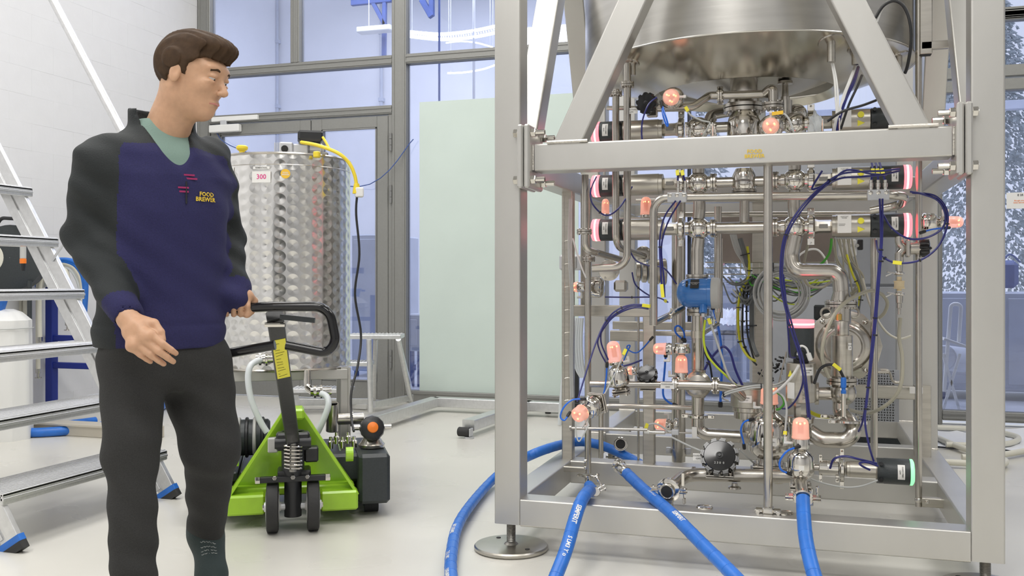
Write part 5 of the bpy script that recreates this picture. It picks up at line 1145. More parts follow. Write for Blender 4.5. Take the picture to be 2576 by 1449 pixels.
# beige reinforced hoses right
CB('beige hose arching over the pump from the sensor flange to the right upright pipe', [(2085, 950, 3.7), (2068, 900, 3.68), (2075, 845, 3.68), (2100, 790, 3.7), (2135, 755, 3.76), (2185, 732, 3.85), (2215, 738, 3.95), (2232, 760, 4.0), (2226, 785, 4.05), (2212, 800, 4.08)], .007, 'beigecable')
CB('beige hose hanging from the filter and sweeping back low to the left', [(2265, 800, 3.9), (2262, 850, 3.88), (2270, 900, 3.85), (2268, 960, 3.82), (2250, 1000, 3.82), (2215, 1028, 3.85), (2175, 1040, 3.95), (2135, 1030, 4.1)], .007, 'beigecable')
CB('pale cable sagging behind the right upright pipe', [(2170, 700, 4.4), (2190, 770, 4.4), (2225, 830, 4.4), (2260, 852, 4.4), (2292, 845, 4.4)], .005, 'cream')
CB('pair of beige cables hanging from the lowest right clamp', [(2034, 610, 3.95), (2025, 650, 3.98), (2020, 690, 4.0), (2035, 718, 4.05), (2070, 722, 4.1), (2100, 700, 4.1)], .0055, 'beigecable')
# white cables from tank sockets
for i, (x0, x1, x2, x3) in enumerate(((2092, 2102, 2104, 2095), (2096, 2108, 2107, 2100), (2150, 2120, 2110, 2103), (2153, 2124, 2113, 2106))):
    p0 = (x0, 160, 3.62) if i < 2 else (x0, 165, 3.8)
    CB(['leftmost', 'second', 'third', 'rightmost'][i]+' of four white cables running from the tank sockets into the wire tray', [p0, ((x0+x1)/2+2, 200, 3.6), (x1, 245, 3.56), (x2, 290, 3.54), (x3, 340, 3.56)], .0035, 'white')
for i in range(2): CB(['left', 'right'][i]+' of two dark blue cables running from the tank socket down to the middle beam', [(2158+i*3, 168, 3.8), (2146+i*4, 205, 3.65), (2125+i*4, 250, 3.56), (2110+i*3, 300, 3.54), (2103+i*3, 345, 3.56)], .0038, 'navy')
CB('black cable crossing from the right diagonal brace into the wire tray', [(2205, 252, 3.5), (2170, 265, 3.5), (2120, 280, 3.5), (2082, 305, 3.52)], .0045, 'black')
CB('black cable running down from the tank socket beside the white ones', [(2168, 190, 3.7), (2158, 215, 3.62), (2135, 265, 3.56), (2115, 325, 3.56)], .0045, 'black')
CB('big black cable loop arching in front of the tank shell at the right', [(2202, 45, 3.42), (2222, 15, 3.42), (2250, 2, 3.42), (2275, 18, 3.42), (2290, 60, 3.42), (2292, 110, 3.43), (2283, 165, 3.45), (2276, 185, 3.46)], .0055, 'black')
CB('white cable beside the black loop in front of the tank shell', [(2205, 55, 3.43), (2220, 20, 3.43), (2250, -4, 3.43)], .005, 'white')
# cable coil
t = thing('cable_coil', 'large round coil of light grey cable hanging behind the standing pipe', 'cable coil'); cc = P(1966, 735, 4.35); rnd = random.Random(9); sc = S(1966, 4.35)
for i in range(9):
    R_ = (68-3.6*i*.8)*sc; ox, oz = rnd.uniform(-.006, .006), rnd.uniform(-.008, .004)
    ob(G().tube([cc+V((ox+R_*math.cos(a*.196), (i % 3)*.008-.01+.006*math.sin(a*.5+i), oz+R_*1.02*math.sin(a*.196))) for a in range(32)], .0042, 7, closed=True), 'cable_turn', 'greycable', t)
for px, py in ((1945, 672), (1980, 670)): q = P(px, py, 4.34); ob(G().box(q-V((.003, .02, .02)), q+V((.003, .02, .02)), .001), 'cable_tie', 'black', t)
# bunch of many loops behind
t = thing('cable_bundle', 'tangled bundle of dark grey and green cable loops under the level wire mesh tray', 'cable bundle'); rnd = random.Random(21)
for i in range(44):
    x0 = 1905+rnd.uniform(-20, 20); w_ = rnd.uniform(60, 190)*rnd.choice((-.45, 1)); dr = rnd.uniform(18, 78); Y_ = 4.55+rnd.uniform(-.06, .1)
    q = catmull([P(x0, 690, Y_), P(x0+w_*.35, 692+dr*.7, Y_), P(x0+w_*.7, 690+dr, Y_), P(x0+w_, 690+dr*rnd.uniform(.1, .9), Y_+.03)], 6)
    m_ = ['dkcable']*6+['greycable', 'greencable', 'limecable', 'dkcable']
    ob(G().tube(q, .004, 6), 'cable_loop', m_[i % 10], t)
def drop(label, m, pts, r=.006, **k): CB(label, pts, r, m, (.15, .45, .7), **k)
drop('yellow-green cable of the upright wire tray, leftmost', 'yelcable', [(1880, 620, 4.5), (1884, 690, 4.5), (1862, 740, 4.55), (1857, 800, 4.55), (1862, 860, 4.55), (1880, 895, 4.5), (1900, 908, 4.45)])
drop('black cable of the upright wire tray, second from left', 'black', [(1892, 690, 4.5), (1872, 730, 4.55), (1868, 800, 4.55), (1870, 860, 4.55), (1888, 900, 4.5), (1903, 918, 4.45)], .0045)
drop('black cable of the upright wire tray, third from left', 'black', [(1890, 695, 4.52), (1880, 740, 4.56), (1878, 800, 4.55), (1882, 850, 4.55), (1897, 905, 4.5)], .0045)
drop('thick dark grey cable of the upright wire tray, rightmost', 'dkcable', [(1862, 600, 4.5), (1878, 660, 4.5), (1890, 730, 4.55), (1891, 800, 4.55), (1892, 860, 4.55), (1905, 895, 4.5)], .011)
for i in range(5): CB(['leftmost', 'second', 'middle', 'fourth', 'rightmost'][i]+' of five slanting grey cables between the row valves and the level tray', [(1838+i*3.2, 590, 4.5), (1850+i*3.4, 630, 4.5), (1868+i*3, 660, 4.5), (1880+i*2.5, 695, 4.5)], .004, 'greycable', group='slanting grey cables')
for i in range(9):
    r1 = random.Random(i+50); x0 = 2095+i*6; CB(['leftmost', 'second from left', 'third from left', 'fourth from left', 'middle', 'fourth from right', 'third from right', 'second from right', 'rightmost'][i]+' of nine beige cables hanging beside the white junction box', [(x0, 600, 4.45), (x0+r1.uniform(2, 14), 650, 4.45), (x0+r1.uniform(15, 50), 700, 4.45), (x0+r1.uniform(5, 45), 745, 4.45)], .004, 'beigecable', group='beige cables beside the junction box')
for i, (m_, pts) in enumerate((('yelcable', [(2130, 640, 4.4), (2145, 690, 4.4), (2162, 730, 4.4), (2160, 770, 4.4)]), ('dkcable', [(2140, 660, 4.4), (2165, 725, 4.4), (2160, 790, 4.4), (2172, 830, 4.4)]))): CB(['yellow-green cable hanging right of the S-bent pipe', 'dark cable hanging right of the S-bent pipe'][i], pts, .005, m_, (.5,))
CB('green cable curving under the lowest right valve', [(2092, 600, 4.3), (2085, 640, 4.3), (2055, 672, 4.3), (2010, 690, 4.35)], .0055, 'greencable')
CB('white cable arch behind the S-bent pipe', [(1985, 672, 4.3), (2020, 635, 4.3), (2055, 628, 4.3), (2078, 655, 4.3), (2078, 675, 4.3)], .0045, 'white')
CB('yellow-green cable bundle curling low behind the swan-neck pipe', [(2030, 1032, 4.3), (2060, 1046, 4.3), (2095, 1048, 4.3), (2120, 1040, 4.3)], .008, 'yelcable')
CB('black curved cable to the probe connector', [(2048, 965, 3.66), (2062, 930, 3.65), (2085, 917, 3.64), (2108, 925, 3.64), (2122, 950, 3.66)], .0055, 'black', (), ((.75, .035),))
for i in range(3): CB(['left', 'middle', 'right'][i]+' long grey cable on the far left wire mesh tray', [(1433+i*3, 500, 4.0), (1430+i*4, 620, 4.0), (1436+i*3, 760, 4.0), (1434+i*3, 900, 4.0), (1436+i*3, 1000, 4.0)], .003, 'greycable')
CB('grey cable slanting across the far left inner post', [(1441, 600, 3.98), (1452, 640, 3.95), (1466, 680, 3.9), (1475, 700, 3.85)], .0035, 'greycable')
for i in range(4): CB(['leftmost', 'second', 'third', 'rightmost'][i]+' of four milky tubes hanging at the far left behind the machine', [(1450+i*5, 800, 4.9), (1444+i*6, 860, 4.9), (1448+i*6, 920, 4.9), (1462+i*4, 950, 4.9)], .008, 'milky', group='milky tubes at the far left')
# compressed air fittings on the clip plates
for j, (px, lb) in enumerate(((1704, 'left'), (2209, 'right'))):
    for i in (-1, 0, 1):
        if j == 0 and i == -1: continue
        p = P(px+i*18+(0 if j else 2), 488, 3.6); t = thing('push_fitting', 'nickel push-in fitting standing on the %s clip plate, %s' % (lb, {-1: 'leftmost', 0: 'middle', 1: 'rightmost'}[i]), 'fitting', 'push-in fittings')
        ob(G().lathe(p+V((0, 0, -.006)), (0, 0, 1), [(0, .0075), (.012, .0075), (.013, .006), (.03, .0065), (.031, .008), (.045, .008), (.046, .0055), (.056, .006)], 14), 'fitting_body', 'pol', t)
        CB('short dark blue tube rising from the %s fitting of the %s clip plate' % ({-1: 'leftmost', 0: 'middle', 1: 'rightmost'}[i], lb), [V(p)+V((0, 0, .045)), V(p)+V((-.002-i*.008, .0, .08)), V(p)+V((-.01-i*.012, .02, .13))], n4+.0005, 'navy', (), ((.55, .022),))
# hose connection tags and valve box above left orange lamps
t = thing('orange_lit_block', 'orange-lit steel block under the two bright upright lamps', 'block'); ob(G().box(P(1555, 562, 4.2), P(1660, 545, 4.2)+V((0, .05, 0)), .003), 'block_body', 'satin', t)
t = thing('round_sight_flange', 'round flange disc with bolts behind the bent left pipes', 'flange'); flange(t, P(1532, 680, 3.95), (.25, -1, 0), .045, .008, 4)
t = thing('round_sight_flange', 'round clamp flange ending the bent-back pipe, left of the long bent tube', 'flange'); flange(t, P(1618, 640, 4.05), (.35, -1, 0), .036, .008, 6)
t = thing('ribbed_filter_housing', 'stack of big round steel rings lying behind the long bent tube', 'filter')
for i in range(5): q = P(1598+i*16, 684, 4.3); ob(G().lathe(q, (1, .25, 0), [(0, .04+.004*i), (.004, .045+.004*i), (.02, .045+.004*i), (.024, .04+.004*i)], 32), 'ring_disc', 'satin', t)
t = thing('touch_panel', 'small grey rounded operator panel at the left edge behind the machine', 'panel'); ob(G().box(P(1406, 680, 4.5), P(1470, 640, 4.5)+V((0, .03, 0)), .012), 'panel_housing', 'silver', t); ob(G().box(P(1412, 676, 4.495), P(1450, 645, 4.495)+V((0, .01, 0)), .004), 'screen', 'greyplastic', t)
t = pipe('open pipe end pointing at the viewer above the blue hose at the lower left', [P(1561, 1117, 4.3), P(1564, 1116, 4.6)], .026, hollow=True); ob(G().tube([P(1561, 1117, 4.298)+V((.03*math.cos(i*.4), 0, .03*math.sin(i*.4))) for i in range(16)], .003, 6, closed=True), 'end_lip', 'pol', t)
t = pipe('capped upright stub with clamp rings behind the lower left cross beam', [P(1540, 1165, 4.4), P(1540, 1140, 4.4)], .02); clamp(t, P(1553, 1150, 4.4), (0, 0, 1), .03, (1, 0, 0), .012, lever=False)
t = solo(G().box(P(2288, 990, 4.58), P(2288, 990, 4.58)+V((.055, .004, .03)), .001), 'paper_label', 'label', 'small white paper label on the rear skid bar near the right post', 'label')
# ================================================================ blue hoses
def hose(label, pts, r, txt=None, ferr=None, k=10, ang=0.0, tstart=.3, tsz=.03, bands=()):
    q = [V(p) if isinstance(p, V) else P(*p) for p in pts]; c = catmull(q, k); t = thing('blue_hose', label, 'hose')
    h = ob(G().tube(c, r, 20), 'hose_body', 'bluehose', t)
    # wrapped spiral seams
    L = [0]
    for i in range(1, len(c)): L.append(L[-1]+(c[i]-c[i-1]).length)
    TGs = [(c[min(i+1, len(c)-1)]-c[max(i-1, 0)]).normalized() for i in range(len(c))]
    def at(s):
        s = max(0, min(L[-1]-1e-5, s)); i = max(j for j in range(len(L)) if L[j] <= s); i = min(i, len(c)-2); f = (s-L[i])/(L[i+1]-L[i]+1e-9)
        tg = TGs[i].lerp(TGs[i+1], f).normalized(); return c[i].lerp(c[i+1], f), tg
    n = int(L[-1]/.085)
    for i in range(1, n):
        p, tg = at(i*.085); a, s, u = frame_of(tg); ob(G().tube([p+(s*math.cos(j*.35)+u*math.sin(j*.35))*(r*1.001)+tg*(.004*math.sin(j*.35)) for j in range(18)], .0007, 5, closed=True), 'wrap_seam', 'bluehose', h) if i < 60 else None
    if txt:
        for s0, st, sz, bd in txt:
            vs, fs = text_fine(st, bd, 3); xs = [v[0] for v in vs]; x0 = min(xs); g = G(); out = []
            for x, y, z in vs:
                p, tg = at(s0+(x-x0)*sz); view = (V((0, 0, 1))-p); side = tg.cross(view).normalized(); nn = side.cross(tg).normalized()
                th = y*sz/r+ang; out.append(p+(nn*math.cos(th)+side*(-math.sin(th)))*(r*1.02))
            g.add(out, fs); ob(g, 'lettering', 'white', h, smooth=False)
    if ferr:
        p, tg = at(0); a = -tg
        ob(G().lathe(p-a*.045, a, [(0, r*1.03), (.001, r*1.06), (.075, r*1.04), (.085, r*.9), (.09, r*.92), (.094, r*1.28), (.102, r*1.3), (.105, r*1.2), (.106, r*.8)], 32), 'ferrule', 'pol', t)
    for s_ in bands:
        p, tg = at(s_); ob(G().lathe(p-tg*.006, tg, [(0, r*1.03), (.012, r*1.03)], 24, cap=False), 'steel_band', 'silver', t)
    return t
rh = .0355
hose('blue hose with free steel end, leaning over the front base beam', [V(P(1568, 1182, 3.66)), P(1620, 1232, 3.46), P(1690, 1292, 3.24), P(1760, 1362, 3.02), P(1850, 1452, 2.82), P(1950, 1560, 2.66)], .0215, [(.30, '100 04 150x10', .010, 0), (.52, 'SEMPERIT', .022, .03)], ferr=True, ang=.5)
hose('blue hose clamped under the bell-shaped valve, hanging to the floor', [hc+V((0, -.02, .0)), P(2022, 1300, 3.18), P(2028, 1360, 3.08), P(2042, 1425, 2.98), P(2065, 1500, 2.88)], .0225)
hose('blue hose with white lettering SEMPERIT bent over the front base beam', [P(1482, 1222, 3.93), P(1492, 1236, 3.78), P(1480, 1236, 3.40), P(1462, 1262, 3.22), P(1445, 1310, 3.10), P(1425, 1380, 2.98), P(1396, 1455, 2.88), P(1350, 1560, 2.75)], .0225, [(.80, 'SEMPERIT', .0235, .035), (.96, 'S LM3 Y o', .020, .025)])
hose('long blue hose looping from the foreground floor round behind the left front post', [WZ(1140, 1490, .036), WZ(1135, 1400, .036), WZ(1163, 1300, .036), WZ(1250, 1197, .05), P(1340, 1143, 4.0), P(1440, 1113, 4.32), P(1500, 1117, 4.36), P(1560, 1140, 4.34), P(1612, 1168, 4.22), P(1640, 1190, 4.1)], .0215, [(.10, 'SEMPERIT', .022, .03), (.30, 'LM3 YOC', .020, .02), (.62, 'SEMPERIT LM3', .020, .025)], bands=(1.92, 2.02, 2.1), ang=.6)
# clamp left of hose 3
t = thing('hose_clamp', 'loose two-part clamp hanging beside the lettered blue hose', 'clamp'); c = P(1512, 1238, 3.5); clamp(t, c-V((.02, 0, 0)), (.2, -1, .2), .018, (1, 0, .6), .01)
# ================================================================ STEP LADDER (aluminium)
ld = thing('step_ladder', 'wide aluminium stair ladder with ribbed treads and handrail in the left foreground', 'ladder')
XN, YA, YB = -2.815, 2.78, 3.67; RUN, RISE = .155, .2475
for i in range(6):
    z = .215+i*RISE; x1 = XN-i*RUN; x0 = x1-.235
    tr = ob(G().box((x0, YA-.02, z-.012), (x1, YB+.03, z), .002).box((x1-.012, YA-.02, z-.045), (x1, YB+.03, z-.002), .003).box((x0, YA-.02, z-.04), (x0+.01, YB+.03, z-.002), .003).box((x1-.012, YA-.02, z-.028), (x1+.004, YB+.03, z-.018), .001), 'tread', 'tread', ld)
    g = G()
    for k in range(11): xx = x0+.012+k*.0205; g.box((xx, YA-.018, z-.0005), (xx+.009, YB+.028, z+.0035), .001)
    ob(g, 'tread_ribs', 'tread', tr); ob(G().box((x1-.03, YB+.03, z-.042), (x1-.002, YB+.0325, z-.004), .001), 'end_cap', 'dkmetal', tr)
sl = V((-RUN, 0, RISE)).normalized()
for y in (YA, YB):
    a = V((XN+.045, y, .03)); b = a+sl*2.05
    for o_ in (0, -.075):
        ob(G().beam(a+V((o_, 0, 0)), b+V((o_, 0, 0)), .024, .058 if o_ == 0 else .05, up=(1, 0, .3)), 'stile', 'alu', ld)
    ob(G().beam(a+V((-.0375, 0, 0)), b+V((-.0375, 0, 0)), .01, .06, up=(1, 0, .3), rr=.001), 'stile_web', 'alu', ld)
    f = ob(G().beam(a+V((-.037, 0, 0))-sl*.02, a+V((-.037, 0, 0))+sl*.005, .03, .14, up=(1, 0, .3), rr=.004), 'foot_band', 'bluehose', ld)
    ob(G().beam(a+V((-.037, 0, 0))-sl*.05, a+V((-.037, 0, 0))-sl*.02, .034, .14, up=(1, 0, .3), rr=.01), 'rubber_foot', 'rubber', f)
    ob(G().cyl((XN-3.4*RUN, y-.02, .215+3.95*RISE), (XN-4.6*RUN+.1, y-.02, .215+3.55*RISE), .006, n=8), 'brace_rod', 'silver', ld)
ra = P(290, 300, YB); rb = P(130, -6, YB+.0); dr_ = (rb-ra).normalized()
ob(G().tube(fillet([V((-3.02, YB, .74)), ra-dr_*.62, ra, rb+dr_*.5], .08), .0205, 16), 'handrail', 'alu', ld)
# ================================================================ things at the block wall
t = thing('hose_reel', 'dark grey hose reel with handle standing by the block wall behind the ladder', 'hose reel')
Yh2 = 4.9; c = P(22, 648, Yh2)
ob(G().lathe(c, (.35, -1, 0), [(-.12, .205), (-.11, .215), (-.02, .215), (-.012, .19), (-.012, .001)], 40, cap=False), 'drum', 'charcoal', t)
ob(G().lathe(c+V((-.15, 0, 0)), (.35, -1, 0), [(.0, .11), (.02, .12), (.04, .10), (.04, .001)], 36, cap=False), 'hub_cover', 'cream', t)
ob(G().tube(fillet([c+V((-.12, 0, .19)), c+V((-.06, 0, .26)), c+V((.08, 0, .25)), c+V((.13, 0, .19))], .05), .012, 10), 'carry_handle', 'black', t)
for s_ in (-.1, .12): ob(G().cyl((c.x+s_, c.y+.05, 0), (c.x+s_, c.y+.05, c.z-.15), .015, n=10), 'stand_leg', 'charcoal', t)
q = P(58, 632, 4.6); ob(G().cyl(q+V((0, 0, .085)), q+V((-.02, 0, .14)), .008, n=10), 'tube_end', 'milky', t)
ob(G().cyl(q+V((0, 0, .07)), q+V((0, 0, .085)), .017, n=14), 'connector_top', 'white', t); ob(G().cyl(q+V((0, 0, .03)), q+V((0, 0, .07)), .019, n=14, bev=.002), 'orange_ring', 'orange', t); ob(G().cyl(q+V((0, 0, -.045)), q+V((0, 0, .03)), .018, n=14, bev=.002), 'grip', 'greyplastic', t); ob(G().cyl(q+V((0, 0, -.075)), q+V((0, 0, -.045)), .019, n=14, bev=.002), 'orange_ring', 'orange', t); ob(G().cyl(q+V((0, 0, -.12)), q+V((0, 0, -.075)), .011, .016, n=12), 'nozzle', 'black', t)
rk = thing('hose_rack', 'dark blue square-tube rack with hoses hung over it beside the block wall', 'rack'); Yk_ = 5.35
def rt(a, b, w=.06): return ob(G().beam(a, b, w, w, rr=.006), 'rack_tube', 'rackblue', rk)
xA = P(130, 0, Yk_).x; xB = P(78, 0, 5.5).x
rt((xA, Yk_, 0), (xA, Yk_, P(130, 668, Yk_).z)); rt((xB, 5.6, 0), (xB, 5.6, P(78, 700, 5.6).z), .05); rt((xA, Yk_, P(130, 668, Yk_).z), (xA+.6, Yk_, P(130, 668, Yk_).z)); 
for py in (850, 918): z = P(130, py, Yk_).z; rt((xA, Yk_, z), (xA+.72, Yk_, z), .042); rt((xA-.3, 5.6, z), (xA, Yk_, z), .042)
rt((xA+.72, Yk_, 0), (xA+.72, Yk_, P(130, 760, Yk_).z), .05)
zt_ = P(130, 640, Yk_).z; rnd = random.Random(3)
def hung(label, px, py0, py1, r, m, end=True, Y_=5.2, w=30):
    q = catmull([P(px+w, 700, Y_+.12), P(px+w*.7, 668, Y_+.06), P(px+w*.25, 672, Y_), P(px, 720, Y_-.02), P(px, py1, Y_-.02)], 7); t = thing('hanging_hose', label, 'hose', 'hoses on the blue rack')
    ob(G().tube(q, r, 12), 'hose_body', m, t)
    if end: e = q[-1]; ob(G().lathe(e+V((0, 0, .02)), (0, 0, -1), [(0, r*1.15), (.03, r*1.15), (.032, r*.7), (.055, r*.7), (.057, r*1.5), (.064, r*1.5)], 18), 'end_fitting', 'pol', t)
hung('milky hose with steel end hanging leftmost on the blue rack, ending highest', 52, 0, 810, .022, 'cream'); hung('milky hose second from left on the blue rack', 66, 0, 835, .021, 'cream'); hung('pale hose ending beside the blue upright, low', 96, 0, 935, .015, 'cream'); hung('pale hose hanging just left of the thick blue upright', 100, 0, 855, .016, 'cream', w=60, Y_=5.15)
hung('thin bluish clear hose on the left of the blue rack', 60, 0, 990, .012, 'milky', False, 5.3); hung('pale hose with clamp end right of the thick blue upright', 172, 0, 815, .018, 'cream', w=-40)
for i in range(5):
    q = catmull([P(95+i*6, 720, 5.3), P(105+i*7, 680-i*2, 5.25), P(150, 655+i*4, 5.2), P(200-i*5, 668+i*3, 5.2), P(215-i*3, 720+i*4, 5.25), P(205, 860, 5.3)], 7)
    solo(G().tube(q, .020 if i < 3 else .013, 12), 'draped_hose', ('bluehose', 'bluehose', 'cream', 'milky', 'milky')[i], ['thick blue hose draped outermost over the top of the blue rack', 'thick blue hose draped second over the top of the blue rack', 'cream hose draped over the blue rack under the blue ones', 'clear hose draped over the middle of the blue rack', 'innermost clear hose draped over the blue rack'][i], 'hose', 'hoses draped over the blue rack')
t = thing('plastic_barrel', 'tall white plastic-wrapped barrel at the left edge behind the ladder', 'barrel'); c = P(12, 1045, 4.75); g = G(); vs = []; n = 48
for j, (z, k) in enumerate(((0, .98), (.03, 1), (.4, .96), (.75, .93), (.8, .6), (.82, .3))):
    for i in range(n): a = 2*math.pi*i/n; r_ = .16*k*(1+.03*math.sin(a*9)+.02*math.sin(a*23+z*4)); vs.append((c.x+r_*math.cos(a), 4.75+r_*math.sin(a), z))
fs = [(j*n+i, j*n+(i+1) % n, (j+1)*n+(i+1) % n, (j+1)*n+i) for j in range(5) for i in range(n)]+[tuple(range(n-1, -1, -1)), tuple(5*n+i for i in range(n))]
ob(g.add(vs, fs), 'wrapped_body', 'white', t); ob(G().tube([(c.x+.163*math.cos(i*.2), 4.75+.163*math.sin(i*.2), .70) for i in range(31)], .004, 6, closed=True), 'tie_cord', 'greycable', t)
t = thing('blue_bucket', 'blue funnel-shaped bucket at the left edge above the white barrel', 'bucket'); c = P(-12, 742, 4.7); ob(G().lathe(V((c.x, 4.7, c.z)), (0, 0, -1), [(0, .085), (.01, .09), (.012, .078), (.11, .05), (.111, .0)], 28, cap=False), 'bucket_body', 'bluehose', t); ob(G().cyl(P(8, 752, 4.68), P(22, 752, 4.68), .010, n=12), 'spout', 'bluepipe', t)
t = thing('plastic_tub', 'small clear plastic tub on the floor beside the blue rack', 'tub'); c = P(52, 1012, 5.1); ob(G().lathe((c.x, 5.1, 0), (0, 0, 1), [(0, .09), (.13, .11), (.14, .115), (.14, .105), (.02, .085), (.02, 0)], 30, cap=False), 'tub_body', 'milky', t)
hq = [P(-60, 1090, 4.6), P(5, 1085, 4.55)]
def fhose(label, pts, r=.03, ferr=True):
    q = catmull([WZ(a, b, r+.002) for a, b in pts], 9); t = thing('floor_hose', label, 'hose'); ob(G().tube(q, r, 16), 'hose_body', 'bluehose', t)
    if ferr: d = (q[0]-q[1]).normalized(); ob(G().lathe(q[0]-d*.03, d, [(0, r*1.08), (.1, r*1.08), (.11, r*.7), (.18, r*.7), (.19, r*.95), (.24, r*.95)], 20), 'ferrule', 'pol', t)
    ob(G().tube([p+V((0, -r*.7, r*.74)) for p in q[len(q)//2:len(q)//2+8]], .0035, 6), 'white_print', 'white', t)
fhose('blue hose with steel ferrule lying on the floor under the ladder', [(48, 1087), (90, 1088), (160, 1084), (235, 1076), (300, 1058), (360, 1040), (410, 1020), (440, 990), (425, 968), (380, 960)])
fhose('blue hose curving on the floor beneath the ladder behind the other hose', [(20, 1062), (50, 1075), (110, 1074), (180, 1066), (240, 1058)], .026, False)
t = thing('floor_tray', 'long low beige metal tray on the floor behind the ladder treads', 'tray'); a = WZ(60, 1075); b = WZ(270, 1066); ob(G().box((min(a.x, b.x), 4.95, 0.0), (-3.9, 5.1, .075), .004), 'tray_body', 'warmpanel', t); ob(G().box((min(a.x, b.x)+.01, 4.93, .065), (-3.91, 4.955, .082), .003), 'tray_rim', 'warmpanel', t)
t = thing('white_pail', 'pale round pail on the floor seen between the walking legs', 'pail'); c = WZ(408, 1010); ob(G().lathe((c.x, c.y+.2, 0), (0, 0, 1), [(0, .1), (.12, .115), (.13, .12), (.13, .11), (.02, .095), (.02, 0)], 30, cap=False), 'pail_body', 'cream', t)
# ================================================================ STEP STOOL and low frame by the glass wall
st_ = thing('step_stool', 'aluminium two-step stool with studded treads by the glass door', 'stool')
def PZ(px, py, z): return WZ(px, py, z)
d0 = 7.0; zt2 = 1-(843-HOR)*6.95/FPX
c4 = [WD(888, 840, 7.15), WD(1008, 838, 7.15), WD(1000, 852, 6.8), WD(920, 855, 6.8)]
zz = .595; A1 = WD(872, 0, 7.0); A1.z = zz; A2 = WD(1008, 0, 7.0); A2.z = zz
ux = (A2-A1); ux.z = 0; L_ = ux.length; ux = ux.normalized(); uy = V((-ux.y, ux.x, 0))
def tread_(o, l, w, name):
    b = ob(G().obox(o+ux*l/2+uy*w/2+V((0, 0, -.015)), ux, (0, 0, 1), l, w, .03, .003), name, 'alu', st_); g = G()
    for i in range(int(l/.028)):
        for j in range(int(w/.028)): g.lathe(o+ux*(.016+i*.028)+uy*(.016+j*.028), (0, 0, 1), [(0, .010), (.004, .007), (.0045, 0)], 6, cap=False)
    ob(g, 'studs', 'alu', b, kind='stuff')
tread_(A1, L_, .26, 'top_tread'); o2 = A1-uy*.02-ux*.12+V((0, 0, -.2)); tread_(o2-uy*.0, .3, .2, 'lower_tread')
o3 = A1-ux*.42+V((0, 0, -.4)); tread_(o3, .45, .2, 'lower_tread')
for (a, b) in ((WD(928, 850, 6.95), WZ(932, 1036, .02)), (WD(945, 850, 7.1), WZ(940, 1005, .02)), (WD(1002, 846, 7.0), WZ(1034, 1012, .02)), (WD(1000, 846, 7.2), WZ(1037, 996, .02))):
    a.z = zz-.03; ob(G().cyl(a, b, .019, n=14), 'leg', 'alu', st_)
ob(G().beam(WZ(940, 1018, .06), WZ(1036, 1000, .06), .03, .05), 'foot_rail', 'alu', st_); ob(G().beam(WZ(720, 1012, .06), WZ(940, 1010, .06), .03, .05), 'foot_rail', 'alu', st_); ob(G().beam(WZ(745, 1000, .28), WZ(745, 1000, .05), .03, .03), 'leg', 'alu', st_)
fb = ob(G().box(WZ(885, 1030, .0)+V((0, 0, .005)), WZ(925, 1030, .0)+V((0, .01, .04)), .001), 'blue_mark_label', 'label', st_); c = WZ(905, 1030, 0)+V((0, -.002, .022)); ob(G().tube([c+V((.012*math.cos(i*.4), 0, .012*math.sin(i*.4))) for i in range(13)], .002, 5), 'round_mark', 'bluepipe', fb)
lf = thing('gantry_base', 'low grey square-tube base on small castors standing on the floor by the glass', 'base frame')
def lbeam(a, b): 
    a = V(a); b = V(b); a.z = b.z = .075; ob(G().beam(a, b, .085, .07, rr=.006), 'base_tube', 'alu', lf)
p1, p2 = WZ(932, 1050, .1), WZ(1095, 1002, .1); p3 = WZ(1262, 1010, .1); lbeam(p1, p2); lbeam(p2, p3+V((.5, 0, 0))); p4, p5 = WZ(1178, 1060, .1), WZ(1330, 1010, .1); lbeam(p4, p5)
for p, q in ((p1, p2), (p4, p5)):
    d = (p-q); d.z = 0; d = d.normalized(); c = V((p.x, p.y, .04))+d*.05; s_ = V((-d.y, d.x, 0))
    cst = ob(G().cyl(c-s_*.045, c+s_*.035, .03, n=20, bev=.004), 'castor', 'rubber', lf); ob(G().obox(c+s_*.042, d, s_, .05, .05, .008, .002), 'castor_bracket', 'silver', cst); ob(G().cyl(V((c.x, c.y, 0))+s_*.03, V((c.x, c.y, .012))+s_*.03, .03, n=16), 'castor_foot', 'silver', cst)
# black stand behind the left post
t = thing('black_stand', 'black stand with upright pole and levelling feet behind the left post', 'stand'); a = WZ(1372, 1040, 0); b = WZ(1470, 1040, 0)
ob(G().box((a.x, a.y-.02, .045), (b.x, a.y+.05, .09), .003), 'base_bar', 'black', t); px_ = P(1449, 0, a.y).x; ob(G().box((px_-.02, a.y-.01, .08), (px_+.02, a.y+.03, P(1449, 848, a.y).z), .003), 'pole', 'black', t)
for x in (a.x+.02, b.x-.02): ob(G().lathe((x, a.y, 0), (0, 0, 1), [(0, .022), (.015, .022), (.02, .006), (.05, .006)], 14), 'levelling_foot', 'rubber', t)
CB('milky tube curving down beside the black pole', [(1442, 850, 6.3), (1420, 930, 6.3), (1412, 1005, 6.3), (1408, 1068, 6.3)], .014, 'milky')
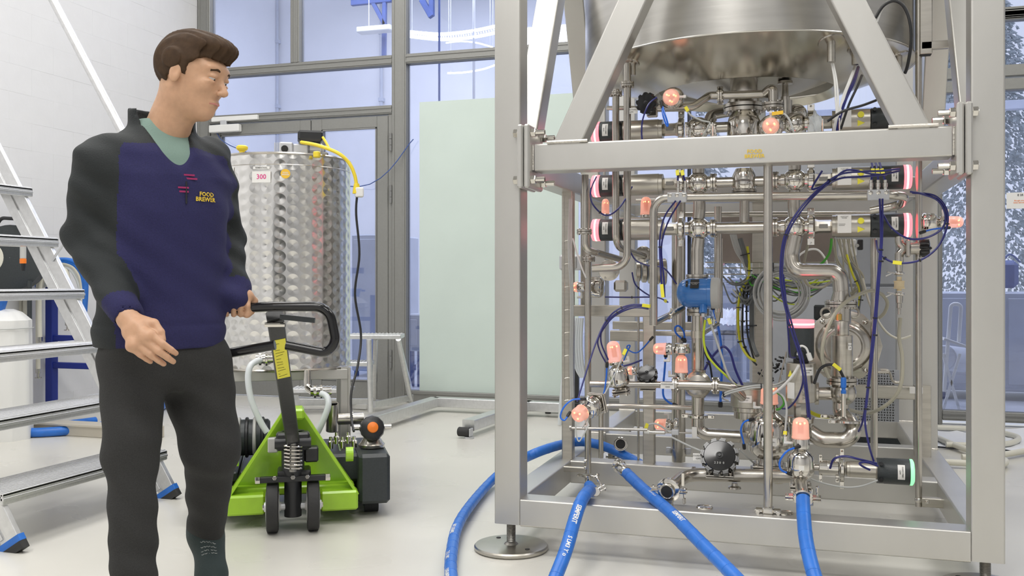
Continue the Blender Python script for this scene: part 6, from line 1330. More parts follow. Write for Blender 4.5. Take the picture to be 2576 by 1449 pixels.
# pale hoses on plastic film on the floor at the far right
def film(c, w_, d_, label, seed):
    rnd = random.Random(seed); nx, ny = 30, 14; vs = [(c[0]-w_/2+w_*i/nx, c[1]-d_/2+d_*j/ny, .006+.016*abs(math.sin(i*.9+j*.5+seed))*rnd.random()) for j in range(ny+1) for i in range(nx+1)]
    fs = [(j*(nx+1)+i, j*(nx+1)+i+1, (j+1)*(nx+1)+i+1, (j+1)*(nx+1)+i) for j in range(ny) for i in range(nx)]; n = len(vs)
    g = G().add(vs+[(x, y, .001) for x, y, z in vs], fs+[tuple(n+k for k in f[::-1]) for f in fs]); solo(g, 'plastic_film', 'snow', label, 'film')
c = WZ(2470, 1110); film((c.x+.1, c.y+.1), 1.5, .9, 'crumpled white plastic film spread on the floor at the far right by the window', 5)
for i, (pts, lb) in enumerate((([(2340, 1075), (2420, 1078), (2500, 1085), (2560, 1100), (2540, 1115), (2460, 1120), (2380, 1118)], 'cream hose loop nearest the window on the plastic film'), ([(2350, 1098), (2430, 1130), (2500, 1145), (2600, 1130)], 'cream hose crossing the middle of the plastic film'), ([(2330, 1160), (2430, 1165), (2510, 1170), (2530, 1160), (2500, 1152), (2420, 1150)], 'cream hose end nearest the viewer on the floor at the far right'))):
    solo(G().tube(catmull([WZ(a, b, .03) for a, b in pts], 8), .017, 12), 'floor_hose', 'cream', lb, 'hose')
# ================================================================ TANK ON PALLET, PALLET TRUCK
Oq = WZ(737, 1335); A = V((Oq.x, Oq.y, 0)).normalized(); Bq = V((A.y, -A.x, 0))       # A away from viewer, B right
def Q(a, b, z): return V((Oq.x, Oq.y, 0))+A*a+Bq*b+V((0, 0, z))
def qbox(par, nm, m, a0, a1, b0, b1, z0, z1, bev=.004, **k): return ob(G().obox(Q((a0+a1)/2, (b0+b1)/2, (z0+z1)/2), Bq, (0, 0, 1), b1-b0, a1-a0, z1-z0, bev), nm, m, par, **k)
pt = thing('pallet_truck', 'lime green hand pallet truck with black steering handle under the small tank', 'pallet truck')
for s_ in (-1, 1):
    b = s_*.079; w_ = ob(G().lathe(Q(0, b-.024, .1), Bq, [(0, .09), (.004, .1), (.044, .1), (.048, .09)], 40), 'steer_wheel', 'rubber', pt)
    for sg in (-1, 1): ob(G().lathe(Q(0, b+sg*.023, .1), Bq*sg, [(0, .062), (.003, .06), (.004, .02), (.01, .018), (.011, 0)], 28, cap=False), 'wheel_hub', 'silver' if sg*s_ > 0 else 'greyplastic', w_)
    ob(G().hexa(Q(0, s_*.105, .1), Q(0, s_*.118, .1), .012), 'axle_nut', 'pol', pt)
ob(G().cyl(Q(0, -.06, .1), Q(0, .06, .1), .016, n=16), 'axle', 'silver', pt); ob(G().cyl(Q(0, 0, .06), Q(.0, 0, .24), .034, n=24), 'fork_head', 'black', pt)
# lime chassis: triangular plate with raised slanted edges
tri = [(.0-.035, .46), (.035, .46), (.255, .13), (-.255, .13)]
ob(G().poly([Q(.20-.0*z, b, z) for b, z in tri], A*.012), 'triangle_plate', 'lime', pt)
for s_ in (-1, 1):
    ob(G().beam(Q(.15, s_*.03, .47), Q(.12, s_*.262, .11), .085, .012, up=Bq), 'slanted_edge', 'lime', pt); qbox(pt, 'base_bar', 'lime', .06, .14, *((-.262, -.11) if s_ < 0 else (.11, .262)), .055, .135, .008); ob(G().cyl(Q(.12, s_*.215, .275), Q(.12, s_*.245, .275), .03, n=20), 'pivot_boss', 'lime', pt)
    qbox(pt, 'fork', 'lime', .2, 1.35, *((-.26, -.1) if s_ < 0 else (.1, .26)), .06, .12, .008)
    ob(G().cyl(Q(1.2, s_*.18-.03, .04), Q(1.2, s_*.18+.03, .04), .04, n=20), 'load_roller', 'rubber', pt)
qbox(pt, 'top_bracket', 'lime', .08, .2, -.045, .045, .43, .475, .008); qbox(pt, 'cross_plate', 'lime', .13, .2, -.25, .25, .115, .15, .006)
ob(G().cyl(Q(.0, 0, .22), Q(0.0, 0, .40), .045, n=24), 'pump_body', 'black', pt); qbox(pt, 'pump_block', 'black', -.03, .08, -.06, .07, .2, .245, .006); qbox(pt, 'valve_block', 'black', .0, .06, .045, .1, .27, .33, .006); qbox(pt, 'grey_box', 'greyplastic', .08, .12, -.1, -.06, .3, .36, .004)
sp = [Q(-.065+.0*i, 0, .26)+Bq*(.032*math.cos(i*.7))-A*(.016*math.sin(i*.7))+V((0, 0, i*.0016)) for i in range(62)]
ob(G().tube(sp, .0045, 7), 'coil_spring', 'pol', pt); ob(G().cyl(Q(-.065, 0, .25), Q(-.065, 0, .37), .016, n=14), 'spring_core', 'dkmetal', pt)
ob(G().beam(Q(-.03, -.125, .215), Q(-.03, .125, .215), .03, .022), 'cross_arm', 'black', pt)
for s_ in (-1, 1): ob(G().hexa(Q(-.03, s_*.125, .215), Q(-.03, s_*.145, .215), .015), 'arm_bolt', 'pol', pt)
for b in (-.07, .0, .055): ob(G().hexa(Q(-.045, b, .22), Q(-.058, b, .225), .009), 'bolt', 'pol', pt)
# handle
hb = Q(-.05, -.0, .36); ht = WD(691, 792, 2.92); hd = (ht-hb).normalized()
ob(G().cyl(hb-Bq*.07, hb+Bq*.07, .022, n=18), 'hinge_barrel', 'black', pt); qbox(pt, 'hinge_bracket', 'black', -.06, .0, -.065, .065, .33, .40, .008)
UPH = (-A.x, -A.y, .3)
sh = ob(G().beam(hb, ht, .052, .032, up=UPH, rr=.006), 'handle_shaft', 'black', pt)
c0_, c1_ = hb.lerp(ht, .60), hb.lerp(ht, .87); nn = frame_of(ht-hb, UPH)[2]
yl = ob(G().beam(c0_+nn*.0165, c1_+nn*.0165, .043, .001, up=UPH, rr=0), 'yellow_sticker', 'tagyellow', sh)
g = G(); _, sd_, _ = frame_of(ht-hb, UPH); rnd = random.Random(2)
for i in range(12): u = .06+i*.077; q = c0_.lerp(c1_, u)+nn*.0175; g.tube([q-sd_*.016, q+sd_*(-.012+rnd.random()*.026)+hd*rnd.uniform(-.005, .008)], .0006, 4)
ob(g, 'scribble_print', 'ink', yl, kind='stuff')
HL = lambda x, y, d=2.88: WD(x, y, d)
ob(G().tube(fillet([HL(692, 868), HL(556, 892), HL(532, 866), HL(545, 778), HL(690, 771), HL(828, 771), HL(845, 860), HL(822, 888), HL(720, 868)], .055, 6), .0148, 16), 'handle_loop', 'blackgloss', pt)
ob(G().beam(HL(705, 797, 2.9), HL(792, 806, 2.9), .012, .016), 'release_lever', 'charcoal', pt)
ob(G().cyl(ht-V((.0, 0, .03))+nn*.0-Bq*.03, ht-V((0, 0, .03))+Bq*.03, .008, n=10), 'pin', 'pol', pt)
# black plastic pallet base
pb = thing('plastic_pallet', 'black plastic pallet carrying the small tank on the truck', 'pallet')
for b0, b1 in ((-.36, -.27), (.27, .36)): qbox(pb, 'side_block', 'charcoal', .35, .55, b0, b1, .02, .15, .01); qbox(pb, 'side_block', 'charcoal', .8, 1.0, b0, b1, .02, .15, .01)
for i in range(5): b0 = -.37+i*.15; qbox(pb, 'deck_slat', 'charcoal', .28, 1.05, b0, b0+.14, .15, .19, .006)
qbox(pb, 'front_rail', 'charcoal', .26, .36, .0, .38, .13, .25, .012); qbox(pb, 'corner_box', 'charcoal', .12, .42, .27, .40, .06, .27, .014); qbox(pb, 'corner_box', 'charcoal', .14, .4, -.42, -.27, .1, .3, .014)
ob(G().cyl(Q(.25, .3, .03), Q(.25, .36, .03), .03, n=16), 'roller', 'rubber', pb)
t = thing('electric_pump', 'black ribbed electric motor on the pallet left of the green triangle', 'motor'); ob(G().cyl(Q(.5, -.33, .3), Q(.5, -.1, .3), .08, n=24, bev=.01), 'motor_body', 'charcoal', t)
for i in range(6): ob(G().lathe(Q(.5, -.31+i*.034, .3), Bq, [(0, .084), (.004, .09), (.012, .09), (.016, .084)], 24), 'cooling_rib', 'black' if i % 2 else 'greyplastic', t)
t = thing('diaphragm_valve', 'black knob valve with orange button on the pallet corner', 'valve'); c = Q(.25, .335, .36)
ob(G().lathe(c, -A+V((0, 0, .25)), [(-.05, .04), (-.02, .052), (.0, .055), (.02, .05), (.03, .03), (.031, 0)], 12, cap=False), 'knob', 'black', t); ob(G().lathe(c-A*.031+V((0, 0, .008)), -A+V((0, 0, .25)), [(0, .024), (.006, .022), (.009, .012), (.010, 0)], 24, cap=False), 'orange_button', 'orange', t); ob(G().lathe(c+V((0, 0, -.085))+A*.03, (0, 0, 1), [(0, .055), (.012, .058), (.02, .05), (.05, .03)], 24), 'valve_base', 'steel', t)
for s_ in (-1, 1): ob(G().cyl(c+A*.03+Bq*s_*.05, c+A*.03+Bq*s_*.085, .012, n=12), 'side_stub', 'pol', t)
t = thing('pipe_manifold', 'steel pipe tee lying on the pallet right of the green triangle', 'pipe fitting'); c = Q(.42, .17, .38); ob(G().cyl(c, c+Bq*.14, .026, n=20), 'tube', 'steel', t); ob(G().cyl(c+V((0, 0, -.05)), c+V((0, 0, .075))-A*.03, .028, n=20), 'tube', 'steel', t); ob(G().cyl(c+V((0, 0, .0751))-A*.03, c+V((0, 0, .076))-A*.03, .023, n=20), 'open_bore', 'seal', t); ob(G().lathe(c+Bq*.08, Bq, [(0, .035), (.012, .035)], 20), 'clamp_ring', 'pol', t)
for i in range(5): ob(G().lathe(Q(.3, .16+i*.025, .27+(i % 2)*.02), (0, 0, 1), [(0, .012), (.03, .014), (.035, .008), (.05, .008)], 12), 'small_fitting', 'pol', t)
# tank
tw = thing('steel_vat', 'stainless steel vat with circular polished pattern standing on the pallet', 'vat')
tc = WD(717, 0, 4.47); Rv_ = .305; zb0, zt0_ = .60, 1.565
g = G().lathe((tc.x, tc.y, 0), (0, 0, 1), [(zb0, Rv_), (zt0_, Rv_)], 96, cap=False)
sh_ = ob(g, 'vat_wall', 'circ', tw)
uvl = sh_.data.uv_layers.new(name='UVMap'); me = sh_.data
for lp in me.loops: v = me.vertices[lp.vertex_index].co; a = math.atan2(v.y-tc.y, v.x-tc.x); uvl.data[lp.index].uv = ((a/(2*math.pi)) % 1.0, (v.z-zb0)/(zt0_-zb0))
for p_ in me.polygons:
    us = [uvl.data[i].uv[0] for i in p_.loop_indices]
    if max(us)-min(us) > .5:
        for i in p_.loop_indices:
            if uvl.data[i].uv[0] < .5: uvl.data[i].uv[0] += 1
for z, r_ in ((zt0_, .006), (zt0_-.05, .002), (zb0, .006)): ob(G().tube([(tc.x+Rv_*math.cos(i*math.pi/32), tc.y+Rv_*math.sin(i*math.pi/32), z) for i in range(64)], r_, 6, closed=True), 'rim_bead', 'steel', tw)
ob(G().lathe((tc.x, tc.y, zt0_-.01), (0, 0, 1), [(0, Rv_*.98), (.008, Rv_*.98), (.02, Rv_*.9), (.025, .1), (.025, 0)], 64, cap=False), 'lid', 'steel', tw)
ob(G().lathe((tc.x, tc.y, zb0), (0, 0, -1), [(0, Rv_*.98), (.03, Rv_*.5), (.05, .04), (.05, 0)], 48, cap=False), 'bottom', 'steel', tw)
lb = tw
def vl(px, py, w, h, lines, m='label', ink='ink', sz=None):
    ang = (px-717)/1.0*S(717, 4.1)/Rv_; ang = math.asin(max(-.95, min(.95, (px-717)*4.2/FPX/Rv_))); nrm = -A_t*math.cos(ang)+B_t*math.sin(ang)
    c = V((tc.x, tc.y, 0))+nrm*(Rv_+.002); dd = c.x*-SA+c.y*CA; c.z = 1+(HOR-py)*dd/FPX; return plate_label(c, nrm, (0, 0, 1), w, h, lines, tw, sz, m=m, ink=ink)
A_t = V((tc.x, tc.y, 0)).normalized(); B_t = V((A_t.y, -A_t.x, 0))
vl(660, 445, .085, .050, ('300',), ink='redink', sz=.03)
pc = vl(660, 422, .075, .012, ('FERMENTASAL',), sz=.0085); vl(586, 433, .034, .042, ('N2',), ink='redink', sz=.014)
ang = math.asin(1*4.2/FPX/Rv_); nrm = (-A_t*math.cos(ang)+B_t*math.sin(ang)); c = V((tc.x, tc.y, 0))+nrm*(Rv_+.001); dd = c.x*-SA+c.y*CA; c.z = 1+(HOR-437)*dd/FPX
ob(G().cyl(c, c+nrm*.0015, .021, n=32), 'round_sticker', 'orangetag', tw); text('FOOD\nBREWER', c+nrm*.0018, -nrm.cross(V((0, 0, 1))), (0, 0, 1), .0085, 'label', tw, .02)
# stand of the vat
vs_ = thing('vat_stand', 'stainless leg stand under the polished vat', 'stand')
for a_, b_ in ((-.19, -.27), (-.19, .27), (.19, -.27), (.19, .27)):
    c = V((tc.x, tc.y, 0))+A_t*a_+B_t*b_; ob(G().beam((c.x, c.y, .19), (c.x, c.y, .6), .04, .012, up=A_t, rr=.002).beam(c+V((0, 0, .19))+B_t*(.018 if b_ > 0 else -.018), c+V((0, 0, .6))+B_t*(.018 if b_ > 0 else -.018), .012, .04, up=A_t, rr=.002), 'leg', 'frame', vs_)
for a_ in (-.2, .2): ob(G().beam(V((tc.x, tc.y, .57))+A_t*a_-B_t*.28, V((tc.x, tc.y, .57))+A_t*a_+B_t*.28, .012, .045, rr=.002), 'cross_rail', 'frame', vs_)
for b_ in (-.28, .28): ob(G().beam(V((tc.x, tc.y, .57))+A_t*-.2+B_t*b_, V((tc.x, tc.y, .57))+A_t*.2+B_t*b_, .012, .045, rr=.002), 'side_rail', 'frame', vs_)
# gear motor etc on lid
gm = thing('gear_motor', 'grey gear motor with black terminal box on the lid of the vat', 'motor'); zl = zt0_+.012
def TQ(px, py, dd=4.45): return WD(px, py, dd)
def tb(nm, m, px0, px1, py0, py1, dp, dd=4.4, bev=.006): a, b = TQ(px0, py1, dd), TQ(px1, py0, dd); c = (a+b)/2+A_t*dp/2; return ob(G().obox(c, B_t, (0, 0, 1), (px1-px0)*dd/FPX, dp, (py1-py0)*dd/FPX, bev), nm, m, gm)
gb = tb('gear_housing', 'silver', 703, 737, 357, 392, .08); ob(G().cyl(TQ(716, 374, 4.395), TQ(716, 374, 4.38), .016, n=20), 'shaft_hole', 'seal', gb)
for i in range(4): tb('housing_fin', 'silver', 690+i*4, 692+i*4, 358, 388, .07, 4.42, .001)
tb('motor_flange', 'silver', 737, 775, 362, 390, .1, 4.42); tb('motor_body', 'silver', 772, 815, 358, 386, .1, 4.45, .015); tb('terminal_box', 'black', 750, 812, 327, 354, .11, 4.4, .01); tb('lid_clamp', 'steel', 800, 826, 382, 394, .05, 4.3)
tb('bracket', 'steel', 700, 772, 389, 396, .1, 4.4, .002)
t = thing('lid_knob', 'yellow plastic knob on the left of the vat lid', 'plastic_knob'); c = TQ(609, 392, 4.3); c.z = zl; ob(G().lathe(c, (0, 0, 1), [(0, .016), (.012, .012), (.018, .02), (.024, .026), (.034, .026), (.04, .018)], 20), 'knob_body', 'yellow', t)  # plain knob standing on the lid, not a plug
t = thing('yellow_tap', 'small yellow tap on the right of the vat lid', 'tap'); c = TQ(797, 390, 4.2); ob(G().box(c-V((.014, .012, .012)), c+V((.014, .012, .016)), .004), 'tap_body', 'yellow', t)
o, c = cable('yellow cable arching from the gear motor over the vat edge down to its plug', [TQ(758, 358, 4.38), TQ(800, 366, 4.3), TQ(850, 385, 4.25), TQ(878, 410, 4.25), TQ(892, 440, 4.25), TQ(897, 468, 4.25)], .0085, 'yellow')
ob(G().lathe(TQ(897, 462, 4.25), (0, 0, -1), [(0, .012), (.04, .018), (.045, .018)], 14), 'plug', 'yellow', o)
t = thing('white_socket', 'white socket box hanging under the yellow plug beside the vat', 'socket'); c = TQ(904, 484, 4.25); ob(G().obox(c, B_t, (0, 0, 1), .038, .03, .045, .005), 'socket_body', 'white', t)
cable('long black cable hanging from the white socket down to the pallet', [TQ(898, 495, 4.25), TQ(896, 540, 4.25), TQ(904, 640, 4.25), TQ(893, 740, 4.25), TQ(908, 840, 4.25), TQ(900, 920, 4.2), TQ(884, 985, 4.15), TQ(884, 1050, 4.1), TQ(890, 1085, 4.02)], .0055, 'black')
cable('thin yellow cable rising from the gear motor to the terminal box', [TQ(812, 345, 4.38), TQ(822, 362, 4.36), TQ(830, 378, 4.34)], .006, 'yellow')
cable('long thin grey cable behind the vat stretching across the glass door', [P(545, 335, 7.14), P(600, 375, 7.1), P(900, 470, 7.05), P(1040, 350, 7.14)], .004, 'equipdk')
# outlets and milky hoses
for i, (lb, pts, fp) in enumerate((('milky hose curving down from the left outlet of the vat', [TQ(655, 905, 4.1), TQ(632, 918, 4.05), TQ(624, 950, 4.03), TQ(632, 1005, 4.02), TQ(655, 1060, 4.02), TQ(672, 1088, 4.02)], (667, 903)), ('milky hose curving down from the right outlet of the vat', [TQ(808, 990, 4.1), TQ(822, 998, 4.08), TQ(826, 1020, 4.06), TQ(812, 1060, 4.05), TQ(795, 1095, 4.05)], (795, 985)))):
    t = thing('milky_hose', lb, 'hose'); ob(G().tube(catmull(pts, 8), .0135, 14), 'hose_body', 'milky', t); q = TQ(*fp, 4.12)
    ob(G().lathe(q-B_t*.04*(1 if i == 0 else .6), B_t, [(0, .018), (.012, .02), (.014, .028), (.024, .028), (.026, .02), (.04, .022), (.042, .03), (.05, .03), (.052, .018), (.09, .018)], 20), 'outlet_fitting', 'pol', t)
    if i: ob(G().tube(fillet([TQ(773, 930, 4.2), TQ(773, 975, 4.2), TQ(790, 988, 4.14)], .03), .016, 14), 'outlet_bend', 'pol', t)
    else: ob(G().tube(fillet([q+B_t*.03, q+B_t*.03+A*.1], .01), .016, 12), 'outlet_bend', 'pol', t); ob(G().box(q+V((.01, -.02, .02)), q+V((.05, -.01, .03)), .002), 'tap_lever', 'pol', t)
# ================================================================ WALKING PERSON (signed distance fields -> one smooth surface per piece)
def surf(f, lo, hi, h):
    lo = np.array(lo, float); hi = np.array(hi, float); n = np.ceil((hi-lo)/h).astype(int)+1
    ax = [lo[i]+h*np.arange(n[i]) for i in range(3)]
    X, Y, Z = np.meshgrid(*ax, indexing='ij'); D = f(np.stack([X, Y, Z], -1).reshape(-1, 3)).reshape(n)
    ins = D < 0; cn = tuple(n-1); cnt = np.zeros(cn); acc = np.zeros(cn+(3,))
    for a in range(3):
        s0 = [slice(None)]*3; s1 = [slice(None)]*3; s0[a] = slice(0, -1); s1[a] = slice(1, None)
        d0, d1 = D[tuple(s0)], D[tuple(s1)]; cr = (d0 < 0) != (d1 < 0); t = np.where(cr, d0/(d0-d1+1e-12), 0)
        o = [x for x in range(3) if x != a]
        for i in (0, 1):
            for j in (0, 1):
                sl = [slice(None)]*3; sl[o[0]] = slice(i, n[o[0]]-1+i); sl[o[1]] = slice(j, n[o[1]]-1+j); c = cr[tuple(sl)]; tt = t[tuple(sl)]
                cnt += c; acc[..., a] += np.where(c, tt, 0); acc[..., o[0]] += c*i; acc[..., o[1]] += c*j
    act = cnt > 0; idx = -np.ones(cn, int); idx[act] = np.arange(act.sum())
    ii = np.argwhere(act); vs = lo+h*(ii+acc[act]/cnt[act][:, None]); fs = []
    for a in range(3):
        o = [x for x in range(3) if x != a]; s0 = [slice(1, -1)]*3; s1 = [slice(1, -1)]*3; s0[a] = slice(0, -1); s1[a] = slice(1, None)
        b0 = ins[tuple(s0)]; b1 = ins[tuple(s1)]; e = np.argwhere(b0 != b1); off = np.ones(3, int); off[a] = 0; e = e+off
        def g(i, j): q = e.copy(); q[:, o[0]] -= i; q[:, o[1]] -= j; return idx[q[:, 0], q[:, 1], q[:, 2]]
        fs.append(np.stack([g(1, 1), g(0, 1), g(0, 0), g(1, 0)], 1))
    fs = np.concatenate(fs); return vs, fs[(fs >= 0).all(1)]
def smin(a, b, k): h = np.clip(.5+.5*(b-a)/k, 0, 1); return b*(1-h)+a*h-k*h*(1-h)
def cap(p, a, b, ra, rb):
    a = np.array(a, float); b = np.array(b, float); ab = b-a; t = np.clip(((p-a)@ab)/(ab@ab), 0, 1); return np.linalg.norm(p-(a+t[:, None]*ab), axis=1)-(ra+(rb-ra)*t)
def ell(p, c, axs, r):
    q = (p-np.array(c, float)); l = np.sqrt(sum(((q@np.array(axs[i], float))/r[i])**2 for i in range(3))); return (l-1)*min(r)
def union(ds, k):
    d = ds[0]
    for x in ds[1:]: d = smin(d, x, k)
    return d
def bump(p, k): return k*(np.sin(p[:, 0]*31+p[:, 2]*17)*np.sin(p[:, 2]*37+p[:, 1]*23)+.6*np.sin(p[:, 2]*71+p[:, 0]*43+p[:, 1]*29))
PS = thing('person', 'walking person in navy and black fleece jacket and dark trousers, one hand on handle', 'person')
Rv = np.array([CA, SA, 0]); Fv = np.array([-SA, CA, 0]); Uz = np.array([0, 0, 1.])
def D3(px, py, d): return np.array(WD(px, py, d))
th = math.radians(35); TL = Rv*math.cos(th)+Fv*math.sin(th); TF = Rv*math.sin(th)-Fv*math.cos(th)   # wearer's left, facing
def smesh(name, f, lo, hi, h, m, par, mf=None, it=0):
    vs, fs = surf(f, lo, hi, h); me = bpy.data.meshes.new(name); me.from_pydata(vs.tolist(), [], fs.tolist())
    ms = m if isinstance(m, list) else [m]
    for x in ms: me.materials.append(M[x])
    if mf is not None: c = vs[fs].mean(1); me.polygons.foreach_set('material_index', mf(c).astype(int).tolist())
    bm = bmesh.new(); bm.from_mesh(me); bmesh.ops.recalc_face_normals(bm, faces=bm.faces)
    for _ in range(it): bmesh.ops.smooth_vert(bm, verts=bm.verts, factor=.5, use_axis_x=True, use_axis_y=True, use_axis_z=True)
    bm.to_mesh(me); bm.free(); return ob(me, name, None, par, ang=180)
def bbox(pts, pad): p = np.array(pts); return p.min(0)-pad, p.max(0)+pad
# joints
SRr, ELr, WRr = D3(264, 412, 2.66), D3(222, 602, 2.70), D3(312, 782, 2.54)
SLl, ELl, WLl = D3(518, 412, 2.88), D3(562, 600, 2.98), D3(592, 742, 2.87)
def loft(p, zt, ct, rl, rf):
    """stack of ellipses, z table descending order free"""
    o = np.argsort(zt); zt = np.array(zt)[o]; ct = np.array(ct)[o]; rl = np.array(rl)[o]; rf = np.array(rf)[o]
    z = p[:, 2]; cx = np.interp(z, zt, ct[:, 0]); cy = np.interp(z, zt, ct[:, 1]); a = np.interp(z, zt, rl); b = np.interp(z, zt, rf)
    dx = p[:, 0]-cx; dy = p[:, 1]-cy; l = dx*TL[0]+dy*TL[1]; f = dx*TF[0]+dy*TF[1]
    d = (np.sqrt((l/a)**2+(f/b)**2)-1)*np.minimum(a, b); return np.maximum(d, np.maximum(z-zt[-1], zt[0]-z)*.9)
tz = [(402, 872, 2.78, .185, .135), (404, 838, 2.78, .19, .14), (408, 760, 2.78, .178, .135), (412, 650, 2.77, .176, .132), (408, 540, 2.76, .19, .138), (402, 450, 2.76, .20, .138), (398, 395, 2.76, .175, .122), (398, 350, 2.77, .115, .095), (402, 318, 2.775, .085, .078), (404, 305, 2.775, .07, .072)]
TC = [D3(a, b, c) for a, b, c, d, e in tz]; TZ = [c[2] for c in TC]; TRL = [t[3] for t in tz]; TRF = [t[4] for t in tz]
nb = D3(410, 322, 2.775)                     # neck base
zipt = D3(482, 470, 2.63)
def jacket_solid(p, cut=True):
    t = loft(p, TZ, TC, TRL, TRF)
    ar = union([cap(p, SRr, ELr, .082, .066), cap(p, ELr, WRr, .066, .047)], .02)
    al = union([cap(p, SLl, ELl, .080, .062), cap(p, ELl, WLl, .060, .046)], .02)
    d = smin(t, ar, .05); d = smin(d, al, .05)
    # folds: sleeves more
    fr = np.exp(-((np.minimum(ar, al))/.03)**2); d = d+fr*.0065*np.sin(p[:, 2]*62+p[:, 0]*30+p[:, 1]*22)*np.sin(p[:, 0]*19-p[:, 1]*27+1)
    d = d+bump(p, .0022)
    # hem and cuff seams
    hz = D3(0, 852, 2.78)[2]; d = d+.004*np.exp(-((p[:, 2]-(hz+.045))/.004)**2)*(np.minimum(ar, al) > .02)
    # standing collar
    q = p-nb; l = q@TL; f = q@TF; rr = np.sqrt((l/1.05)**2+((f+.01)/1.0)**2); zc_ = q[:, 2]-.02+.12*f
    col = np.maximum(np.abs(rr-.082-.1*np.maximum(0, zc_)*0)-.008, np.abs(zc_)-.030)
    d = smin(d, col, .012)
    if cut:
        w_ = cap(p, nb+TF*.10+Uz*.03, zipt+TF*.02, .090, .016); w2 = cap(p, nb+TF*.03+Uz*.015, nb+TF*.07+Uz*.12, .076, .10)
        d = np.maximum(d, -w_); d = np.maximum(d, -w2)
    d = np.maximum(d, -(cap(p, WRr, WRr+(WRr-ELr)*.1, .034, .03)))
    return d
def jm(c):
    ar = np.minimum(cap(c, SRr, ELr, .082, .066), cap(c, ELr, WRr, .066, .047)); al = np.minimum(cap(c, SLl, ELl, .080, .062), cap(c, ELl, WLl, .060, .046))
    t = loft(c, TZ, TC, TRL, TRF); q = c-nb; l = (c-TC[3])@TL; f = (c-TC[3])@TF
    black = ((np.minimum(ar, al) < t-.004)) | (l < -.15) | (f < -.03) | ((q[:, 2] > -.075+.35*(f-.06)) & (q[:, 2] > -.14)) 
    cu = ((c-WRr)@((WRr-ELr)/np.linalg.norm(WRr-ELr)) > -.032) & (np.linalg.norm(c-WRr, axis=1) < .09)
    cl_ = ((c-WLl)@((WLl-ELl)/np.linalg.norm(WLl-ELl)) > -.035) & (np.linalg.norm(c-WLl, axis=1) < .066)
    return np.where(cu | cl_, 0, np.where(black, 1, 0))
lo, hi = bbox([SRr, ELr, WRr, SLl, ELl, WLl, TC[0], nb+Uz*.06, D3(402, 872, 2.58)], .15)
jk = smesh('jacket', jacket_solid, lo, hi, .006, ['navycloth', 'blackcloth'], PS, jm, 2)
# zip and prints laid on the cloth
def onto(p, f, n, maxd=.12):
    p = np.array(p, float); best = None
    ts = np.arange(-maxd, maxd, .002); q = p[None]-np.outer(ts, n); d = f(q); k = np.argmax(d < .0)
    q0 = q[k] if d[k] < 0 else p
    return q0
def printed(s, c, size, bold, m, rgt, up, f):
    vs, fs = text_raw(s, bold); n = np.cross(rgt, up); n /= np.linalg.norm(n); out = []
    pts = np.array([np.array(c)+rgt*(x*size)+up*(y*size) for x, y, z in vs]); ts = np.arange(-.1, .1, .0025)
    for p in pts:
        q = p[None]-np.outer(ts, n); d = f(q); k = int(np.argmax(d < 0)); out.append(q[k]+n*.004)
    return ob(G().add([V(o) for o in out], fs), 'lettering', m, jk, smooth=False)
fj = lambda p: jacket_solid(p, False)
for (px, py, s_) in ((541, 487, 'FOOD'), (537, 500, 'BREWER')):
    try: printed(s_, D3(px, py, 2.68), .017, .03, 'goldprint', TL*.98+TF*-.2, Uz, fj)
    except Exception as e: print('print', e)
zp = []
for k in range(8):
    u = k/7; q = onto(D3(484-u*6, 452+u*400, 2.62), fj, TF); zp.append(V(q+TF*.002))
ob(G().tube(zp[:2], .0025, 6), 'zip', 'black', jk)
for (px, py, wd) in ((487, 437, .030), (493, 446, .034), (468, 470, .030), (470, 480, .026)):
    q = onto(D3(px, py, 2.64), fj, TF)+TF*.003; ob(G().obox(V(q), TL, Uz, wd, .001, .005, 0), 'printed_bar', 'fadedink', jk)
# T-shirt
def tee(p):
    d = loft(p, TZ[3:], TC[3:], [x*.93 for x in TRL[3:]], [x*.93 for x in TRF[3:]]); q = p-nb; f = q@TF
    d = np.maximum(d, -cap(p, nb+TF*.05+Uz*.06, nb+Uz*.14, .062, .08)); return np.maximum(d, -(p[:, 2]-TZ[4]))
lo, hi = bbox([TC[4], TC[6], nb+Uz*.04], .21); smesh('t_shirt', tee, lo, hi, .009, 'teal', PS, None, 2)
# trousers
HR, KR, AR = D3(338, 905, 2.72), D3(330, 1130, 2.62), D3(338, 1478, 2.56)
HL_, KL, AL = D3(488, 910, 2.84), D3(530, 1122, 2.83), D3(520, 1328, 3.0)
pz = [(404, 850, 2.78, .162, .118), (410, 890, 2.78, .172, .125), (414, 940, 2.78, .165, .12), (416, 975, 2.78, .13, .10)]
def trou(p):
    pc = [D3(a, b, c) for a, b, c, d, e in pz]; t = loft(p, [c[2] for c in pc], pc, [x[3] for x in pz], [x[4] for x in pz])
    r = union([cap(p, HR, KR, .097, .074), cap(p, KR, AR, .068, .060)], .03); l = union([cap(p, HL_, KL, .110, .086), cap(p, KL, AL, .080, .058)], .03)
    d = smin(t, r, .035); d = smin(d, l, .035)
    dk = np.minimum(np.linalg.norm(p-KR, axis=1), np.linalg.norm(p-KL, axis=1)); d = d+.004*np.exp(-(dk/.14)**2)*np.sin(p[:, 2]*58+p[:, 0]*24)+bump(p, .0028)
    da = np.minimum(np.linalg.norm(p-AR, axis=1), np.linalg.norm(p-AL, axis=1)); d = d+.004*np.exp(-(da/.12)**2)*np.sin(p[:, 2]*75+p[:, 1]*30)
    for a, k in ((AR, KR), (AL, KL)): n = (a-k)/np.linalg.norm(a-k); d = np.where(np.linalg.norm(p-a, axis=1) < .16, np.maximum(d, (p-a)@n-.02), d)
    return np.maximum(d, p[:, 2]-TZ[0]-.03)
lo, hi = bbox([HR, KR, AR, HL_, KL, AL, D3(404, 850, 2.78)], .14); smesh('trousers', trou, lo, hi, .009, 'trouser', PS, None, 2)
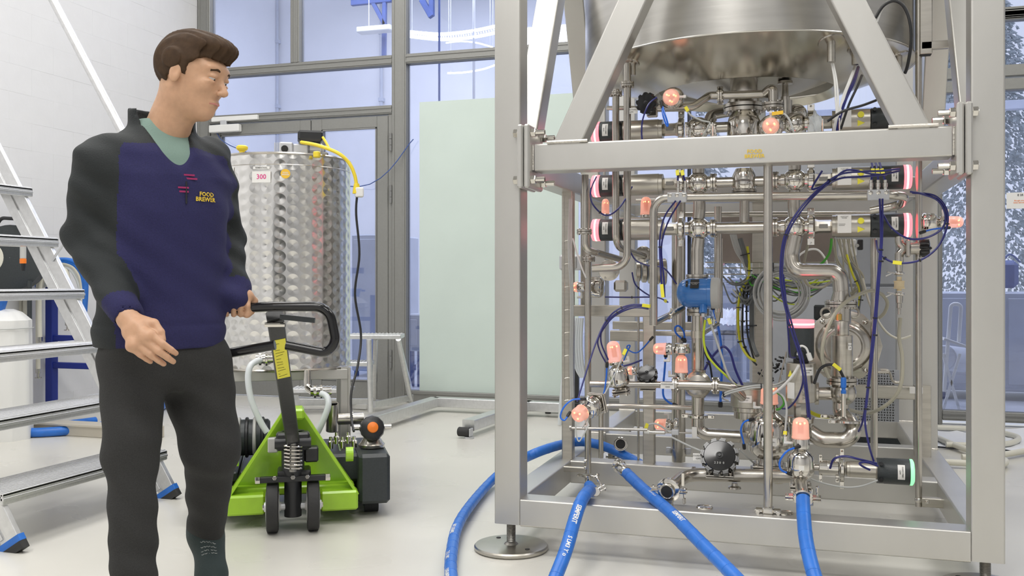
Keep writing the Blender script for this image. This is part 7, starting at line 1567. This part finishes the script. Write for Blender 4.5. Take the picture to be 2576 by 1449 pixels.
# shoes
def shoe(anchor, toe, name, heel_back):
    an = np.array(anchor); to = np.array(toe); heel = an+heel_back; ball = to+(heel-to)*.28; dirn = (to-heel)/np.linalg.norm(to-heel); side = np.cross(dirn, Uz); side /= np.linalg.norm(side); nrm = np.cross(side, dirn)
    if nrm[2] < 0: nrm = -nrm
    def f(p):
        d = union([cap(p, heel+nrm*.045, ball+nrm*.035, .042, .044), cap(p, ball+nrm*.033-side*.004, to+nrm*.024, .043, .028), cap(p, an+nrm*.02, an+Uz*.05, .05, .05), cap(p, an+nrm*.03-Fv*.03, an+Uz*.06-Fv*.012, .044, .046), cap(p, an+nrm*.01, ball+nrm*.05, .045, .03)], .03); return np.maximum(d, -((p-heel)@nrm)-.0)
    def g(p): d = union([cap(p, heel, ball, .040, .047), cap(p, ball, to, .047, .036)], .02); return np.maximum(d, np.abs((p-heel)@nrm+.004)-.010)
    lo, hi = bbox([heel, to, an], .1); s = smesh('shoe', f, lo, hi, .006, 'shoe', PS, None, 1); smesh('sole', g, lo, hi, .005, 'sole', s, None, 1)
    gg = G(); mid = an+(ball-an)*.45
    for i in range(9):
        for k in range(5):
            c0 = an+(ball-an)*(.12+.075*i)+side*(k-2)*.0095
            pts = []
            for u in (0, .5, 1): q = c0+side*(u-.5)*.008+dirn*(.002 if u == .5 else 0); pts.append(V(onto(q+nrm*.06, f, nrm, .1)+nrm*.001))
            gg.tube(pts, .0009, 4)
    ob(gg, 'laces', 'greyplastic', s, kind='stuff'); return s
toeL = D3(531, 1492, 2.90); toeL[2] = .018; shoe(D3(516, 1352, 3.03), toeL, 'shoe', (Fv*.055-Uz*.035))
toeR = D3(345, 1600, 2.40); toeR[2] = .014; aR = D3(338, 1500, 2.575); shoe(np.array([aR[0], aR[1], .10]), toeR, 'shoe', Fv*.05-Uz*.085)
# head
hf = Rv*.97-Fv*.22; hf = hf/np.linalg.norm(hf)*.965-Uz*.26; hf /= np.linalg.norm(hf)
HU = Uz+Rv*.10; HU = HU-hf*(HU@hf); HU /= np.linalg.norm(HU); HLt = np.cross(HU, hf); AXH = (hf, HLt, HU)
hc_ = D3(484, 196, 2.72)
def H(f, l, u): return hc_+hf*f+HLt*l+HU*u
def headsdf(p):
    d = union([ell(p, H(-.012, 0, .028), AXH, (.098, .077, .088)), ell(p, H(.028, 0, -.035), AXH, (.064, .054, .078)), ell(p, H(.056, 0, -.088), AXH, (.028, .026, .021)), ell(p, H(.0, 0, -.055), AXH, (.055, .050, .040))], .03)
    d = smin(d, ell(p, H(.078, 0, .038), AXH, (.016, .05, .014)), .02)
    d = smin(d, cap(p, H(.086, 0, .016), H(.113, 0, -.022), .007, .0105), .012)
    for s in (-1, 1):
        d = smin(d, ell(p, H(.103, s*.012, -.027), AXH, (.009, .007, .007)), .006); d = -smin(-d, ell(p, H(.100, s*.031, .008), AXH, (.016, .017, .010)), .010); d = smin(d, ell(p, H(.083, s*.031, .0165), AXH, (.013, .0165, .0075)), .005); d = smin(d, ell(p, H(.083, s*.031, .0005), AXH, (.011, .015, .0045)), .004)
        d = smin(d, ell(p, H(.062, s*.042, -.016), AXH, (.020, .013, .014)), .02)
        ear = union([ell(p, H(-.006, s*.079, -.004), AXH, (.018, .008, .029))], .01); ear = -smin(-ear, ell(p, H(-.002, s*.090, .0), AXH, (.009, .008, .016)), .004); d = smin(d, ear, .006)
    lip = union([ell(p, H(.090, 0, -.054), AXH, (.009, .022, .0055)), ell(p, H(.088, 0, -.065), AXH, (.009, .019, .006))], .003); d = smin(d, lip, .006)
    d = smin(d, union([cap(p, H(-.03, 0, -.05), nb-Uz*.03, .052, .062), cap(p, H(-.005, 0, -.06), nb+TF*.02-Uz*.04, .046, .056)], .02), .025); d = smin(d, cap(p, nb+TL*.03-Uz*.05, nb-TL*.03-Uz*.05, .05, .05), .03)
    return d
lo, hi = bbox([H(0, 0, .1), nb-Uz*.05, H(.12, 0, 0)], .15)
vsH, fsH = surf(headsdf, lo, hi, .0045)
# hands
def handsdf(w, kn, tips, thumb, r0=.0105):
    def f(p):
        k = [np.array(x) for x in kn]; ds = [cap(p, w, (k[0]+k[1])/2, .024, .018), cap(p, w, (k[2]+k[3])/2, .022, .017), cap(p, k[0], k[3], .0125, .0115), cap(p, (w+k[0])/2, (w+k[3])/2, .019, .017)]; d = union(ds, .012)
        for i, ch in enumerate(tips):
            q = [k[i]]+[np.array(x) for x in ch]; rr = r0*(1, 1.04, 1, .86)[i]
            c = union([cap(p, q[j], q[j+1], rr*(1-.1*j), rr*(1-.1*(j+1))) for j in range(len(q)-1)], .002); d = smin(d, c, .005)
        q = [np.array(x) for x in thumb]; d = smin(d, union([cap(p, q[j], q[j+1], .0165*(1-.18*j), .0165*(1-.18*(j+1))) for j in range(len(q)-1)], .004), .010)
        return d
    return f
# relaxed right hand: knuckle row index..little
w = WRr+(D3(322, 802, 2.52)-WRr)*1.0
dH = D3(360, 872, 2.47)-w; dH /= np.linalg.norm(dH); ac = Rv*.93+Uz*.10-Fv*.25; ac -= dH*(ac@dH); ac /= np.linalg.norm(ac); nH = np.cross(dH, ac); nH = nH if nH@Fv > 0 else -nH   # nH: palm side, away from viewer
kn = [w+dH*.088+ac*.033, w+dH*.092+ac*.012, w+dH*.088-ac*.010, w+dH*.079-ac*.030]; tips = []
for i, L in enumerate((.043, .048, .044, .034)):
    a = kn[i]; b = a+(dH*.88+nH*.40+ac*.22)*L; c = b+(dH*.60+nH*.74+ac*.15)*L*.62; e = c+(dH*.25+nH*.95)*L*.46; tips.append([b, c, e])
thR = [w+dH*.022+ac*.022+nH*.008, w+dH*.055+ac*.048+nH*.016, w+dH*.085+ac*.050+nH*.024, w+dH*.106+ac*.044+nH*.030]
hR = handsdf(w, kn, tips, thR); hRs = lambda p: smin(hR(p), cap(p, w, ELr+(WRr-ELr)*.6, .027, .034), .015)
lo, hi = bbox([w, WRr, kn[0], kn[3], tips[1][2], tips[3][2], thR[3]], .045); v1, f1 = surf(hRs, lo, hi, .0032)
# gripping left hand round the truck handle bar
bar0, barx = np.array(HL(600, 773)), np.array(Bq); c0 = np.array(HL(598, 773)); up_ = Uz; fw = -np.array(A)
w2 = D3(600, 752, 2.87)+up_*.012; kn2 = []; tp2 = []
for i in range(4):
    o = c0+barx*(.030-.0205*i)
    def arc(a, r=.0262): return o+up_*(r*math.sin(math.radians(a)))+fw*(r*math.cos(math.radians(a)))
    kn2.append(arc(72, .034)); tp2.append([arc(10, .0275), arc(-55, .0265), arc(-115, .0262)])
th2 = [w2+barx*.026-fw*.005, c0+barx*.046+up_*.018-fw*.012, c0+barx*.040-up_*.012+fw*.008, c0+barx*.026-up_*.024+fw*.020]
hL2 = handsdf(w2, kn2, tp2, th2, .0100); hLs = lambda p: smin(hL2(p), cap(p, w2, ELl+(WLl-ELl)*.6, .026, .034), .015)
lo, hi = bbox([w2, WLl, kn2[0], kn2[3], tp2[0][1], tp2[3][2], th2[2]], .045); v2, f2 = surf(hLs, lo, hi, .0032)
# body core hidden in the clothes joins head, hands and legs into one figure
def core(p):
    d = loft(p, TZ[:-2], TC[:-2], [x*.72 for x in TRL[:-2]], [x*.72 for x in TRF[:-2]])
    for a, b, r in ((SRr, ELr, .048), (ELr, WRr, .036), (SLl, ELl, .046), (ELl, WLl, .036), (HR, KR, .062), (KR, AR, .042), (HL_, KL, .062), (KL, AL, .042), (HR, HL_, .09), (AL, AL+(toeL-AL)*.6, .03), (AR, AR-Uz*.08, .035)): d = smin(d, cap(p, a, b, r, r*.85), .03)
    return d
lo, hi = bbox([SRr, ELr, WRr, SLl, ELl, WLl, KR, AR, KL, AL, D3(410, 330, 2.775)], .12); v3, f3 = surf(core, lo, hi, .016)
vv = np.concatenate([vsH, v1, v2, v3]); ff = np.concatenate([fsH, f1+len(vsH), f2+len(vsH)+len(v1), f3+len(vsH)+len(v1)+len(v2)])
me = bpy.data.meshes.new('body'); me.from_pydata(vv.tolist(), [], ff.tolist()); me.materials.append(M['skin']); bm = bmesh.new(); bm.from_mesh(me); bmesh.ops.recalc_face_normals(bm, faces=bm.faces); bmesh.ops.smooth_vert(bm, verts=bm.verts, factor=.4, use_axis_x=True, use_axis_y=True, use_axis_z=True); bm.to_mesh(me); bm.free(); bd = ob(me, 'body', None, PS, ang=180)
for s in (-1, 1):
    e = ob(G().ball(V(H(.079, s*.031, .009)), .0122, 16), 'eye', 'eyewhite', bd); ob(G().ball(V(H(.0866, s*.031, .0065)), .0052, 12), 'iris', 'hair', bd)
    ob(G().tube(catmull([V(H(.090, s*.014, .030)), V(H(.092, s*.030, .035)), V(H(.080, s*.048, .030))], 4), .004, 6), 'eyebrow', 'hair', bd)
M['lip'] = mat('lip', (.50, .20, .17), 0, .5); ob(G().tube(catmull([V(H(.086, -.022, -.060)), V(H(.0985, -.008, -.058)), V(H(.0995, 0, -.0595)), V(H(.0985, .008, -.058)), V(H(.086, .022, -.060))], 4), .0028, 6), 'lips', 'lip', bd)
def hair(p):
    q = p-hc_; f = q@hf; l = q@HLt; u = q@HU
    d = union([ell(p, H(-.014, 0, .036), AXH, (.109, .086, .096)), ell(p, H(.030, .0, .102), AXH, (.066, .056, .028)), ell(p, H(.066, .0, .098), AXH, (.026, .042, .017))], .03)
    line = np.where(f > -.01, .005+.95*(f+.005), np.where(f > -.035, -.01, -.062)); line = np.minimum(line, .062)
    side = (np.abs(l) > .045) & (f > -.03) & (f < .022); line = np.where(side, np.minimum(line, -.0+.0*f), line)
    d = np.maximum(d, (line-u)*.8); st = .0018*np.sin(l*300+np.sin(f*22)*1.5)+.0010*np.sin(l*520+f*70); return d+st
lo, hi = bbox([H(-.12, 0, 0), H(.13, 0, .13), H(0, .09, .13), H(0, -.09, -.07)], .03); smesh('hair', hair, lo, hi, .0038, 'hair', PS, None, 0)
# ================================================================ origins at each thing's base
for r_ in ROOTS:
    if '_done' not in r_: rebase(r_)
for o in bpy.data.objects:
    if '_done' in o: del o['_done']
